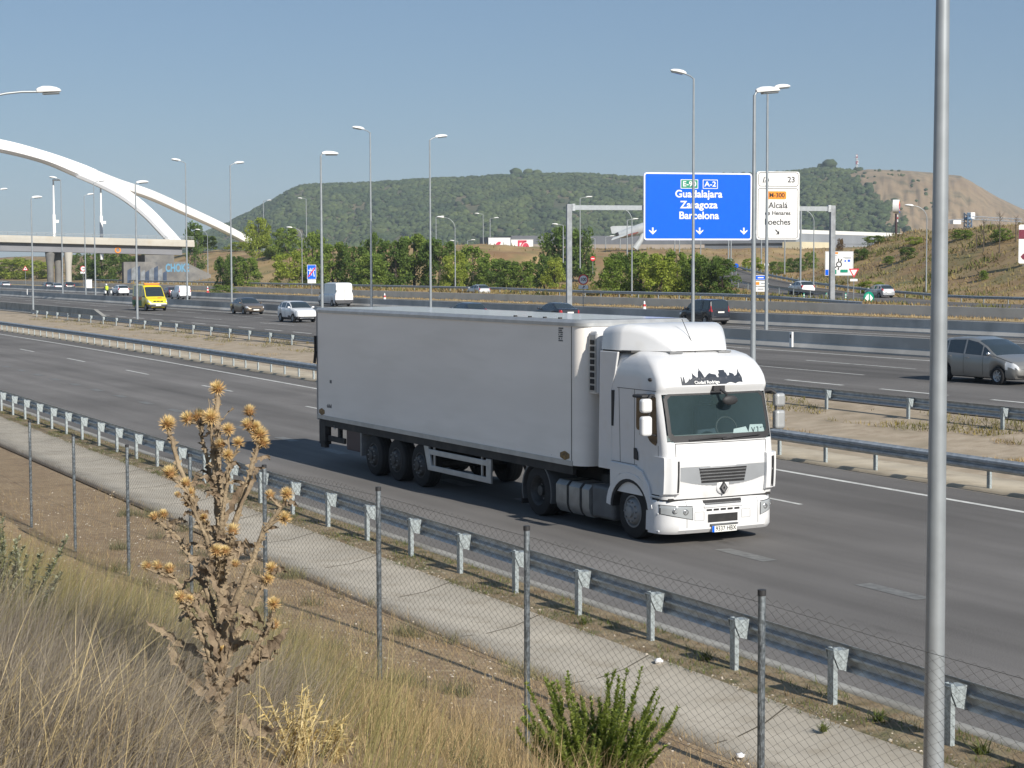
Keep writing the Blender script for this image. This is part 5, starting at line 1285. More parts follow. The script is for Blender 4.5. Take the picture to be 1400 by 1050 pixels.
# ------------------------------------------------------------------ motorcycle and rider
def skin_body(name, chains, mats_, parent, levels=1):
    """chains: list of polylines of (point, radius); joined where they share their first point"""
    vs, es, rs, key = [], [], [], {}
    for ch in chains:
        prev = None
        for p, r in ch:
            k = tuple(round(c, 4) for c in p)
            if k not in key: key[k] = len(vs); vs.append(p); rs.append(r)
            i = key[k]
            if prev is not None and prev != i: es.append((prev, i))
            prev = i
    me = bpy.data.meshes.new(name); me.from_pydata(vs, es, []); me.materials.append(mats_)
    o = bpy.data.objects.new(name, me); SC.collection.objects.link(o); o.parent = parent
    md = o.modifiers.new('skin', 'SKIN'); md.use_smooth_shade = True
    me.skin_vertices or None
    sv = me.skin_vertices[0].data if me.skin_vertices else None
    if sv is None:
        bpy.context.view_layer.objects.active = o
    for d, r in zip(me.skin_vertices[0].data, rs): d.radius = (r, r)
    me.skin_vertices[0].data[0].use_root = True
    sb = o.modifiers.new('sub', 'SUBSURF'); sb.levels = levels; sb.render_levels = levels
    return o
M['hivis'] = mat('hi_vis_yellow', (.55, .75, .05), .7, var=.1); M['dark_cloth'] = mat('dark_cloth', (.02, .022, .03), .9); M['skin'] = mat('skin', (.45, .28, .20), .6)
def biker():
    p = dp(145.5, 401, 262); base = Vector((p.x, p.y, .9)); b_ = empty('motorcycle', base, OUT + .1, 'dark motorcycle ridden by a person in a yellow vest', 'motorcycle')
    for x in (.72, -.7): 
        mb = MB(); mb.lathe([(.2, -.07), (.29, -.07), (.32, 0), (.29, .07), (.2, .07)], (0, 0, 0), 'y', 18); w_ = mb.build('wheel', M['tyre'], b_); w_.location = (x, 0, .32)
        mb = MB(); mb.lathe([(.2, -.03), (.03, -.05), (.03, .05), (.2, .03)], (0, 0, 0), 'y', 14); mb.build('rim', M['rim'], w_)
    mb = MB(); mb.tube([(-.35, 0, .55), (0, 0, .5), (.3, 0, .6)], [.16, .2, .15], 10); mb.build('engine', M['dark'], b_)
    mb = MB(); mb.tube([(-.1, 0, .82), (.15, 0, .9), (.4, 0, .85)], [.13, .2, .1], 10); mb.build('fuel_tank', M['sign_white'], b_)
    mb = MB(); mb.tube([(-.75, 0, .82), (-.4, 0, .8), (-.1, 0, .8)], [.1, .15, .12], 10); mb.build('seat', M['black'], b_)
    mb = MB(); mb.tube([(.45, -.35, 1.0), (.5, 0, .95), (.45, .35, 1.0)], .025, 6); mb.tube([(.5, 0, .95), (.72, 0, .32)], .04, 6); mb.build('handlebar', M['dark'], b_)
    for s in (1, -1): mb = MB(); mb.box((-.9, s * .42 - .12, .45), (-.35, s * .42 + .12, .85)); mb.build('pannier', M['sign_white'], b_, bevel=.05)
    r = empty('person', base, OUT + .1, 'person in yellow high visibility vest and pale helmet riding a motorcycle', 'person')
    V_ = lambda x, y, z: (x, y, z)
    pel = (V_(-.25, 0, .95), .16)
    skin_body('body', [[pel, (V_(-.2, 0, 1.15), .18), (V_(-.12, 0, 1.38), .19), (V_(-.06, 0, 1.5), .09), (V_(-.03, 0, 1.62), .1), (V_(-.02, 0, 1.70), .09)]] +
              [[pel, (V_(-.15, s * .15, .92), .1), (V_(.22, s * .24, .72), .08), (V_(0, s * .26, .36), .055), (V_(.1, s * .26, .3), .045)] for s in (1, -1)] +
              [[(V_(-.12, 0, 1.38), .19), (V_(-.1, s * .2, 1.42), .075), (V_(.08, s * .3, 1.18), .055), (V_(.4, s * .33, 1.04), .045)] for s in (1, -1)], M['dark_cloth'], r)
    mb = MB(); mb.lathe([(.19, .95), (.23, 1.1), (.25, 1.3), (.22, 1.46), (.1, 1.54)], (-.17, 0, 0), 'z', 14); mb.build('vest', M['hivis'], r)
    mb = MB(); mb.ball((-.02, 0, 1.69), (.145, .135, .15), nu=14, nv=10); mb.build('helmet', M['lamp_white'], r)
    mb = MB(); mb.box((.08, -.09, 1.66), (.128, .09, 1.74)); mb.build('visor', M['car_glass'], r, bevel=.02)
biker()
# ================================================================== THE LORRY
M['lorry_white'] = mat('lorry_cab_white', (.70, .705, .71), .3, var=.03, scale=1.5, coat=.5, dirt=(.66, .655, .64), dscale=3)
M['box_white'] = mat('trailer_side_white', (.90, .855, .80), .5, col2=(.83, .785, .73), scale=.5, stretch=(.35, 1, 2.2), dirt=(.80, .76, .70), dscale=.9, spec=.3)
M['alu'] = mat('aluminium_trim', (.46, .47, .47), .45, .5, var=.1)
M['alu_dull'] = mat('dull_aluminium', (.26, .265, .27), .55, .3, var=.15)
M['chassis'] = mat('chassis_black', (.02, .02, .021), .7, var=.2, dirt=(.05, .045, .04))
M['fender'] = mat('grey_mudguard', (.10, .105, .11), .6, var=.15)
M['tank'] = mat('tank_aluminium', (.34, .345, .34), .42, .5, var=.15, scale=4)
M['grille_silver'] = mat('grille_silver', (.46, .48, .50), .35, .5, var=.04)
M['seam'] = mat('panel_gap', (.06, .06, .06), .8)
M['gold'] = mat('badge_gold', (.30, .19, .06), .5, .3, col2=(.08, .05, .03), scale=18)
M['grey_mark'] = mat('grey_marking', (.12, .12, .125), .6)
M['hub_dark'] = mat('dark_hub', (.06, .06, .06), .6, .2, var=.3, scale=9)  # darker tone for trailer and drive wheels than the front rims
def lorry():
    O = Vector((16.48, 43.89, 0)); rot = atan2(-.99964, .027)
    root = empty('articulated_lorry', O, rot, 'white articulated lorry with plain refrigerated trailer and skyline sticker over the windscreen', 'lorry')
    def part(name, mb, m_, bevel=0, angle=None, parent=None, seg=2): return mb.build(name, m_, parent or root, bevel, seg, angle)
    # ---------------- trailer box
    L, W0, W1, zb, zt = 13.38, 0.0, 2.58, 1.17, 3.95
    def plan(r, d=0, n=7):
        pts = [(d, W0 + d), ]
        pts = [(0 + d, W0 + d)]
        for k in range(n + 1):
            a = -pi / 2 + pi / 2 * k / n; pts.append((L - d - r + r * cos(a), W0 + d + r + r * sin(a)))
        for k in range(n + 1):
            a = pi / 2 * k / n; pts.append((L - d - r + r * cos(a), W1 - d - r + r * sin(a)))
        pts.append((0 + d, W1 - d)); return pts
    mb = MB(); P = plan(.30); mb.loft([[(x, y, zb) for x, y in P], [(x, y, zt) for x, y in P]], caps=True); tb = part('trailer_box', mb, M['box_white'], angle=32)
    mb = MB(); Q = plan(.31, -.025)
    mb.loft([[(x, y, zt - .075) for x, y in Q], [(x, y, zt - .01) for x, y in Q], [(x, y, zt + .045) for x, y in plan(.3, .02)]], caps=True); part('roof_trim', mb, M['alu'], angle=30)
    mb = MB(); mb.add([(.12, W0 + .14, zt + .05), (L - .3, W0 + .14, zt + .05), (L - .3, W1 - .14, zt + .05), (.12, W1 - .14, zt + .05)], [(0, 1, 2, 3)]); part('roof_sheet', mb, M['lorry_white'])
    mb = MB()
    for k in range(4): mb.box((10.3 + k * .62, .18, zt + .05), (10.36 + k * .62, .24, zt + .075))
    part('roof_rivets', mb, M['chassis'])
    mb = MB(); mb.box((.0, W0 - .014, zb - .015), (L - .33, W0 - .001, zb + .085)); mb.box((0, W1 + .001, zb - .015), (L - .33, W1 + .014, zb + .085)); part('side_rail', mb, M['alu'])
    mb = MB(); mb.box((L - .385, W0 - .006, zb + .09), (L - .365, W0 - .0005, zt - .08)); part('panel_seam', mb, M['seam'])
    mb = MB(); mb.box((-.05, W0 - .004, zb - .02), (.04, W0 + .1, zt)); mb.box((-.05, W1 - .1, zb - .02), (.04, W1 + .004, zt)); mb.box((-.05, W0, zb - .05), (.03, W1, zb + .12)); part('rear_frame', mb, M['alu_dull'])
    for k in range(2): mb = MB(); mb.box((-.045, .1 + k * 1.2, zb + .12), (-.02, 1.28 + k * 1.2, zt - .1)); part('rear_door', mb, M['box_white'])
    mb = MB()
    for k in range(4): mb.tube([(-.07, .35 + k * .6, zb + .1), (-.07, .35 + k * .6, zt - .1)], .018, 6)
    part('lock_bar', mb, M['alu'])
    mb = MB(); mb.tube([(-.06, -.03, zb + 1.65), (-.06, -.03, zb + 2.1)], .035, 6); mb.tube([(-.1, -.04, zb + 1.4), (-.04, -.03, zb + 1.7)], .04, 6); part('door_hinge', mb, M['chassis'])
    mb = MB()      # printed plate: rows of little marks
    for r_ in range(7):
        x = 12.50
        while x < 12.66:
            w_ = random.uniform(.02, .05)
            if random.random() < .8: mb.box((x, -.006, 3.57 + r_ * .04), (min(x + w_, 12.68), -.001, 3.597 + r_ * .04))
            x += w_ + .012
    part('type_plate', mb, M['grey_mark'])
    mb = MB(); mb.box((.82, -.006, 2.10), (.94, -.001, 2.18)); part('small_plate', mb, M['grey_mark'])
    for x0 in (12.56, .10):
        mb = MB(); w_ = .36; mb.prism([(x0, -.001, 1.30), (x0 + .1, -.001, 1.27), (x0 + .18, -.001, 1.25), (x0 + .26, -.001, 1.27), (x0 + w_, -.001, 1.30), (x0 + w_, -.001, 1.38), (x0 + .26, -.001, 1.41), (x0 + .18, -.001, 1.43), (x0 + .1, -.001, 1.41), (x0, -.001, 1.38)], (0, -.008, 0)); part('maker_badge', mb, M['gold'])
    mb = MB()
    for k in range(9): mb.box((.62 + k * .035, -.004, 1.47), (.64 + k * .035, -.001, 1.53 + .02 * (k % 3)))
    mb.box((12.2, -.004, 1.3), (12.21, -.001, 1.31)); part('scuff_mark', mb, M['grey_mark'])
    # refrigeration unit on the headboard
    mb = MB(); mb.box((L + .002, .17, 2.58), (L + .30, 2.40, 3.80)); part('fridge_unit', mb, M['lorry_white'], bevel=.05)
    mb = MB(); mb.box((L + .02, .155, 2.62), (L + .27, .172, 3.72)); fv = part('vent_panel', mb, M['alu'])
    mb = MB()
    for k in range(8): mb.box((L + .08, .140, 2.66 + k * .125), (L + .22, .154, 2.75 + k * .125))
    part('vent_hole', mb, M['chassis'], parent=fv)
    # ---------------- running gear of the trailer
    mb = MB()
    for y in (.78, 1.62): mb.box((.1, y, .82), (12.9, y + .16, zb - .02))
    for x in (1.0, 3.0, 5.0, 7.2, 9.0, 10.4, 12.2): mb.box((x, .15, .98), (x + .1, 2.4, zb - .02))
    part('trailer_chassis', mb, M['chassis'])
    mb = MB(); mb.box((.1, .03, .98), (13.0, .10, zb - .02)); mb.box((.1, 2.46, .98), (13.0, 2.53, zb - .02)); part('side_skirt', mb, M['chassis'])
    def lorry_wheel(x, y, side, r=.50, w_=.34, dual=False, hub=M['hub_dark']):
        mb = MB(); h = w_ / 2; rr = .60
        mb.lathe([(r * rr, -h), (r * .88, -h), (r * .96, -h * .92), (r, -h * .7), (r, h * .7), (r * .96, h * .92), (r * .88, h), (r * rr, h), (r * rr, -h)], (0, 0, 0), 'y', 36)
        t = part('wheel', mb, M['tyre'], angle=40); t.location = (x, y, r)
        o = side * h; mb = MB()
        if dual: mb.lathe([(r * .59, o), (r * .55, o - side * .02), (r * .48, o - side * .2), (r * .2, o - side * .2), (r * .2, o - side * .05), (0, o - side * .04)], (0, 0, 0), 'y', 30)
        else:
            mb.lathe([(r * .59, o), (r * .54, o + side * .0), (r * .50, o - side * .04), (r * .42, o + side * .03), (r * .30, o + side * .05), (r * .22, o + side * .05), (r * .2, o + side * .09), (0, o + side * .1)], (0, 0, 0), 'y', 30)
        ri = part('rim', mb, hub, angle=35, parent=t)
        mb = MB()
        for k in range(10):
            a = 2 * pi * k / 10; q = (r * .36 * cos(a), o + side * .045 - (side * .24 if dual else 0), r * .36 * sin(a)); mb.tube([q, (q[0], q[1] + side * .03, q[2])], .018, 6)
        part('wheel_nut', mb, M['alu_dull'], parent=t)
        mb = MB()      # tread grooves
        for gy in (-.09, 0, .09): mb.lathe([(r * 1.001, gy - .008), (r * 1.003, gy), (r * 1.001, gy + .008)], (0, 0, 0), 'y', 36)
        part('tread_groove', mb, M['chassis'], parent=t)
        return t
    for x in (3.36, 4.67, 5.98):
        lorry_wheel(x, .24, -1); lorry_wheel(x, 2.34, 1)
        mb = MB(); mb.tube([(x, .3, .5), (x, 2.3, .5)], .09, 10); part('axle', mb, M['chassis'])
    mb = MB(); mb.box((2.62, .04, .42), (2.70, .42, 1.12)); part('mud_flap', mb, M['alu_dull'])
    mb = MB(); mb.box((1.62, .10, .48), (2.55, .7, 1.0)); part('tool_box', mb, M['totem_brown'], bevel=.02)
    mb = MB(); mb.box((.02, .02, .50), (.42, .2, 1.12)); mb.box((.1, .02, .42), (.42, .14, .62)); mb.box((1.05, .1, .62), (1.18, .2, 1.1)); mb.box((.42, .09, .60), (1.5, .16, .74)); part('rear_bumper', mb, M['chassis'], bevel=.02)
    mb = MB(); mb.lathe([(.06, .0), (.06, -.03), (0, -.03)], (1.02, .06, 1.0), 'y', 12); part('side_reflector', mb, M['sign_white'])
    # side guard between axles and landing legs
    mb = MB(); mb.prism([(6.16, .04, zb - .02), (6.42, .04, zb - .02), (6.66, .04, .44), (6.44, .04, .44)], (0, .05, 0))
    mb.box((6.44, .045, .44), (9.35, .08, .56)); mb.box((6.40, .045, .80), (9.35, .08, .92)); mb.box((9.30, .04, .44), (9.52, .09, .96))
    for x in (6.68, 9.02): mb.tube([(x, .1, .45), (x, .1, 1.12)], .03, 6)
    part('side_guard', mb, M['alu'], bevel=.008)
    for y in (.45, 1.95):
        mb = MB(); mb.box((10.35, y, .42), (10.5, y + .14, 1.15)); mb.box((10.25, y - .06, .36), (10.6, y + .2, .42)); mb.tube([(10.42, y + .07, .55), (9.9, y + .07, 1.1)], .035, 6); part('landing_leg', mb, M['chassis'])
    # ---------------- tractor
    T0 = .06; T1 = 2.46; cy = (T0 + T1) / 2
    mb = MB()
    for y in (.82, 1.58): mb.box((10.8, y, .58), (15.9, y + .12, .86))
    mb.box((11.0, .9, .86), (12.2, 1.6, 1.02)); mb.box((13.3, .5, .4), (14.4, 2.0, 1.0)); mb.box((14.3, .45, .35), (16.0, 2.05, 1.1)); part('tractor_chassis', mb, M['chassis'])
    for y, s in ((.22, -1), (2.30, 1)):
        lorry_wheel(11.52, y + (-.0 if s > 0 else 0), s, .51, .30, True); lorry_wheel(11.52, y - s * .36, s, .51, .30, True)
        lorry_wheel(15.10, y + (.02 if s < 0 else -.02), s, .51, .31, False, M['alu_dull'])
        mb = MB(); o0, o1 = (T0 - .02, T0 + .62) if s < 0 else (T1 - .62, T1 + .02)
        pr = [(11.52 + .62 * cos(a), .50 + .62 * sin(a)) for a in np.linspace(radians(-18), radians(200), 20)]
        mb.loft([[(x, o0, z) for x, z in pr], [(x, o1, z) for x, z in pr]], closed=False, smooth=True); mb.loft([[(x, o0, z) for x, z in pr], [(11.52 + (x - 11.52) * .93, o0 + .0, .5 + (z - .5) * .93) for x, z in pr]], closed=False); part('mudguard', mb, M['fender'])
        mb = MB(); mb.box((10.86, o0, .18), (10.89, o1, .46)); part('mud_flap', mb, M['chassis'])
    # tanks and boxes on the near flank
    mb = MB(); P_ = [(T0 + .03, .28), (T0, .40), (T0, .74), (T0 + .08, .83), (.62, .83), (.62, .2), (T0 + .1, .2)]
    for a, b in ((12.28, 12.72), (12.78, 13.22), (13.28, 13.56)): mb.loft([[(a, y, z) for y, z in P_], [(b, y, z) for y, z in P_]], caps=True)
    tk = part('fuel_tank', mb, M['tank'], angle=40)
    for a in (12.72, 13.22):
        mb = MB(); mb.loft([[(a, y - .012 if y < .3 else y, z + (.012 if z > .7 else 0)) for y, z in P_], [(a + .06, y - .012 if y < .3 else y, z + (.012 if z > .7 else 0)) for y, z in P_]], caps=True)
        part('tank_strap', mb, M['chassis'], parent=tk)
    mb = MB(); mb.box((13.62, T0 + .02, .24), (14.42, .62, .86)); part('battery_box', mb, M['fender'], bevel=.06)
    mb = MB(); mb.box((12.3, 1.9, .25), (14.3, T1, .85)); part('fuel_tank', mb, M['tank'], bevel=.08)
    mb = MB(); mb.tube([(13.9, .7, .9), (13.9, .7, 1.9)], .06, 8); mb.tube([(13.7, 1.0, 1.0), (13.4, 1.1, 1.5), (13.5, 1.2, 2.0)], .03, 6); part('air_line', mb, M['chassis'])
    # ---- cab shell: front profile x(z), roof narrowing
    XF = [(.84, 16.20), (1.1, 16.24), (1.5, 16.25), (1.86, 16.21), (2.3, 16.11), (2.74, 15.99), (2.78, 16.03), (2.86, 16.06), (3.0, 16.02), (3.15, 15.93), (3.28, 15.82), (3.38, 15.66), (3.45, 15.42), (3.48, 15.1)]
    INS = [(.84, 0), (2.7, .0), (2.8, .0), (2.9, .005), (3.1, .015), (3.28, .05), (3.38, .10), (3.45, .20), (3.48, .34)]
    RAD = [(.84, .13), (1.86, .13), (2.74, .14), (2.9, .15), (3.1, .18), (3.28, .24), (3.48, .30)]
    xr = 14.38
    def fx(z, y, off=0.0):
        """the front skin at height z, across position y"""
        x = lerp(XF, z); ins = lerp(INS, z); r = lerp(RAD, z); a, b = T0 + ins, T1 - ins
        t = (y - cy) / ((b - a) / 2); bow = .07 * (1 - t * t)
        d = min(y - a, b - y)
        drop = 0 if d >= r else r - sqrt(max(0, r * r - (r - max(d, 0)) ** 2))
        return x + bow - drop + off
    def half(z, n=12):
        ins = lerp(INS, z); r = lerp(RAD, z); a = T0 + ins; out = []
        for k in range(7):      # round the corner
            q = pi / 2 * k / 6; y = a + r - r * cos(q); out.append(y)
        return out
    zz = [.84, .95, 1.1, 1.3, 1.5, 1.7, 1.88, 2.0, 2.15, 2.3, 2.45, 2.6, 2.72, 2.76, 2.80, 2.86, 2.93, 3.0, 3.08, 3.15, 3.22, 3.28, 3.33, 3.38, 3.42, 3.45, 3.47, 3.48]
    rings = []; ylist = []
    for z in zz:
        ins = lerp(INS, z); a, b = T0 + ins, T1 - ins; h_ = half(z)
        inner = list(np.linspace(h_[-1], (T0 + T1) - h_[-1], 13))[1:-1]
        ysz = h_ + inner + [(T0 + T1) - v for v in h_[::-1]]
        fr = [(fx(z, y), y, z) for y in ysz]
        side_n = [(xr + (lerp(XF, z) - lerp(RAD, z) - xr) * t, a, z) for t in (0, .33, .66)]
        side_f = [(xr + (lerp(XF, z) - lerp(RAD, z) - xr) * t, b, z) for t in (.66, .33, 0)]
        rings.append(side_n + fr + side_f); ylist.append(ysz)
    n = len(rings[0]); mb = MB(); vs = [q for r_ in rings for q in r_]; fs = []
    k0, k1 = zz.index(1.88), zz.index(2.72)
    lo, hi = 3 + 4, n - 3 - 5        # columns of the windscreen opening
    for i in range(len(rings) - 1):
        for k in range(n):
            if k0 <= i < k1 and lo <= k < hi: continue
            a_ = i * n + k; b_ = i * n + (k + 1) % n; fs.append((a_, b_, b_ + n, a_ + n))
    fs.append(tuple(range((len(rings) - 1) * n, len(rings) * n)))
    # wheel arch cut-out is a separate dark arch under the cab skin
    mb.add(vs, fs, 0, True); cab = part('cab', mb, M['lorry_white'], angle=34)
    # windscreen with black surround
    def skin_patch(name, mask, m_, off, y0, y1, z0, z1, nyy=30, nzz=14, parent=None, smooth_=True, th=0):
        mb = MB(); ys_ = np.linspace(y0, y1, nyy + 1); zs_ = np.linspace(z0, z1, nzz + 1); vs = []; fs = []
        for z in zs_:
            for y in ys_: vs.append((fx(z, y, off), y, z))
        for j in range(nzz):
            for i in range(nyy):
                if mask is None or mask((ys_[i] + ys_[i + 1]) / 2, (zs_[j] + zs_[j + 1]) / 2):
                    a_ = j * (nyy + 1) + i; fs.append((a_, a_ + 1, a_ + nyy + 2, a_ + nyy + 1))
        mb.add(vs, fs, 0, smooth_); return part(name, mb, m_, parent=parent)
    def rr(y, z, y0, y1, z0, z1, r):
        dx = max(y0 + r - y, 0, y - (y1 - r)); dz = max(z0 + r - z, 0, z - (z1 - r)); return y0 < y < y1 and z0 < z < z1 and dx * dx + dz * dz < r * r
    wy0, wy1, wz0, wz1 = T0 + .09, T1 - .09, 1.87, 2.735
    skin_patch('windscreen_seal', lambda y, z: rr(y, z, wy0, wy1, wz0, wz1, .14) and not rr(y, z, wy0 + .07, wy1 - .07, wz0 + .11, wz1 - .045, .1), M['dark'], .006, wy0, wy1, wz0, wz1, 96, 44)
    gm_ = bpy.data.materials.new('windscreen_glass'); gm_.use_nodes = True; nt = gm_.node_tree; b = nt.nodes['Principled BSDF']
    b.inputs['Base Color'].default_value = (.10, .16, .17, 1); b.inputs['Roughness'].default_value = .03; b.inputs['Specular IOR Level'].default_value = .9
    tr = nt.nodes.new('ShaderNodeBsdfTransparent'); tr.inputs[0].default_value = (.80, .90, .90, 1); mx = nt.nodes.new('ShaderNodeMixShader'); mx.inputs[0].default_value = .24
    nt.links.new(tr.outputs[0], mx.inputs[1]); nt.links.new(b.outputs[0], mx.inputs[2]); nt.links.new(mx.outputs[0], nt.nodes['Material Output'].inputs[0])
    skin_patch('windscreen', lambda y, z: rr(y, z, wy0, wy1, wz0, wz1, .13), gm_, .003, wy0, wy1, wz0, wz1, 48, 22)
    # inside of the cab
    mb = MB(); mb.box((14.45, T0 + .1, 1.2), (14.5, T1 - .1, 3.2)); mb.box((14.5, T0 + .1, 2.92), (15.6, T1 - .1, 2.96)); part('cab_lining', mb, M['cab_grey'])
    mb = MB(); mb.prism([(15.45, T0 + .12, 1.5), (16.08, T0 + .12, 1.5), (16.08, T0 + .12, 1.86), (15.7, T0 + .12, 1.95), (15.45, T0 + .12, 1.85)], (0, T1 - T0 - .24, 0)); part('dashboard', mb, M['cab_dash'], bevel=.04)
    for y in (.55, 1.72):
        mb = MB(); mb.box((14.75, y - .02, 1.5), (15.25, y + .46, 1.66)); mb.box((14.65, y - .02, 1.6), (14.83, y + .46, 2.38)); mb.box((14.68, y + .08, 2.4), (14.8, y + .36, 2.6)); part('seat', mb, M['cab_seat'], bevel=.05)
    mb = MB()
    ringp = [Vector((15.42, 1.95, 2.0)) + Vector((-.06 * sin(a), .23 * cos(a), .2 * sin(a))) for a in np.linspace(0, 2 * pi, 25)]; mb.tube(ringp, .02, 6); part('steering_wheel', mb, M['dark'])
    for (y, z, w_, h_, a) in ((1.70, 2.005, .38, .14, .12), (2.08, 2.04, .40, .16, -.02)):
        mb = MB(); q = [(-w_ / 2, -h_ / 2), (w_ / 2, -h_ / 2), (w_ / 2 - .04, h_ / 2), (-w_ / 2 + .06, h_ / 2)]
        mb.add([(fx(z + v, y + u_, -.02), y + u_ * cos(a) - v * sin(a), z + v * cos(a) + u_ * sin(a)) for u_, v in q], [(0, 1, 2, 3)]); part('paper_sheet', mb, M['sign_white'])
    mb = MB()
    for (y, z, y2, z2) in ((1.97, 2.07, 2.0, 1.99), (2.0, 1.99, 2.04, 2.07), (2.08, 2.07, 2.12, 2.07), (2.12, 2.07, 2.11, 1.98), (2.17, 2.06, 2.21, 2.065), (2.24, 2.065, 2.27, 2.07)): mb.tube([(fx(z, y, -.012), y, z), (fx(z2, y2, -.012), y2, z2)], .007, 4)
    part('handwriting', mb, M['sign_black'])
    mb = MB(); pts = [(fx(1.9, y, .02), y, z) for y, z in ((.55, 1.9), (1.0, 1.925), (1.35, 1.93))]; mb.tube(pts, .016, 6); pts = [(fx(1.9, y, .025), y, z) for y, z in ((1.25, 1.90), (1.7, 1.93), (2.1, 1.945))]; mb.tube(pts, .016, 6); part('wiper', mb, M['dark'])
    # forward mirror hanging over the windscreen
    mb = MB(); mb.box((fx(2.83, 1.25) - .03, 1.14, 2.76), (fx(2.83, 1.25) + .07, 1.38, 2.86)); mb.tube([(fx(2.8, 1.27) + .05, 1.28, 2.8), (fx(2.8, 1.27) + .2, 1.33, 2.72), (fx(2.7, 1.27) + .2, 1.36, 2.66)], .03, 8); fm = part('front_mirror', mb, M['dark'], bevel=.01)
    mb = MB(); mb.ball((fx(2.6, 1.3) + .22, 1.40, 2.60), (.05, .17, .09), nu=16, nv=10); part('mirror_housing', mb, M['dark'], parent=fm)
    # skyline sticker: strips that follow the curve of the visor
    prof = [(.50, .19), (.52, .19), (.53, .05), (.55, .19), (.57, .19), (.575, .05), (.60, .06), (.64, .09), (.66, .12), (.67, .18), (.68, .12), (.71, .14), (.74, .16), (.755, .24), (.765, .29), (.775, .24), (.80, .21), (.83, .17), (.86, .17), (.88, .24), (.90, .30), (.92, .32), (.93, .40), (.94, .32), (.96, .30), (.98, .24), (1.0, .16), (1.04, .19), (1.07, .22), (1.10, .24), (1.13, .26), (1.17, .24), (1.22, .23), (1.26, .22), (1.27, .16), (1.31, .16), (1.315, .24), (1.34, .24), (1.345, .32), (1.47, .32), (1.475, .24), (1.50, .24), (1.505, .16), (1.56, .16), (1.565, .22), (1.66, .22), (1.665, .17), (1.72, .17), (1.76, .22), (1.78, .32), (1.79, .22), (1.80, .20), (1.83, .1)]
    mb = MB(); yq = np.arange(.50, 1.831, .006); vs = []; fs = []; cnt = 0; base = lambda y: 2.885 + (.0 if y < 1.45 else .028 * abs(sin((y - 1.45) * 15)))
    for i in range(len(yq) - 1):
        y0, y1 = yq[i], yq[i + 1]; h0, h1 = lerp(prof, y0), lerp(prof, y1); b0 = base(y0); nn = 6
        for y, h in ((y0, h0), (y1, h1)):
            for k in range(nn + 1): z = base(y) + h * .78 * k / nn; vs.append((fx(z, y, .006), y, z))
        c = cnt
        for k in range(nn): fs.append((c + k, c + nn + 1 + k, c + nn + 2 + k, c + k + 1))
        cnt += 2 * (nn + 1)
    mb.add(vs, fs); part('skyline_sticker', mb, M['sign_navy'])
    nrm = Vector((.88, 0, .47)); yv = Vector((0, 1, 0)); zv = nrm.cross(yv)
    text('Ciudad Rodrigo', .085, root, face_m(Vector((fx(2.925, 1.03, .014), 1.03, 2.925)), yv, Vector((-.45, 0, .89))), M['sign_white'], 'lettering', .002, .002, 1.0)
    # nose: silver band, louvres, badge, panel gaps
    def band(y, z):
        t = abs(y - cy) / (1.0); top = 1.425 - .015 * (1 - t); bot = 1.06 + .14 * min(1, t) ** 2.2 + .0
        return bot < z < top and abs(y - cy) < .985 and not (abs(y - cy) < .14 and z < 1.12)
    skin_patch('silver_band', band, M['grille_silver'], .006, cy - 1.0, cy + 1.0, 1.03, 1.44, 90, 40)
    for k in range(5):
        z = 1.115 + k * .058; hw = .52 - .012 * (4 - k)
        mb = MB(); ysl = np.linspace(cy - hw, cy + hw, 13); A_ = [(fx(z, y, .010), y, z) for y in ysl]; B_ = [(fx(z, y, .010), y, z + .03) for y in ysl]; mb.add(A_ + B_, [(i, i + 1, 14 + i, 13 + i) for i in range(12)]); part('grille_slot', mb, M['dark'])
        mb = MB(); A_ = [(fx(z, y, .014), y, z + .03) for y in ysl]; B_ = [(fx(z, y, .038), y, z + .040) for y in ysl]; C2 = [(fx(z, y, .010), y, z + .052) for y in ysl]; mb.loft([A_, B_, C2], closed=False); part('louvre', mb, M['chrome'])
    def gap(name, pts, r=.006, m_=M['seam']):
        mb = MB(); mb.tube([(fx(z, y, .003), y, z) for y, z in pts], r, 4); part(name, mb, m_)
    for s in (1, -1):
        y_ = lambda d: cy + s * d
        gap('panel_gap', [(y_(.99), z) for z in np.linspace(.88, 1.84, 12)])
    gap('panel_gap', [(y, 1.845) for y in np.linspace(cy - .99, cy + .99, 16)])
    mb = MB(); mb.ball((fx(1.0, cy) + .0, cy, 1.02), (.03, .15, .13), nu=14, nv=8); part('badge_mount', mb, M['lorry_white'])
    dz_ = [(cy, 1.135), (cy + .09, 1.01), (cy, .885), (cy - .09, 1.01)]; dzi = [(cy, 1.06), (cy + .032, 1.01), (cy, .96), (cy - .032, 1.01)]
    mb = MB(); xo = fx(1.0, cy) + .035
    mb.prism([(xo, y, z) for y, z in dz_], (.012, 0, 0)); bdg = part('diamond_badge', mb, M['sign_black'], bevel=.004)
    for a in range(4):
        mb = MB(); p0_, p1_, q1, q0 = dz_[a], dz_[(a + 1) % 4], dzi[(a + 1) % 4], dzi[a]; s_ = .70
        mb.prism([(xo + .013, cy + (y - cy) * s_, 1.01 + (z - 1.01) * s_) for y, z in (p0_, p1_, q1, q0)], (.006, 0, 0)); part('badge_bar', mb, M['chrome'], parent=bdg)
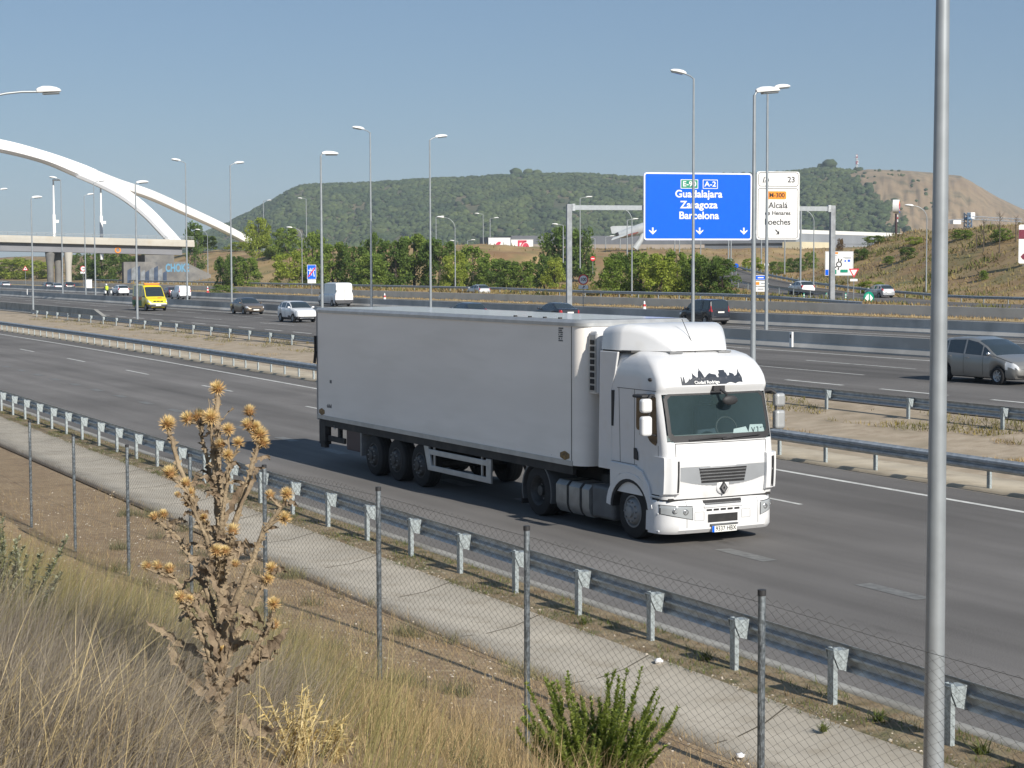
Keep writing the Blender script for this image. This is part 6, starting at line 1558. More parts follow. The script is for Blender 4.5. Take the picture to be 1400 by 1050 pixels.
    # corner air vents
    for s in (1, -1):
        y0 = T0 - .03 if s < 0 else T1 + .03; y1 = T0 + .25 if s < 0 else T1 - .25
        mb = MB(); yl = np.linspace(y0, y1, 7); rg = []
        for z in (.92, .95, 1.0, 1.3, 1.56, 1.60, 1.61):
            o_ = .075 if .94 < z < 1.605 else .03
            rg.append([(15.86, y0, z)] + [(fx(max(z, .9), min(max(y, T0 + .012), T1 - .012), o_), y, z) for y in yl] + [(15.86, y1, z)])
        mb.loft(rg, caps=True); part('air_vent', mb, M['lorry_white'], angle=40)
        ys_ = (y1 - s * -.0) - (.035 if s < 0 else -.035)
        mb = MB(); yv_ = T0 + .215 if s < 0 else T1 - .10; w_ = .035 if s < 0 else .07
        vs = []
        for z in np.linspace(.97, 1.54, 8):
            for y in (yv_ - w_ / 2, yv_ + w_ / 2): vs.append((fx(z, y, .079), y, z))
        mb.add(vs, [(2 * i, 2 * i + 1, 2 * i + 3, 2 * i + 2) for i in range(7)]); part('vent_slit', mb, M['chassis'])
    # ---- bumper
    def bfx(z, y): 
        d = min(y - (T0 - .04), T1 + .04 - y); r = .34; drop = 0 if d >= r else r - sqrt(max(0, r * r - (r - max(d, 0)) ** 2))
        return 16.27 + .06 * (1 - ((y - cy) / 1.24) ** 2) - drop + lerp([(.2, -.07), (.28, 0), (.7, .0), (.8, -.06), (.83, -.12)], z)
    yb_ = list(np.linspace(T0 - .04, T0 + .30, 12)) + list(np.linspace(T0 + .30, T1 - .30, 14))[1:-1] + list(np.linspace(T1 - .30, T1 + .04, 12))
    rg = []
    for z in (.21, .235, .28, .4, .55, .7, .76, .80, .815):
        rg.append([(15.72, T0 - .04, z)] + [(bfx(z, y), y, z) for y in yb_] + [(15.72, T1 + .04, z)])
    mb = MB(); mb.loft(rg, caps=True, smooth=True); part('bumper', mb, M['lorry_white'], angle=40)
    mb = MB(); mb.box((15.8, T0 + .08, .81), (fx(.85, cy) - .05, T1 - .08, .86)); part('bumper_gap', mb, M['chassis'])
    def bpatch(name, y0, y1, z0, z1, m_, off=.006, parent=None, shape=None, ny_=14):
        mb = MB(); yl = np.linspace(y0, y1, ny_ + 1); vs = []; zs2 = np.linspace(0, 1, 7)
        for t in zs2:
            for y in yl:
                u_ = (y - y0) / (y1 - y0); a_, b_ = (z0, z1) if shape is None else shape(u_); z = a_ + (b_ - a_) * t; vs.append((bfx(z, y) + off, y, z))
        n_ = ny_ + 1; mb.add(vs, [(j * n_ + i, j * n_ + i + 1, (j + 1) * n_ + i + 1, (j + 1) * n_ + i) for j in range(6) for i in range(ny_)], 0, True); return part(name, mb, m_, parent=parent)
    for s in (1, -1):
        m0 = (lambda u_: (.585 - .115 * u_, .735 - .03 * u_)) if s < 0 else (lambda u_: (.47 + .115 * u_, .705 + .03 * u_))
        ya, yb2 = (T0 - .005, T0 + .53) if s < 0 else (T1 - .53 + .17, T1 + .005)
        bpatch('headlight_surround', ya - .012 if s < 0 else ya - .015, yb2 + .015, 0, 0, M['dark'], .004, None, lambda u_: (m0(u_)[0] - .012, m0(u_)[1] + .012))
        hl = bpatch('headlight', ya, yb2, 0, 0, M['lens'], .009, None, m0)
        for t, r_ in (((.36, .05), (.74, .055)) if s < 0 else ((.3, .05), (.72, .045))):
            y = ya + (yb2 - ya) * t; z = sum(m0(t)) / 2 + .005; x = bfx(z, y) + .012
            mb = MB(); mb.lathe([(r_, 0), (r_ * .9, .012), (r_ * .55, -.006), (0, .008)], (x, y, z), 'x', 20); part('reflector', mb, M['chrome'], parent=hl)
    bpatch('upper_grille', cy - .42, cy + .42, .745, .80, M['chassis'], .004)
    mb = MB(); mb.box((16.14, cy - .40, .80), (16.22, cy + .40, .875)); part('upper_grille', mb, M['chassis'])
    for k in range(5): bpatch('bumper_slot', cy - .37 + k * .152, cy - .37 + k * .152 + .115, .605, .64, M['chassis'], .006, ny_=3)
    mb = MB(); mb.box((16.30, cy - .43, .665), (16.345, cy + .43, .715)); part('bumper_lip', mb, M['lorry_white'], bevel=.01)
    bpatch('step_plate', cy - .40, cy + .40, .715, .742, M['fender'], .004)
    bpatch('lower_grille', cy - .34, cy + .31, .395, .545, M['chassis'], .006)
    mb = MB(); mb.box((16.31, cy - .30, .335), (16.375, cy + .30, .365)); part('bumper_lip', mb, M['fender'], bevel=.008)
    for y0 in (cy - .62, cy + .40): 
        for (a, b, c, d) in ((y0, y0 + .20, .44, .445), (y0, y0 + .20, .595, .60), (y0, y0 + .006, .44, .60), (y0 + .194, y0 + .20, .44, .60)): bpatch('hatch_seam', a, b, c, d, M['alu_dull'], .004, ny_=3)
    for y0 in (cy - .78, cy + .78): bpatch('bumper_seam', y0 - .004, y0 + .004, .23, .79, M['seam'], .003, ny_=2)
    np_ = None
    mb = MB(); mb.box((16.355, cy - .27, .215), (16.366, cy + .27, .33)); np_ = part('number_plate', mb, M['plate'])
    mb = MB(); mb.box((16.3665, cy - .27, .216), (16.369, cy - .222, .329)); part('blue_strip', mb, M['sign_blue'], parent=np_)
    text('9337 HBX', .115, np_, face_m(Vector((16.368, cy + .03, .272)), (0, 1, 0), (0, 0, 1)), M['sign_black'], 'lettering', .001, .001, .92)
    # ---- near side of the cab
    def flank(name, pts, m_, y, th=.01, parent=None, bevel=0, far=False):
        mb = MB(); yy = y if not far else (T0 + T1) - y; d = (0, -th, 0) if not far else (0, th, 0); q = [(a, yy, b) for a, b in pts]; mb.prism(q if not far else q[::-1], d); return part(name, mb, m_, bevel, parent=parent)
    for far in (False, True):
        flank('side_window', [(15.27, 2.68), (15.30, 2.70), (15.88, 2.69), (15.92, 2.66), (15.97, 1.86), (15.93, 1.80), (15.83, 1.82), (15.72, 1.87), (15.58, 2.02), (15.29, 2.05), (15.26, 2.1)], M['cab_window'], T0 - .001, .006, far=far)
        flank('door_handle', [(15.20, 1.70), (15.27, 1.70), (15.33, 1.62), (15.34, 1.48), (15.20, 1.50)], M['dark'], T0 - .001, .02, far=far)
        for pts in ([(15.195, 1.4), (15.205, 1.4), (15.205, 2.78), (15.195, 2.78)], [(14.6, 2.775), (15.93, 2.775), (15.93, 2.785), (14.6, 2.785)], [(14.40, 1.395), (15.3, 1.385), (15.3, 1.393), (14.4, 1.403)], [(14.70, 1.40), (14.71, 1.40), (14.66, 2.78), (14.65, 2.78)], [(16.00, .9), (16.008, .9), (16.008, 1.8), (16.0, 1.8)]): flank('door_seam', pts, M['seam'], T0 - .0005, .003, far=far)
        flank('air_intake', [(14.40, 2.05), (14.46, 2.05), (14.50, 2.72), (14.40, 2.72)], M['chassis'], T0 - .001, .012, far=far)
        # wheel arch: white flare over a black arch
        n_ = 16; an = np.linspace(radians(178), radians(8), n_)
        mb = MB(); yy0 = T0 - .05 if not far else T1 - .10; yy1 = T0 + .10 if not far else T1 + .05
        outer = [(15.08 + .80 * cos(a) * 1.0, .56 + .66 * sin(a)) for a in an]; inner = [(15.08 + .66 * cos(a), .54 + .575 * sin(a)) for a in an]
        for A_, B_ in zip(zip(outer, inner), zip(outer[1:], inner[1:])): pass
        rg = [[(o_[0], yy0 + .03, o_[1] + .03), (o_[0], yy0, o_[1]), (i_[0], yy0, i_[1]), (i_[0], yy1, i_[1]), (o_[0], yy1, o_[1] + .03)] for o_, i_ in zip(outer, inner)]
        mb.loft(rg, caps=True); part('wheel_arch', mb, M['lorry_white'], angle=40)
        mb = MB(); inn2 = [(15.08 + .60 * cos(a), .53 + .525 * sin(a)) for a in an]
        rg = [[(i_[0], yy0 + .012 if not far else yy1 - .012, i_[1]), (q_[0], yy0 + .012 if not far else yy1 - .012, q_[1]), (q_[0], yy0 + .5 if not far else yy1 - .5, q_[1]), (i_[0], yy0 + .5 if not far else yy1 - .5, i_[1])] for i_, q_ in zip(inner, inn2)]
        mb.loft(rg, caps=True); part('arch_liner', mb, M['chassis'])
        flank('rear_wing', [(14.40, .90), (14.40, 1.385), (15.25, 1.375), (15.5, 1.30), (15.72, 1.08), (15.82, .86), (15.74, .86), (15.62, 1.02), (15.4, 1.19), (15.08, 1.235), (14.75, 1.18), (14.52, 1.02), (14.46, .9)], M['lorry_white'], T0 + .0, .045, bevel=.012, far=far)
        # entry steps
        y_in = T0 + .02
        flank('step_panel', [(15.68, .24), (16.0, .24), (16.0, .9), (15.80, .9), (15.72, .62)], M['lorry_white'], T0 + .16, .02, far=far)
        flank('step_side', [(15.60, .24), (15.72, .24), (15.74, .60), (15.79, .86), (15.70, .86), (15.62, .6)], M['lorry_white'], T0 + .05, .06, far=far)
        for z, x0, x1 in ((.245, 15.66, 16.06), (.56, 15.70, 16.04), (.865, 15.76, 16.08)):
            mb = MB(); a, b = (T0 - .03, T0 + .2) if not far else (T1 - .2, T1 + .03); mb.box((x0, a, z), (x1, b, z + .03)); st_ = part('step', mb, M['lorry_white'], bevel=.008)
            mb = MB(); mb.box((x0 + .05, a + .02, z + .031), (x1 - .04, b, z + .05)); part('tread', mb, M['chassis'], parent=st_)
        mb = MB(); a, b = (T0 - .012, T0 + .05) if not far else (T1 - .05, T1 + .012); mb.box((15.72, a, .80), (16.02, b, .845)); part('black_strip', mb, M['chassis'])
        # twin mirrors on an arm
        s = -1 if not far else 1; e = T0 if not far else T1
        mb = MB(); mb.tube([(15.85, e, 2.70), (15.95, e + s * .13, 2.72), (16.0, e + s * .2, 2.66)], .028, 8); mb.tube([(16.0, e + s * .2, 2.68), (16.0, e + s * .2, 2.02), (15.92, e, 1.98)], .02, 8); ar = part('mirror_arm', mb, M['dark'])
        for z0, z1 in ((1.99, 2.35), (2.41, 2.665)):
            mb = MB(); mb.box((15.93, e + s * .16 - .0 if s > 0 else e - .38, z0), (16.08, e + .38 if s > 0 else e - .16, z1)); part('mirror_housing', mb, M['lorry_white'] if not far else M['alu'], bevel=.055, seg=4, parent=ar)
            mb = MB(); a, b = sorted((e + s * .19, e + s * .35)); mb.box((15.915, a, z0 + .03), (15.93, b, z1 - .03)); part('mirror_glass', mb, M['car_glass'], parent=ar)
        mb = MB(); a, b = sorted((e, e + s * .28)); mb.box((15.55, a, 2.66), (15.9, b, 2.72)); part('kerb_mirror', mb, M['dark'], bevel=.025)
        mb = MB(); mb.ball((15.72, e, 2.98), (.06, .03, .035), nu=10, nv=6); part('marker_lamp', mb, M['dark'])
    # side fairing behind the cab
    for far in (False, True):
        e = T0 - .01 if not far else T1 - .035
        mb = MB(); pr = [(13.92, 1.22), (14.40, 1.22), (14.40, 2.75), (14.52, 3.02), (14.62, 3.44), (13.98, 3.44)]
        mb.prism([(x, e, z) for x, z in pr], (0, .045, 0)); part('side_fairing', mb, M['lorry_white'], bevel=.012)
    # roof deflector
    secs = [(13.98, .09, 2.43, 3.90), (14.30, .08, 2.44, 3.94), (14.60, .08, 2.44, 3.96), (14.66, .11, 2.41, 3.96), (14.85, .22, 2.30, 3.945), (15.05, .34, 2.18, 3.89), (15.22, .44, 2.08, 3.81), (15.36, .53, 1.99, 3.71), (15.46, .60, 1.92, 3.60), (15.52, .65, 1.87, 3.52)]
    rg = []
    for x, a, b, zt_ in secs:
        h = zt_ - 3.47; r = min(.16, h * .6); q = [(x, a, 3.47), (x, a + h * .06, zt_ - r)]
        for k in range(1, 6): t = pi / 2 * k / 5; q.append((x, a + h * .06 + r * 1.3 * (1 - cos(t)) , zt_ - r + r * sin(t)))
        m_ = [(px_, (a + b) - py_, pz_) for px_, py_, pz_ in q[::-1]]
        rg.append(q + [(x, cy - .3, zt_ + .012), (x, cy + .3, zt_ + .012)] + m_)
    mb = MB(); mb.loft(rg, caps=True, smooth=True); part('roof_deflector', mb, M['lorry_white'], angle=38)
    mb = MB(); mb.box((14.0, T0 + .05, 3.44), (15.0, T1 - .05, 3.475)); part('deflector_gap', mb, M['seam'])
    for y in (.72, 1.80):
        mb = MB(); mb.box((15.36, y - .14, 3.43), (15.58, y + .14, 3.46)); mb.prism([(15.42, y - .04, 3.46), (15.52, y - .04, 3.46), (15.45, y - .04, 3.56)], (0, .08, 0)); part('roof_bracket', mb, M['alu_dull'])
    mb = MB(); mb.tube([(15.52, 1.18, 3.44), (15.50, 1.18, 3.5), (15.22, 1.08, 4.05)], .007, 5); part('aerial', mb, M['dark'])
    return root
M['cab_grey'] = mat('cab_lining_grey', (.30, .34, .35), .9, var=.1); M['cab_dash'] = mat('dashboard_grey', (.33, .35, .34), .7, var=.1); M['cab_seat'] = mat('seat_cloth', (.05, .07, .095), .9, var=.2)
M['cab_window'] = glassmat('cab_side_glass', (.018, .017, .015), .05); M['sign_navy'] = mat('sticker_navy', (.022, .03, .045), .45)
M['lens'] = glassmat('lorry_headlamp_lens', (.34, .36, .37), .06)
lorry()
# ================================================================== VEGETATION
def pj(p):
    d = Vector(p) - EYE; z = d.dot(CF); return PW / 2 + FPX * d.dot(CR) / z, PH / 2 - FPX * d.dot(CU) / z
def leafmat(name, a, b_, isl=.3, tr=.45, sc=.6): return mat(name, a, .75, col2=b_, scale=sc, world=True, island=isl, trans=tr, spec=.2)
M['leaf_mid'] = leafmat('leaf_mid_green', (.17, .25, .045), (.26, .34, .075))
M['leaf_dark'] = leafmat('leaf_dark_green', (.095, .16, .034), (.165, .235, .055))
M['leaf_lime'] = leafmat('leaf_yellow_green', (.26, .33, .045), (.36, .41, .08))
M['leaf_dry'] = leafmat('leaf_rusty', (.15, .085, .03), (.22, .14, .05))
M['bark'] = mat('bark', (.10, .08, .06), .9, var=.3, scale=6)
def leaves(centers, radii, per, size, aspect=.55, up=.25):
    """leaf quads scattered through clumps"""
    vs = []; 
    for c, r in zip(centers, radii):
        n = per
        d = RNG.normal(size=(n, 3)); d /= np.linalg.norm(d, axis=1)[:, None]
        p = np.asarray(c) + d * (r * RNG.uniform(.35, 1.0, (n, 1)) ** .6) * np.array([1, 1, .8])
        a = RNG.normal(size=(n, 3)); a[:, 2] = a[:, 2] * .6 + up; a /= np.linalg.norm(a, axis=1)[:, None]
        b = np.cross(a, RNG.normal(size=(n, 3))); b /= np.linalg.norm(b, axis=1)[:, None] + 1e-9
        s = size * RNG.uniform(.6, 1.3, (n, 1)); a = a * s; b = b * s * aspect
        vs.append(np.stack([p - a, p - b * .9, p + a, p + b * .9], 1).reshape(-1, 3))
    v = np.concatenate(vs); f = np.arange(len(v)).reshape(-1, 4); return v, f
def crown_proto(kind, i):
    """unit tree: 1 high, about 1 wide"""
    cs, rs = [], []; n = 46 if kind != 'poplar' else 26
    lump = [(RNG.uniform(-.28, .28), RNG.uniform(-.28, .28), RNG.uniform(.30, .82), RNG.uniform(.16, .3)) for _ in range(6)]
    for k in range(n):
        if kind == 'round': t = RNG.uniform(.12, .95); w_ = .46 * sqrt(max(.05, 1 - ((t - .5) / .52) ** 2))
        elif kind == 'poplar': t = RNG.uniform(.1, .97); w_ = .22 * (1 - t * .55)
        else: t = RNG.uniform(.02, .93); w_ = .52 * sqrt(max(.05, 1 - ((t - .38) / .60) ** 2))
        a = RNG.uniform(0, 2 * pi); r = w_ * sqrt(RNG.uniform(.15, 1.0))
        cs.append((r * cos(a), r * sin(a), t)); rs.append(RNG.uniform(.09, .18) * (1.15 - .35 * t))
    for x, y, z, r in lump: cs.append((x, y, z)); rs.append(r * .7)
    v, f = leaves(cs, rs, 85, .034)
    return v, f
PROTO = {}
def hit(px, py):
    D = 105.0
    while D < 900:
        p = dp(px, py, D)
        if p.z <= far_z(p.x, p.y): return p, D
        D += .7
    return dp(px, py, 300), 300.0
def tree(name, label, px, ytop, D, halfw, kind, m_, group, ybase=None):
    if ybase:
        p, D = hit(px, ybase); zb = far_z(p.x, p.y); top = Vector((p.x, p.y, zb + (ybase - ytop) * D / FPX))
    else:
        top = dp(px, ytop, D); zb = ground_z(top.x, top.y)
    h = max(1.2, top.z - zb); w_ = 2 * halfw * D / FPX
    root = empty(name, (top.x, top.y, zb), random.uniform(0, 6.3), label, 'tree' if 'tree' in name else 'bush', group)
    key = (kind, m_.name, random.randrange(3))
    if key not in PROTO:
        v, f = crown_proto(kind, 0); me = fast_mesh('crown', v, f, m_); PROTO[key] = me.data; bpy.data.objects.remove(me)
    o = bpy.data.objects.new('crown', PROTO[key]); SC.collection.objects.link(o); o.parent = root
    k = 1.0 if kind != 'poplar' else 2.1
    o.scale = (w_ * k * 1.25, w_ * k * 1.25, h); 
    mb = MB(); mb.tube([(0, 0, -.4), (.02 * w_, 0, h * .3), (-.01 * w_, .02 * w_, h * .62), (.02 * w_, -.01 * w_, h * .85)], [.035 * h, .025 * h, .014 * h, .005 * h], 7)
    for q in range(6):
        a = q * 1.05 + random.random(); z0 = h * random.uniform(.15, .5); mb.tube([(0, 0, z0), (w_ * .16 * cos(a), w_ * .16 * sin(a), z0 + h * .14), (w_ * .32 * cos(a), w_ * .32 * sin(a), z0 + h * .26)], [.014 * h, .009 * h, .003 * h], 5)
    mb.build('trunk', M['bark'], root)
    return root
G_ = 'trees and tall bushes along the far roadside'
LM, DK, LI, DR = M['leaf_mid'], M['leaf_dark'], M['leaf_lime'], M['leaf_dry']
for a in [  # px, top, depth, half width, kind, material, label
    (266, 303, 428, 12, 'wide', DK, 'dark tree directly right of the bridge deck end'), (284, 322, 422, 12, 'wide', LM, 'green bush on the slope, second from the bridge deck end'), (303, 327, 385, 15, 'wide', LM, 'low green bush on top of the brown slope under the arch tip'),
    (325, 331, 370, 14, 'wide', LI, 'yellow green bush under the tip of the arch'), (304, 351, 330, 10, 'wide', DK, 'dark bush at the slope foot right of the graffiti wall'), (320, 348, 325, 14, 'wide', DK, 'dark bush at the slope foot behind the brown saloon car'),
    (338, 352, 322, 15, 'wide', LM, 'mid green bush at the slope foot left of the motorway end sign'), (354, 297, 345, 15, 'wide', LI, 'tall bright yellow green tree just right of the arch tip'), (372, 328, 335, 13, 'wide', LI, 'yellow green bush right of the tall bright tree'),
    (392, 309, 350, 17, 'wide', LM, 'rounded green tree left of the curved lamp by the motorway end sign'), (396, 343, 318, 20, 'wide', LI, 'yellow green bush low behind the motorway end sign'), (428, 314, 320, 18, 'wide', LM, 'green tree directly behind the motorway end sign'),
    (455, 331, 300, 19, 'wide', LM, 'green bush behind the large white van'), (482, 334, 298, 19, 'wide', DK, 'dark green bush right above the large white van'), (512, 318, 305, 16, 'round', DK, 'tall dark tree behind the tilted lamp post left of centre'),
    (508, 345, 285, 20, 'wide', LM, 'mid green bush low behind the tilted lamp post'), (540, 325, 290, 22, 'wide', DK, 'dark tree between the two lamp posts over the trailer'), (566, 320, 292, 24, 'wide', LM, 'big green tree just left of the lamp post over mid trailer'),
    (600, 326, 288, 24, 'wide', DK, 'big dark tree just right of the lamp post over mid trailer'), (622, 345, 275, 16, 'wide', LI, 'yellow green bush at the foot of the curved lamp left of the silver hatchback'), (646, 334, 285, 20, 'wide', LM, 'green tree left of the billboards above the silver hatchback'),
    (672, 352, 280, 18, 'wide', LM, 'green bush under the left billboard'), (690, 354, 270, 19, 'wide', DK, 'dark bush under the gap between the billboards'), (714, 357, 268, 19, 'wide', LM, 'mid green bush under the right billboard'), (744, 346, 272, 16, 'wide', DK, 'dark bush at the right end below the billboards'),
    (758, 352, 266, 14, 'wide', LI, 'yellow green bush left of the gantry leg'), (768, 309, 350, 28, 'round', DK, 'large dark round tree behind the gantry left leg'), (795, 313, 352, 18, 'round', DK, 'dark round tree right of the gantry left leg'),
    (835, 352, 205, 18, 'wide', LM, 'green bush at the left of the row under the blue sign'), (848, 345, 212, 18, 'wide', DK, 'dark bush below the jet aircraft'), (876, 341, 206, 22, 'wide', LM, 'tall green bush under the left corner of the blue sign'), (903, 346, 202, 22, 'wide', LI, 'light green bush under the left arrow of the blue sign'),
    (925, 341, 208, 20, 'wide', LM, 'green bush left of the pole crossing the blue sign'), (946, 346, 203, 20, 'wide', LM, 'green bush right behind the pole crossing the blue sign'), (968, 348, 200, 20, 'wide', DK, 'dark bush under the right part of the blue sign'), (988, 352, 198, 18, 'wide', DK, 'dark bush at the right end of the row under the blue sign')]:
    yb_ = {284: 342, 303: 341, 325: 343, 354: 352, 372: 352, 392: 352}.get(a[0])      # these stand on top of the brown slope
    tree('bush' if 'bush' in a[6] else 'tree', a[6], *a[:4], a[4], a[5], G_, ybase=yb_)
SG = 'scattered shrubs and trees on the slopes'
for a in [(1030, 352, 372, 14, LI, 'yellow green bush beyond the thin lamp pole and arrow boards'), (1062, 357, 374, 14, LM, 'bush by the low white shed below the exit sign'), (1086, 352, 372, 15, DK, 'dark bush on the embankment foot left of the gantry leg'), (1108, 344, 366, 14, LM, 'green bush on the embankment behind the curved lamp'),
          (1149, 326, 344, 7, DR, 'small rust brown dead tree above the roundabout sign'), (1190, 384, 402, 25, LI, 'low bright green bush behind the silver hatchback on the exit road'), (1178, 340, 356, 15, DK, 'dark round shrub on the embankment right of the roundabout sign'),
          (1242, 338, 354, 17, DK, 'dark shrub high on the embankment below the burger sign'), (1215, 350, 362, 12, LM, 'shrub in the middle of the embankment left of the curved lamp'), (1315, 314, 328, 22, LM, 'green shrub on the embankment crest by the crane foot'), (1372, 312, 330, 22, LM, 'green shrub on the embankment crest near the right edge'),
          (1196, 322, 334, 20, LM, 'green shrub on the embankment crest left of the burger sign'), (1250, 324, 335, 16, LI, 'light green shrub on the crest right of the burger sign'), (1155, 352, 372, 10, DK, 'dark shrub behind the roundabout sign'), (1345, 372, 384, 9, LM, 'small green shrub low on the embankment right of the thick pole'),
          (18, 352, 382, 34, LI, 'broad light green bush on the slope seen under the bridge, left of the columns'), (50, 356, 382, 22, LI, 'light green bush on the slope under the bridge, next to the columns'),
          (112, 345, 382, 18, DK, 'dark tree seen under the bridge behind the speed limit sign'), (140, 343, 384, 18, DK, 'dark tree seen under the bridge behind the white hatchback'), (165, 344, 385, 16, DK, 'dark tree under the bridge left of the graffiti wall'), (190, 348, 386, 16, DK, 'dark tree under the bridge end beside the graffiti wall')]:
    tree('bush' if ('bush' in a[5] or 'shrub' in a[5]) else 'tree', a[5], a[0], a[1], 0, a[3] * (.62 if a[0] > 1100 else .85), 'wide', a[4], SG, ybase=a[2])
def bare_tree(label, px, ytop, D):
    t = dp(px, ytop, D); zb = ground_z(t.x, t.y); h = t.z - zb; root = empty('bare_tree', (t.x, t.y, zb), 0, label, 'tree', 'leafless saplings on the embankment')
    mb = MB(); mb.tube([(0, 0, -.3), (.05, 0, h * .5), (0, 0, h)], [.09, .06, .015], 6); mb.build('trunk', M['bark'], root)
    mb = MB()
    for k in range(26):
        z = h * random.uniform(.45, .95); a = random.uniform(0, 6.3); l = h * .13 * random.uniform(.5, 1.2); mb.tube([(0, 0, z), (l * .5 * cos(a), l * .5 * sin(a), z + l * .5), (l * cos(a), l * sin(a), z + l * 1.2)], [.025, .015, .005], 4)
    mb.build('twigs', M['bark'], root)
for px, y0, D, lab in ((1367, 288, 232, 'thin leafless sapling on the embankment near the right edge'), (1345, 300, 236, 'thin leafless sapling left of the one near the right edge'), (1389, 296, 234, 'thin leafless sapling close to the maroon sign'), (1335, 318, 238, 'short leafless sapling right of the thick lamp pole')):
    bare_tree(lab, px, y0, D)

# ------------------------------------------------------------------ grasses
def ribbons(base, length, width, lean, leanang, curl, seg=3, tip=.15):
    """flat blades. base (n,3); lean: horizontal angle; leanang from upright; curl adds lean along the blade"""
    n = len(base); d = np.stack([np.cos(lean), np.sin(lean)], 1); perp = np.stack([-d[:, 1], d[:, 0], np.zeros(n)], 1)
    tw = RNG.uniform(-1, 1, n)[:, None]; perp = perp * np.sqrt(np.clip(1 - tw ** 2 * .5, .2, 1)) + np.stack([d[:, 0], d[:, 1], np.zeros(n)], 1) * tw * .7
    rows = []; p = base.copy(); ang = leanang.copy()
    for k in range(seg + 1):
        w_ = (width * (1 - (1 - tip) * (k / seg) ** 1.5))[:, None] * .5
        rows.append(np.stack([p - perp * w_, p + perp * w_], 1))
        st = (length / seg)[:, None] * np.stack([d[:, 0] * np.sin(ang), d[:, 1] * np.sin(ang), np.cos(ang)], 1); p = p + st; ang = ang + curl / seg
    v = np.stack(rows, 1).reshape(-1, 3)
    b = (np.arange(n) * (seg + 1) * 2)[:, None]; f = []
    for k in range(seg): f.append(np.stack([b[:, 0] + 2 * k, b[:, 0] + 2 * k + 1, b[:, 0] + 2 * k + 3, b[:, 0] + 2 * k + 2], 1))
    return v, np.concatenate(f)
def grassmat(name, a, b_, sc=.7, isl=.35, tr=.25): return mat(name, a, .85, col2=b_, scale=sc, world=True, island=isl, trans=tr, spec=.15, lo=.35, hi=.65)
M['g_grey'] = grassmat('dry_grey_stems', (.26, .225, .18), (.40, .345, .27))
M['g_yel'] = grassmat('yellow_green_stems', (.36, .305, .135), (.27, .255, .11))
M['g_straw'] = grassmat('pale_straw', (.52, .40, .20), (.62, .50, .28), isl=.25)
M['g_tan'] = grassmat('short_tan_grass', (.36, .26, .135), (.46, .35, .19), isl=.35)
M['g_green'] = grassmat('green_weed_leaves', (.085, .12, .03), (.15, .17, .05))
M['g_far'] = grassmat('far_dry_tufts', (.34, .24, .115), (.22, .20, .075), sc=.10, isl=.2)
M['g_greyg'] = grassmat('grey_green_weed', (.17, .17, .085), (.24, .22, .12))
M['g_brown'] = grassmat('dark_brown_stem', (.10, .075, .055), (.19, .145, .10))
M['g_dead'] = grassmat('dead_brown_weed', (.17, .115, .055), (.27, .20, .10))
M['g_mix'] = grassmat('median_weed', (.13, .135, .035), (.34, .26, .10), sc=.5)
M['g_scrub'] = grassmat('olive_scrub', (.13, .145, .045), (.21, .20, .075), sc=.2, isl=.25)
def scatter(n, x0, x1, y0, y1, keep):
    out = []; tries = 0
    while len(out) < n and tries < n * 60:
        tries += 1; x, y = RNG.uniform(x0, x1), RNG.uniform(y0, y1); z = ground_z(x, y) if x < 10.1 else None
        if z is None: z = rz(x)
        p = (x, y, z); X_, Y_ = pj(p)
        if X_ < -260 or X_ > 1480 or (y * .893 + x * .449) < 2.2: continue
        k = keep(x, y, X_, Y_)
        if k > 0 and RNG.random() < k: out.append(p)
    return np.array(out)
def clumpy(x, y, s=.5, seed=0): return .5 + .5 * vnoise(x, y, s, seed)
def bl(name, label, cat, pts, L_, W_, lean0, lspread, ang, curl, m_, seg=3):
    n = len(pts); v, f = ribbons(pts, RNG.uniform(*L_, n), RNG.uniform(*W_, n), lean0 + RNG.normal(0, lspread, n), np.abs(RNG.normal(ang[0], ang[1], n)), RNG.normal(curl[0], curl[1], n), seg)
    return tag(fast_mesh(name, v, f, m_), label, cat, kind='stuff')
# where the tall growth stands: everything up to the fence on the left, thinning to the right
def tall_mask(x, y, X_, Y_):      # by the foot of the slope line seen from above the bank
    e = (6.3 - x) / 1.2 - max(0, (X_ - 330) / 130.0) * .9
    return max(0, min(1, e))
P_ = scatter(34000, -1.5, 5.0, 3.2, 11, lambda x, y, X_, Y_: tall_mask(x, y, X_, Y_) * (.12 + clumpy(x, y, .55, 2)) * smooth(10.5, 7.0, y) * smooth(470, 300, X_) * smooth(760, 900, Y_) * (1 - .9 * (225 < X_ < 475 and y < 7.4)))
bl('dry_grass', 'thick grey mauve dry stems covering the lower left of the bank', 'grass', P_, (.22, .54), (.0018, .0036), -.35, .55, (.5, .28), (.3, .3), M['g_grey'])
P_ = scatter(34000, -1.0, 6.9, 4.5, 30, lambda x, y, X_, Y_: min(1, max(0, (6.6 - x) / 1.6 - max(0, (X_ - 330) / 140) * .9)) * (.15 + clumpy(x, y, .8, 7)) * max(smooth(5.4, 8.5, y), smooth(330, 430, X_)) * (1 - .9 * (215 < X_ < 480 and y < 7.6)))
bl('yellow_grass', 'fine yellow green grass on the bank behind the thistle', 'grass', P_, (.26, .62), (.0022, .0042), -.3, .6, (.36, .22), (.35, .3), M['g_yel'])
P_ = scatter(7000, -1.5, 5.0, 3.2, 10, lambda x, y, X_, Y_: tall_mask(x, y, X_, Y_) * max(0, clumpy(x, y, .4, 31) - .35) * 2 * smooth(9.6, 6.8, y) * smooth(330, 200, X_) * smooth(740, 900, Y_))
bl('dark_stems', 'dark broken brown stems tangled in the grey dry growth of the bank', 'grass', P_, (.12, .46), (.0025, .006), -.2, 1.4, (.6, .35), (.5, .6), M['g_brown'], 4)
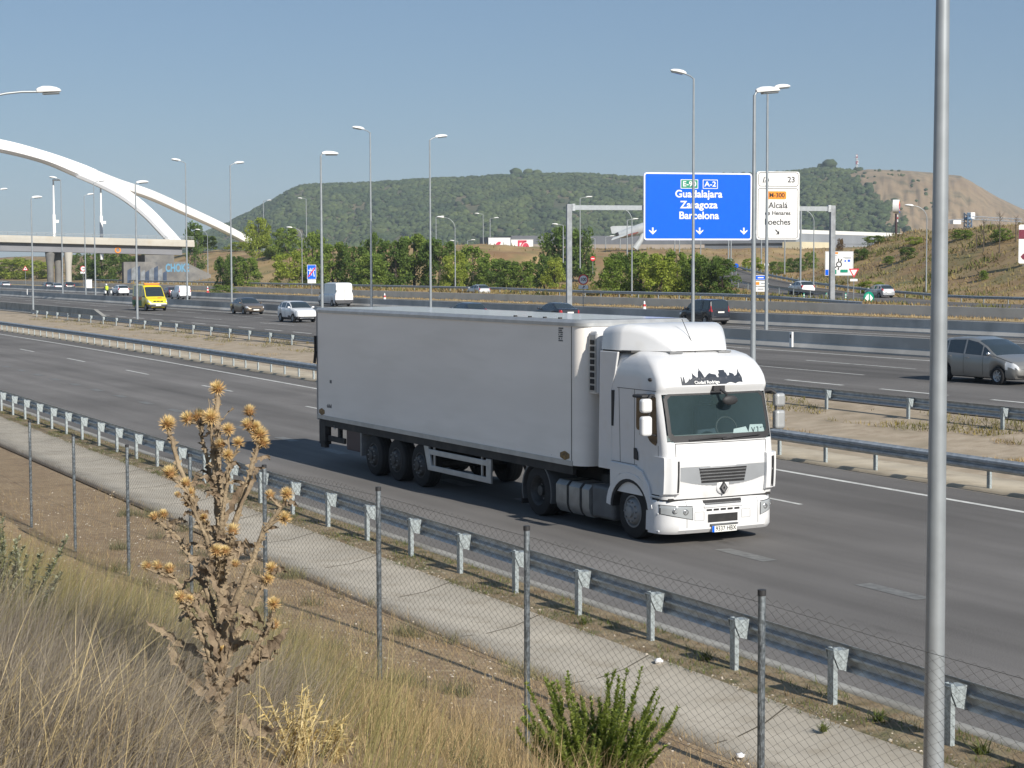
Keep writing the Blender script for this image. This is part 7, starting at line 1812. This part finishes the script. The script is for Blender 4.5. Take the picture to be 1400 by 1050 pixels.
P_ = scatter(15000, -.5, 6.9, 5.0, 26, lambda x, y, X_, Y_: min(1, max(0, (6.8 - x) / 1.4)) * max(0, clumpy(x, y, .5, 41) - .3) * 1.6 * (1 - .9 * (215 < X_ < 480 and y < 7.6)))
bl('tan_stalks', 'tan dead stalks standing at all angles through the yellow grass', 'grass', P_, (.15, .5), (.0025, .0055), -.2, 1.3, (.5, .35), (.6, .6), M['g_tan'], 4)
P_ = scatter(2300, -1.5, 3.2, 3.0, 6.6, lambda x, y, X_, Y_: (1 if X_ < 200 else .25 if X_ < 440 else 0) * (Y_ > 1030))
bl('straw', 'long pale straw stalks arching at the bottom left corner', 'grass', P_, (.25, .72), (.0025, .0045), -.1, 1.2, (.5, .3), (1.1, .5), M['g_straw'], 6)
P_ = scatter(260, .5, 6.9, 6, 20, lambda x, y, X_, Y_: (X_ > 60) * (X_ < 760) * .6)
bl('straw', 'single pale seed stalks standing over the bank below the fence', 'grass', P_, (.3, .75), (.0022, .0035), -.2, 1.0, (.16, .12), (.25, .2), M['g_straw'], 5)
P_ = scatter(30000, 1.0, 10.0, 6.5, 40, lambda x, y, X_, Y_: (.12 + .88 * max(0, clumpy(x, y, .9, 11) - .25)) * (1.0 if x < 7.6 else .5) * (1 if X_ > 250 else .45))
bl('tan_grass', 'short dry tan grass thinly spread over the slope along the fence', 'grass', P_, (.05, .22), (.003, .006), 0, 3.0, (.5, .3), (.4, .4), M['g_tan'])
# straw litter lying flat
P_ = scatter(16000, 3.0, 10.05, 8, 42, lambda x, y, X_, Y_: .4 + .6 * clumpy(x, y, .7, 5)); P_[:, 2] += .012
bl('straw_litter', 'broken straw bits lying on the reddish soil by the fence', 'litter', P_, (.03, .14), (.003, .007), 0, 3.0, (1.5, .08), (0, .1), M['g_tan'], 1)
P_ = scatter(9000, 1.5, 9.9, 7, 36, lambda x, y, X_, Y_: max(0, clumpy(x, y, .75, 23) - .72) * 3.2 * (X_ > 150))
bl('green_grass', 'patches of grey green weeds on the slope by the fence', 'grass', P_, (.07, .26), (.004, .009), 0, 3.0, (.55, .3), (.3, .4), M['g_greyg'])
# verge between drain and kerb
def verge_pts(n, seed, thr): 
    out = []
    while len(out) < n:
        y = RNG.uniform(9, 75); x = RNG.uniform(11.85, 12.9); k = clumpy(x * 2, y, .8, seed)
        if k > thr: out.append((bx(x, y), y, .045))
    return np.array(out)
P_ = verge_pts(9000, 3, .55); bl('weeds', 'green weeds along the strip under the near guardrail', 'weeds', P_, (.03, .12), (.005, .012), 0, 3, (.8, .4), (.4, .5), M['g_green'], 2)
P_ = verge_pts(12000, 9, .35); bl('dry_weeds', 'brown dry weeds and litter on the strip under the near guardrail', 'weeds', P_, (.03, .10), (.004, .009), 0, 3, (1.0, .4), (.3, .5), M['g_dead'], 2)
# median and far verges
def strip_pts(n, x0, x1, y0, y1, thr, seed, zo=.0):
    out = []
    while len(out) < n:
        t = RNG.random() ** 1.6; y = y0 + (y1 - y0) * t; x = RNG.uniform(x0, x1)
        if clumpy(x * .7, y * .35, 1.0, seed) > thr: out.append((bx(x, y), y, rz(x) + zo))
    return np.array(out)
P_ = strip_pts(9000, 33.2, 35.5, 36, 170, .5, 4); bl('median_weeds', 'yellow and green weeds on the gravel median along the guardrail', 'weeds', P_, (.05, .22), (.012, .03), 0, 3, (.7, .4), (.4, .4), M['g_mix'], 2)
P_ = strip_pts(5000, 29.4, 33.5, 34, 150, .72, 14); bl('median_weeds', 'thin dry weeds scattered on the gravel median', 'weeds', P_, (.04, .14), (.012, .025), 0, 3, (.8, .4), (.4, .4), M['g_tan'], 2)
P_ = strip_pts(9000, 92.4, 96.0, 85, 330, .4, 6); bl('verge_grass', 'yellow dry grass strip at the foot of the pale retaining wall', 'grass', P_, (.08, .3), (.04, .09), 0, 3, (.6, .4), (.3, .4), M['g_tan'], 2)
def field_pts(n, x0, x1, y0, y1, thr, seed, s):
    out = []
    while len(out) < n:
        y = RNG.uniform(y0, y1); x = RNG.uniform(x0, x1); z = far_z(x, y); X_, Y_ = pj((x, y, z))
        if -30 < X_ < 1430 and clumpy(x, y, s, seed) > thr and abs(x - ex(min(y, 299))[0]) > 7: out.append((x, y, z - .05))
    return np.array(out)
P_ = field_pts(42000, 98, 215, 60, 290, .2, 2, 7); bl('bank_grass', 'dry tan and olive grass tufts over the right embankment', 'grass', P_, (.18, .5), (.08, .2), 0, 3, (.6, .35), (.4, .4), M['g_far'], 2)
P_ = field_pts(9000, 98, 330, 150, 420, .3, 8, 9); bl('field_grass', 'dry grass behind the far roadside trees', 'grass', P_, (.3, .8), (.14, .34), 0, 3, (.5, .35), (.4, .4), M['g_far'], 2)
P_ = field_pts(5000, 98, 215, 60, 250, .68, 15, 8); bl('bank_scrub', 'low olive green scrub patches over the right embankment', 'scrub', P_, (.3, .9), (.14, .32), 0, 3, (.55, .35), (.4, .4), M['g_scrub'], 2)
# stones
def stones():
    v0, f0 = ico(); vs = []; fs = []; b = 0
    for k in range(3800):
        if k < 2200: y = RNG.uniform(8, 55); x = RNG.uniform(11.9, 12.7); p = (bx(x, y), y, .035)
        else: y = RNG.uniform(8, 40); x = RNG.uniform(5.5, 10.0); p = (x, y, bank_z(x, y))
        s = RNG.uniform(.006, .024) * (1.6 if RNG.random() < .06 else 1)
        vs.append(v0 * s * RNG.uniform(.6, 1.2, (12, 1)) * np.array([1, 1, .7]) + np.array(p)); fs.append(f0 + b); b += 12
    tag(fast_mesh('pebbles', np.concatenate(vs), np.concatenate(fs), M['stone']), 'pale pebbles on the soil and on the strip under the near guardrail', 'pebbles', kind='stuff')
M['stone'] = mat('pebble_stone', (.42, .37, .30), .9, var=.3, scale=40, island=.4)
stones()
# ================================================================== NEAR PLANTS
M['th_stem'] = mat('thistle_stem', (.20, .15, .095), .85, col2=(.34, .265, .17), scale=14, bump=.6, bscale=60)
M['th_leaf'] = mat('thistle_leaf', (.185, .135, .09), .9, col2=(.33, .255, .17), scale=9, bump=.5, bscale=40, trans=.12)
M['th_head'] = mat('thistle_bract', (.46, .295, .12), .65, col2=(.70, .51, .25), scale=30, island=.25, trans=.1)
M['th_core'] = mat('thistle_core', (.24, .13, .05), .9, var=.3, scale=60)
M['th_gold'] = mat('thistle_floss', (.78, .62, .30), .6, var=.12, island=.2, trans=.25)
def thistle():
    D0 = 7.2; base = dp(297, 1062, D0); base.z = bank_z(base.x, base.y) - .03
    root = empty('dry_thistle', base, 0, 'tall dry brown thistle with many golden spiky heads at the front of the bank', 'thistle')
    P = lambda px, py, dd=0.0: dp(px, py, D0 + dd) - base
    def spikes_on(pts, n, l):
        mb_v, mb_f = [], []
        for k in range(n):
            t = random.random() * (len(pts) - 1); i = int(t); f = t - i; c = pts[i][0].lerp(pts[i + 1][0], f); r = pts[i][1] * (1 - f) + pts[i + 1][1] * f
            ax = (pts[i + 1][0] - pts[i][0]).normalized(); o = ax.cross(Vector((random.gauss(0, 1), random.gauss(0, 1), random.gauss(0, 1)))).normalized()
            w_ = l * random.uniform(.6, 1.4); b = len(mb_v)
            mb_v += [c + o * r * .7 - ax * w_ * .5, c + o * r * .7 + ax * w_ * .5, c + o * (r + w_ * random.uniform(.5, 1.1)) + ax * w_ * random.uniform(-.1, .6)]; mb_f.append((b, b + 1, b + 2))
        return mb_v, mb_f
    def stem(name, pts, r0, r1, dz0=0.0, dz1=0.0, nsp=30):
        n = len(pts); q = []
        for i, (x, y) in enumerate(pts): t = i / (n - 1); q.append((P(x, y, dz0 + (dz1 - dz0) * t), r0 + (r1 - r0) * t))
        d = []
        for i in range(n - 1):
            for t in np.linspace(0, 1, 5, endpoint=False): c = q[i][0].lerp(q[i + 1][0], t); d.append((c + Vector((random.gauss(0, .002), random.gauss(0, .002), 0)), (q[i][1] * (1 - t) + q[i + 1][1] * t) * random.uniform(.88, 1.14)))
        d.append(q[-1]); mb = MB(); mb.tube([a for a, _ in d], [b for _, b in d], 8)
        v, f = spikes_on(d, nsp, .016); mb.add(v, f); return mb.build(name, M['th_stem'], root)
    stem('stem', [(298, 1070), (297, 1000), (298, 940), (302, 880), (304, 820), (302, 760), (300, 700), (298, 640), (297, 585), (297, 541)], .036, .0105, 0, 0, 150)
    BR = [([(301, 770), (286, 730), (266, 690), (246, 640), (236, 604), (231, 590)], -.05, .0, .0095, [(230, 578, 12.5)]),
          ([(302, 815), (284, 740), (266, 700), (257, 675)], -.12, -.22, .008, [(254, 660, 9.5), (259, 672, 9), (243, 676, 6), (257, 687, 8.5), (232, 645, 12)]),
          ([(300, 900), (285, 855), (258, 815), (236, 790)], -.1, -.12, .0095, [(231, 777, 10.5), (215, 773, 9), (200, 773, 9)]),
          ([(297, 925), (276, 870), (258, 836), (250, 824)], -.18, -.28, .008, [(246, 815, 9.5), (259, 818, 7)]),
          ([(298, 850), (272, 780), (243, 735), (219, 714)], .05, .12, .009, [(211, 706, 9.5), (224, 702, 8.5)]),
          ([(304, 770), (326, 700), (343, 645), (353, 608)], .04, .08, .011, [(355, 592, 13), (338, 579, 11), (341, 561, 10.5), (361, 604, 9.5), (349, 583, 10)]),
          ([(300, 705), (288, 650), (276, 595), (273, 580)], .05, .1, .0075, [(272, 568, 12), (256, 571, 11.5)]),
          ([(299, 690), (290, 620), (288, 582)], -.04, -.06, .0075, [(288, 569, 12.5)]),
          ([(306, 860), (338, 785), (362, 725), (384, 694)], -.05, -.1, .0105, [(392, 674, 10), (369, 676, 8.5), (389, 707, 10.5)]),
          ([(306, 910), (334, 855), (356, 805), (366, 788)], .1, .14, .0095, [(371, 776, 10), (367, 790, 9)]),
          ([(304, 950), (338, 905), (362, 866), (372, 840)], -.12, -.2, .0095, [(374, 824, 10.5), (374, 853, 9.5)]),
          ([(301, 730), (310, 670), (312, 634)], -.08, -.13, .008, [(312, 621, 8.5), (302, 606, 9.5), (326, 604, 9), (312, 586, 10)]),
          ([(303, 800), (309, 760), (317, 738)], -.14, -.24, .0075, [(318, 724, 11.5), (322, 770, 7.5)]),
          ([(302, 790), (299, 770), (297, 762)], -.16, -.26, .007, [(296, 752, 10), (308, 752, 9)]),
          ([(303, 920), (303, 900)], -.1, -.16, .006, [(303, 888, 8.5), (292, 920, 7)]),
          ([(301, 760), (289, 725), (280, 712)], .0, -.05, .006, [(278, 706, 7.5)]),
          ([(299, 1010), (262, 1012), (236, 1006)], -.1, -.15, .006, [(228, 1001, 8)])]
    protos = []
    def head_mesh(k):
        """unit head: radius about 1, opening along +z"""
        mb = MB(); mb.ball((0, 0, -.30), (.50, .50, .46), 0, 12, 8)
        vs, fs, mi = [], [], []; n = 190
        for q in range(n):
            t = q / n; el = radians(-50 + 125 * t) + random.gauss(0, .09); a = q * 2.39996 + random.gauss(0, .15)
            d = Vector((cos(el) * cos(a), cos(el) * sin(a), sin(el))); d = (d + Vector((0, 0, .35))).normalized(); s = d.cross(Vector((random.gauss(0, .3), random.gauss(0, .3), 1))).normalized()
            c = Vector((0, 0, -.28)); r0, r1 = .36, random.uniform(.9, 1.14); w_ = random.uniform(.035, .065); gold = el > radians(34)
            b = len(vs); up_ = Vector((0, 0, 1)) * (.05 if not gold else .0)
            vs += [c + d * r0 - s * w_, c + d * r0 + s * w_, c + d * ((r0 + r1) / 2 + .02) + s * w_ * .85 + up_, c + d * ((r0 + r1) / 2 + .02) - s * w_ * .85 + up_, c + d * (r1 + .12) + up_ * 3]
            fs += [(b, b + 1, b + 2, b + 3), (b + 3, b + 2, b + 4)]; mi += [2 if gold else 1] * 2
        b0 = len(mb.v); mb.v += [tuple(v) for v in vs]
        for f, m_ in zip(fs, mi): mb.f.append(tuple(b0 + i for i in f)); mb.m.append(m_); mb.sm.append(False)
        o = mb.build('flower_head', [M['th_core'], M['th_head'], M['th_gold']]); me = o.data; bpy.data.objects.remove(o); return me
    protos = [head_mesh(k) for k in range(4)]
    def head(px, py, r, dd, frm):
        o = bpy.data.objects.new('flower_head', random.choice(protos)); SC.collection.objects.link(o); o.parent = root
        c = P(px, py, dd); R_ = r * (D0 + dd) / FPX * 1.0
        dirv = (c - frm); dirv.z = abs(dirv.z) + .03; dirv = dirv.normalized() + (-CF * random.choice((0, .2, 1.1))) + Vector((random.gauss(0, .35), random.gauss(0, .35) , .25)); 
        o.location = c; o.scale = (R_, R_, R_ * random.uniform(.92, 1.12)); o.rotation_euler = dirv.to_track_quat('Z', 'Y').to_euler()
    head(297, 530, 11.5, 0, P(297, 545))
    for pts, d0, d1, r, heads in BR:
        stem('branch', pts, r * 1.35, r * .72, d0, d1, 70); tip = pts[-1]
        for hx, hy, hr in heads:
            head(hx, hy, hr, d1 + random.uniform(-.03, .03), P(tip[0], tip[1], d1))
            if abs(hx - tip[0]) + abs(hy - tip[1]) > 12: stem('branch', [tip if hy < tip[1] else pts[-2], ((tip[0] + hx) / 2 + 1, (tip[1] + hy) / 2 + 3), (hx, hy + hr * .5)], r * .6, .004, d1, d1, 8)
    stem('branch', [(296, 600), (287, 570), (286, 545), (292, 560)], .002, .001, 0, 0, 2); stem('branch', [(299, 580), (310, 566), (319, 556)], .0022, .001, 0, 0, 2)
    # spiny leaves
    def leaf(pts, w_, d0, d1, curl=.3):
        n = 14; P3 = []
        for i in range(n + 1):
            t = i / n * (len(pts) - 1); k = min(int(t), len(pts) - 2); f = t - k; x = pts[k][0] * (1 - f) + pts[k + 1][0] * f; y = pts[k][1] * (1 - f) + pts[k + 1][1] * f
            P3.append(P(x, y, d0 + (d1 - d0) * i / n) + Vector((random.gauss(0, .003), random.gauss(0, .003), random.gauss(0, .003))))
        mb = MB(); vs = []; side = random.uniform(-.5, .5)
        for i, c in enumerate(P3):
            ax = (P3[min(i + 1, n)] - P3[max(i - 1, 0)]).normalized(); s = ax.cross(CF).normalized(); nn = ax.cross(s).normalized(); tw = side + .5 * sin(i * .7); s = (s * cos(tw) + nn * sin(tw))
            k = w_ * (sin(pi * min(1, (i / n) * .92 + .08)) ** .7); j = (1.0 if i % 2 == 0 else .5)
            vs += [c - s * k * j + nn * k * curl * random.uniform(.4, 1.5), c - s * k * .4, c, c + s * k * .4, c + s * k * (1.5 - j) + nn * k * curl * random.uniform(.4, 1.5)]
        mb.add(vs, [(5 * i + q, 5 * i + q + 1, 5 * i + q + 6, 5 * i + q + 5) for i in range(n) for q in range(4)], 0, False); mb.build('leaf', M['th_leaf'], root)
    for pts, w_, d0, d1 in [([(303, 945), (345, 905), (374, 880), (396, 858)], .036, -.1, -.2), ([(300, 985), (330, 985), (360, 1000), (384, 996)], .034, -.12, -.3), ([(298, 965), (262, 930), (240, 900), (232, 880)], .036, -.1, -.1), ([(296, 905), (255, 885), (225, 865), (199, 848)], .024, .05, .1),
                            ([(301, 870), (270, 850), (255, 838), (243, 850)], .024, -.1, -.2), ([(303, 830), (330, 800), (350, 790), (362, 800)], .026, .1, .2), ([(302, 800), (275, 775), (262, 760), (250, 770)], .022, -.1, -.15), ([(303, 780), (325, 755), (338, 742), (352, 750)], .022, .05, .1),
                            ([(301, 740), (280, 720), (268, 700), (258, 705)], .018, .1, .15), ([(302, 725), (318, 690), (330, 668), (348, 655)], .018, .05, .05), ([(304, 890), (335, 850), (350, 840), (360, 855)], .03, .1, .15), ([(300, 1010), (320, 1025), (335, 1040), (350, 1062)], .035, -.2, -.35),
                            ([(298, 1020), (275, 1015), (258, 1030), (245, 1055)], .035, -.1, -.3), ([(300, 920), (315, 880), (318, 850), (326, 845)], .026, -.2, -.3), ([(300, 900), (288, 860), (282, 840), (270, 842)], .026, -.22, -.3), ([(302, 850), (310, 820), (316, 800), (330, 800)], .022, -.18, -.26),
                            ([(300, 690), (292, 665), (282, 650), (272, 655)], .014, -.1, -.14), ([(300, 660), (312, 640), (322, 632), (330, 640)], .012, .05, .08), ([(330, 690), (345, 660), (352, 640), (364, 642)], .012, 0, 0), ([(268, 690), (262, 665), (270, 650), (276, 655)], .012, 0, 0),
                            ([(303, 815), (292, 790), (290, 770), (280, 765)], .018, -.2, -.26), ([(304, 840), (325, 830), (342, 835), (350, 850)], .022, -.15, -.25), ([(300, 960), (290, 935), (286, 915), (278, 905)], .03, -.25, -.32), ([(305, 955), (320, 930), (330, 925), (342, 935)], .03, -.22, -.3)]:
        leaf(pts, w_, d0, d1)
    for pts, d0, d1, r, heads in BR[:14]:          # small withered leaves up the branches
        for k in range(3):
            i = random.randrange(len(pts) - 1); t = random.random(); x = pts[i][0] * (1 - t) + pts[i + 1][0] * t; y = pts[i][1] * (1 - t) + pts[i + 1][1] * t; s = random.choice((-1, 1)); dd = d0 + (d1 - d0) * (i + t) / len(pts)
            l = random.uniform(.5, 1.0) * (16 + (y - 560) * .055); leaf([(x, y), (x + s * l * .5, y - l * .45), (x + s * l, y - l * .5), (x + s * l * 1.3, y - l * random.uniform(-.1, .4))], .0006 * l, dd, dd + random.uniform(-.08, .06))
thistle()

M['bush_leaf'] = mat('bush_leaf', (.18, .25, .035), .55, col2=(.32, .38, .09), scale=5, island=.3, trans=.42)
M['bush_stem'] = mat('bush_stem', (.16, .17, .06), .8, var=.2)
def shoots(root, n, spread, hgt, nleaf, lsize, leafm, stemm, lean=.5, core=0.0):
    vs, fs, b = [], [], 0; mb = MB()
    for k in range(n):
        a = RNG.uniform(0, 2 * pi); r = spread * sqrt(RNG.random()); d = Vector((cos(a), sin(a), 0)); l = RNG.uniform(*hgt) * (1 - .35 * (r / spread) ** 2); ln = lean * r / spread + RNG.normal(0, .08)
        p0 = d * r * .35; pts = [p0]
        for i in range(1, 6): t = i / 5; pts.append(p0 + d * (l * t * sin(ln) ) + Vector((RNG.normal(0, .012), RNG.normal(0, .012), l * t * cos(ln) - .08 * l * t * t * abs(ln))))
        mb.tube(pts, [.006, .005, .0045, .004, .003, .0015], 4)
        m_ = nleaf; t = RNG.uniform(.12, 1.0, m_) ** .75; i = np.minimum((t * 5).astype(int), 4); f = (t * 5 - i)[:, None]; P_ = np.array([tuple(p) for p in pts]); c = P_[i] * (1 - f) + P_[i + 1] * f
        ang = RNG.uniform(0, 2 * pi, m_); el = RNG.uniform(.3, 1.15, m_); dv = np.stack([np.cos(ang) * np.cos(el), np.sin(ang) * np.cos(el), np.sin(el)], 1); s = lsize * RNG.uniform(.5, 1.2, (m_, 1)) * (1.15 - .6 * t[:, None])
        pr = np.stack([-np.sin(ang), np.cos(ang), np.zeros(m_)], 1) * s * .27; tip = c + dv * s; mid = c + dv * s * .5 + np.array([0, 0, .1]) * s
        vs.append(np.stack([c, mid - pr, tip, mid + pr], 1).reshape(-1, 3))
    v = np.concatenate(vs); f = np.arange(len(v)).reshape(-1, 4); fast_mesh('foliage', v, f, leafm, root); mb.build('stems', stemm, root)
def green_bush():
    p = dp(815, 1120, 13.0); z = bank_z(p.x, p.y); root = empty('green_bush', (p.x, p.y, z), 0, 'fresh green bush with many upright leafy shoots in front of the mesh fence', 'bush')
    shoots(root, 105, .55, (.5, 1.12), 230, .055, M['bush_leaf'], M['bush_stem'], .62)
green_bush()
M['sage_leaf'] = mat('sage_leaf', (.26, .27, .17), .8, col2=(.36, .36, .24), scale=6, island=.25, trans=.2); M['seed_brown'] = mat('seed_brown', (.24, .14, .06), .9, var=.3, scale=9, island=.3)
p = dp(8, 850, 9.5); root = empty('sage_shrub', (p.x, p.y, bank_z(p.x, p.y)), 0, 'grey green leafy shrub at the left edge of the bank', 'shrub'); shoots(root, 44, .42, (.4, .72), 80, .05, M['sage_leaf'], M['bush_stem'], .6)
M['spiny'] = mat('spiny_straw', (.60, .47, .20), .8, col2=(.72, .60, .32), scale=8, island=.2, trans=.2)
def spiny_plant(label, px, py, D, w_, h, n):
    p = dp(px, py, D); root = empty('spiny_plant', (p.x, p.y, bank_z(p.x, p.y) - .02), 0, label, 'thistle'); mb = MB(); vs, fs = [], []
    for k in range(n):
        a = random.uniform(0, 6.3); l = h * random.uniform(.5, 1.05); r = w_ * random.random(); pts = [Vector((0, 0, 0)), Vector((r * .5 * cos(a), r * .5 * sin(a), l * .55)), Vector((r * cos(a), r * sin(a), l))]; mb.tube(pts, [.005, .004, .002], 4)
        for q in range(34):
            t = random.uniform(.25, 1); c = pts[0].lerp(pts[1], t * 2) if t < .5 else pts[1].lerp(pts[2], t * 2 - 1); d = Vector((random.gauss(0, 1), random.gauss(0, 1), random.gauss(.2, .7))).normalized(); s = d.cross(Vector((random.random(), random.random(), random.random()))).normalized(); ll = random.uniform(.02, .055); b = len(vs)
            vs += [c - s * .005, c + s * .005, c + d * ll]; fs.append((b, b + 1, b + 2))
    mb.build('stems', M['spiny'], root); m2 = MB(); m2.add(vs, fs); m2.build('spines', M['spiny'], root)
spiny_plant('pale yellow dried spiny plant right beside the foot of the tall thistle', 405, 1060, 7.6, .24, .36, 26)
spiny_plant('pale yellow dried spiny plant low at the bottom, between thistle and fence post', 455, 1075, 8.2, .16, .22, 14)
# small weeds
def weed(label, p, s, m_=None):
    root = empty('weed', p, random.random() * 6, label, 'weed', 'small green weeds by the drain and guardrail'); v, f = ribbons(np.zeros((70, 3)) + RNG.normal(0, s * .15, (70, 3)) * np.array([1, 1, 0]), RNG.uniform(.4, 1.1, 70) * s, np.full(70, .016), RNG.uniform(0, 6.3, 70), RNG.uniform(.1, 1.1, 70), RNG.uniform(.2, 1, 70), 3); fast_mesh('foliage', v, f, m_ or M['g_green'], root)
    mb = MB(); mb.tube([(0, 0, -.02), (0, 0, s * .4)], .004, 4); mb.build('stem', M['bush_stem'], root)
for px, py, z, s, lab in ((689, 914, .14, .14, 'small green weed at the bank side of the drain, left of the green bush'), (797, 853, .05, .15, 'green weed at the foot of a guardrail post beside the tuft of paper'), (966, 902, .06, .20, 'green weed by the kerb, left of the fence post with dark cap at lower right'), (1200, 985, .06, .17, 'green weed by the kerb just left of the thick lamp pole'), (1342, 1030, .06, .22, 'green weed by the kerb at the lower right corner'), (1125, 1000, .05, .12, 'small pale weed in the middle of the dirt strip left of the thick pole'), (388, 705, .05, .16, 'green weed on the dirt strip just right of the thistle heads')):
    weed(lab, gp(px, py, z), s)
M['paper'] = mat('crumpled_paper', (.80, .80, .80), .8, var=.03)
def crumple(label, p, s):
    v0, f0 = ICO1; q = v0 * RNG.uniform(.45, 1.2, (len(v0), 1)) * s * np.array([1, 1, .6]); o = fast_mesh('crumpled_paper', q, f0, M['paper']); o.location = p; tag(o, label, 'litter')
crumple('crumpled white paper lying on the dirt strip under the near guardrail', gp(900, 903, .07), .075); crumple('small white scrap on the drain edge near the lower right fence post', gp(1012, 1033, .16), .05)
# ------------------------------------------------------------------ summer haze over the plain
def haze():
    mb = MB(); mb.box((-440, -290, -8), (4600, 4600, 210)); mt = bpy.data.materials.new('haze'); mt.use_nodes = True; nt = mt.node_tree
    nt.nodes.remove(nt.nodes['Principled BSDF']); v = nt.nodes.new('ShaderNodeVolumePrincipled')
    v.inputs['Color'].default_value = (.72, .86, 1.0, 1); v.inputs['Density'].default_value = HAZE; v.inputs['Anisotropy'].default_value = .0
    nt.links.new(v.outputs[0], nt.nodes['Material Output'].inputs['Volume'])
    o = mb.build('haze', mt); tag(o, kind='stuff'); return o
HAZE = .00012
haze()
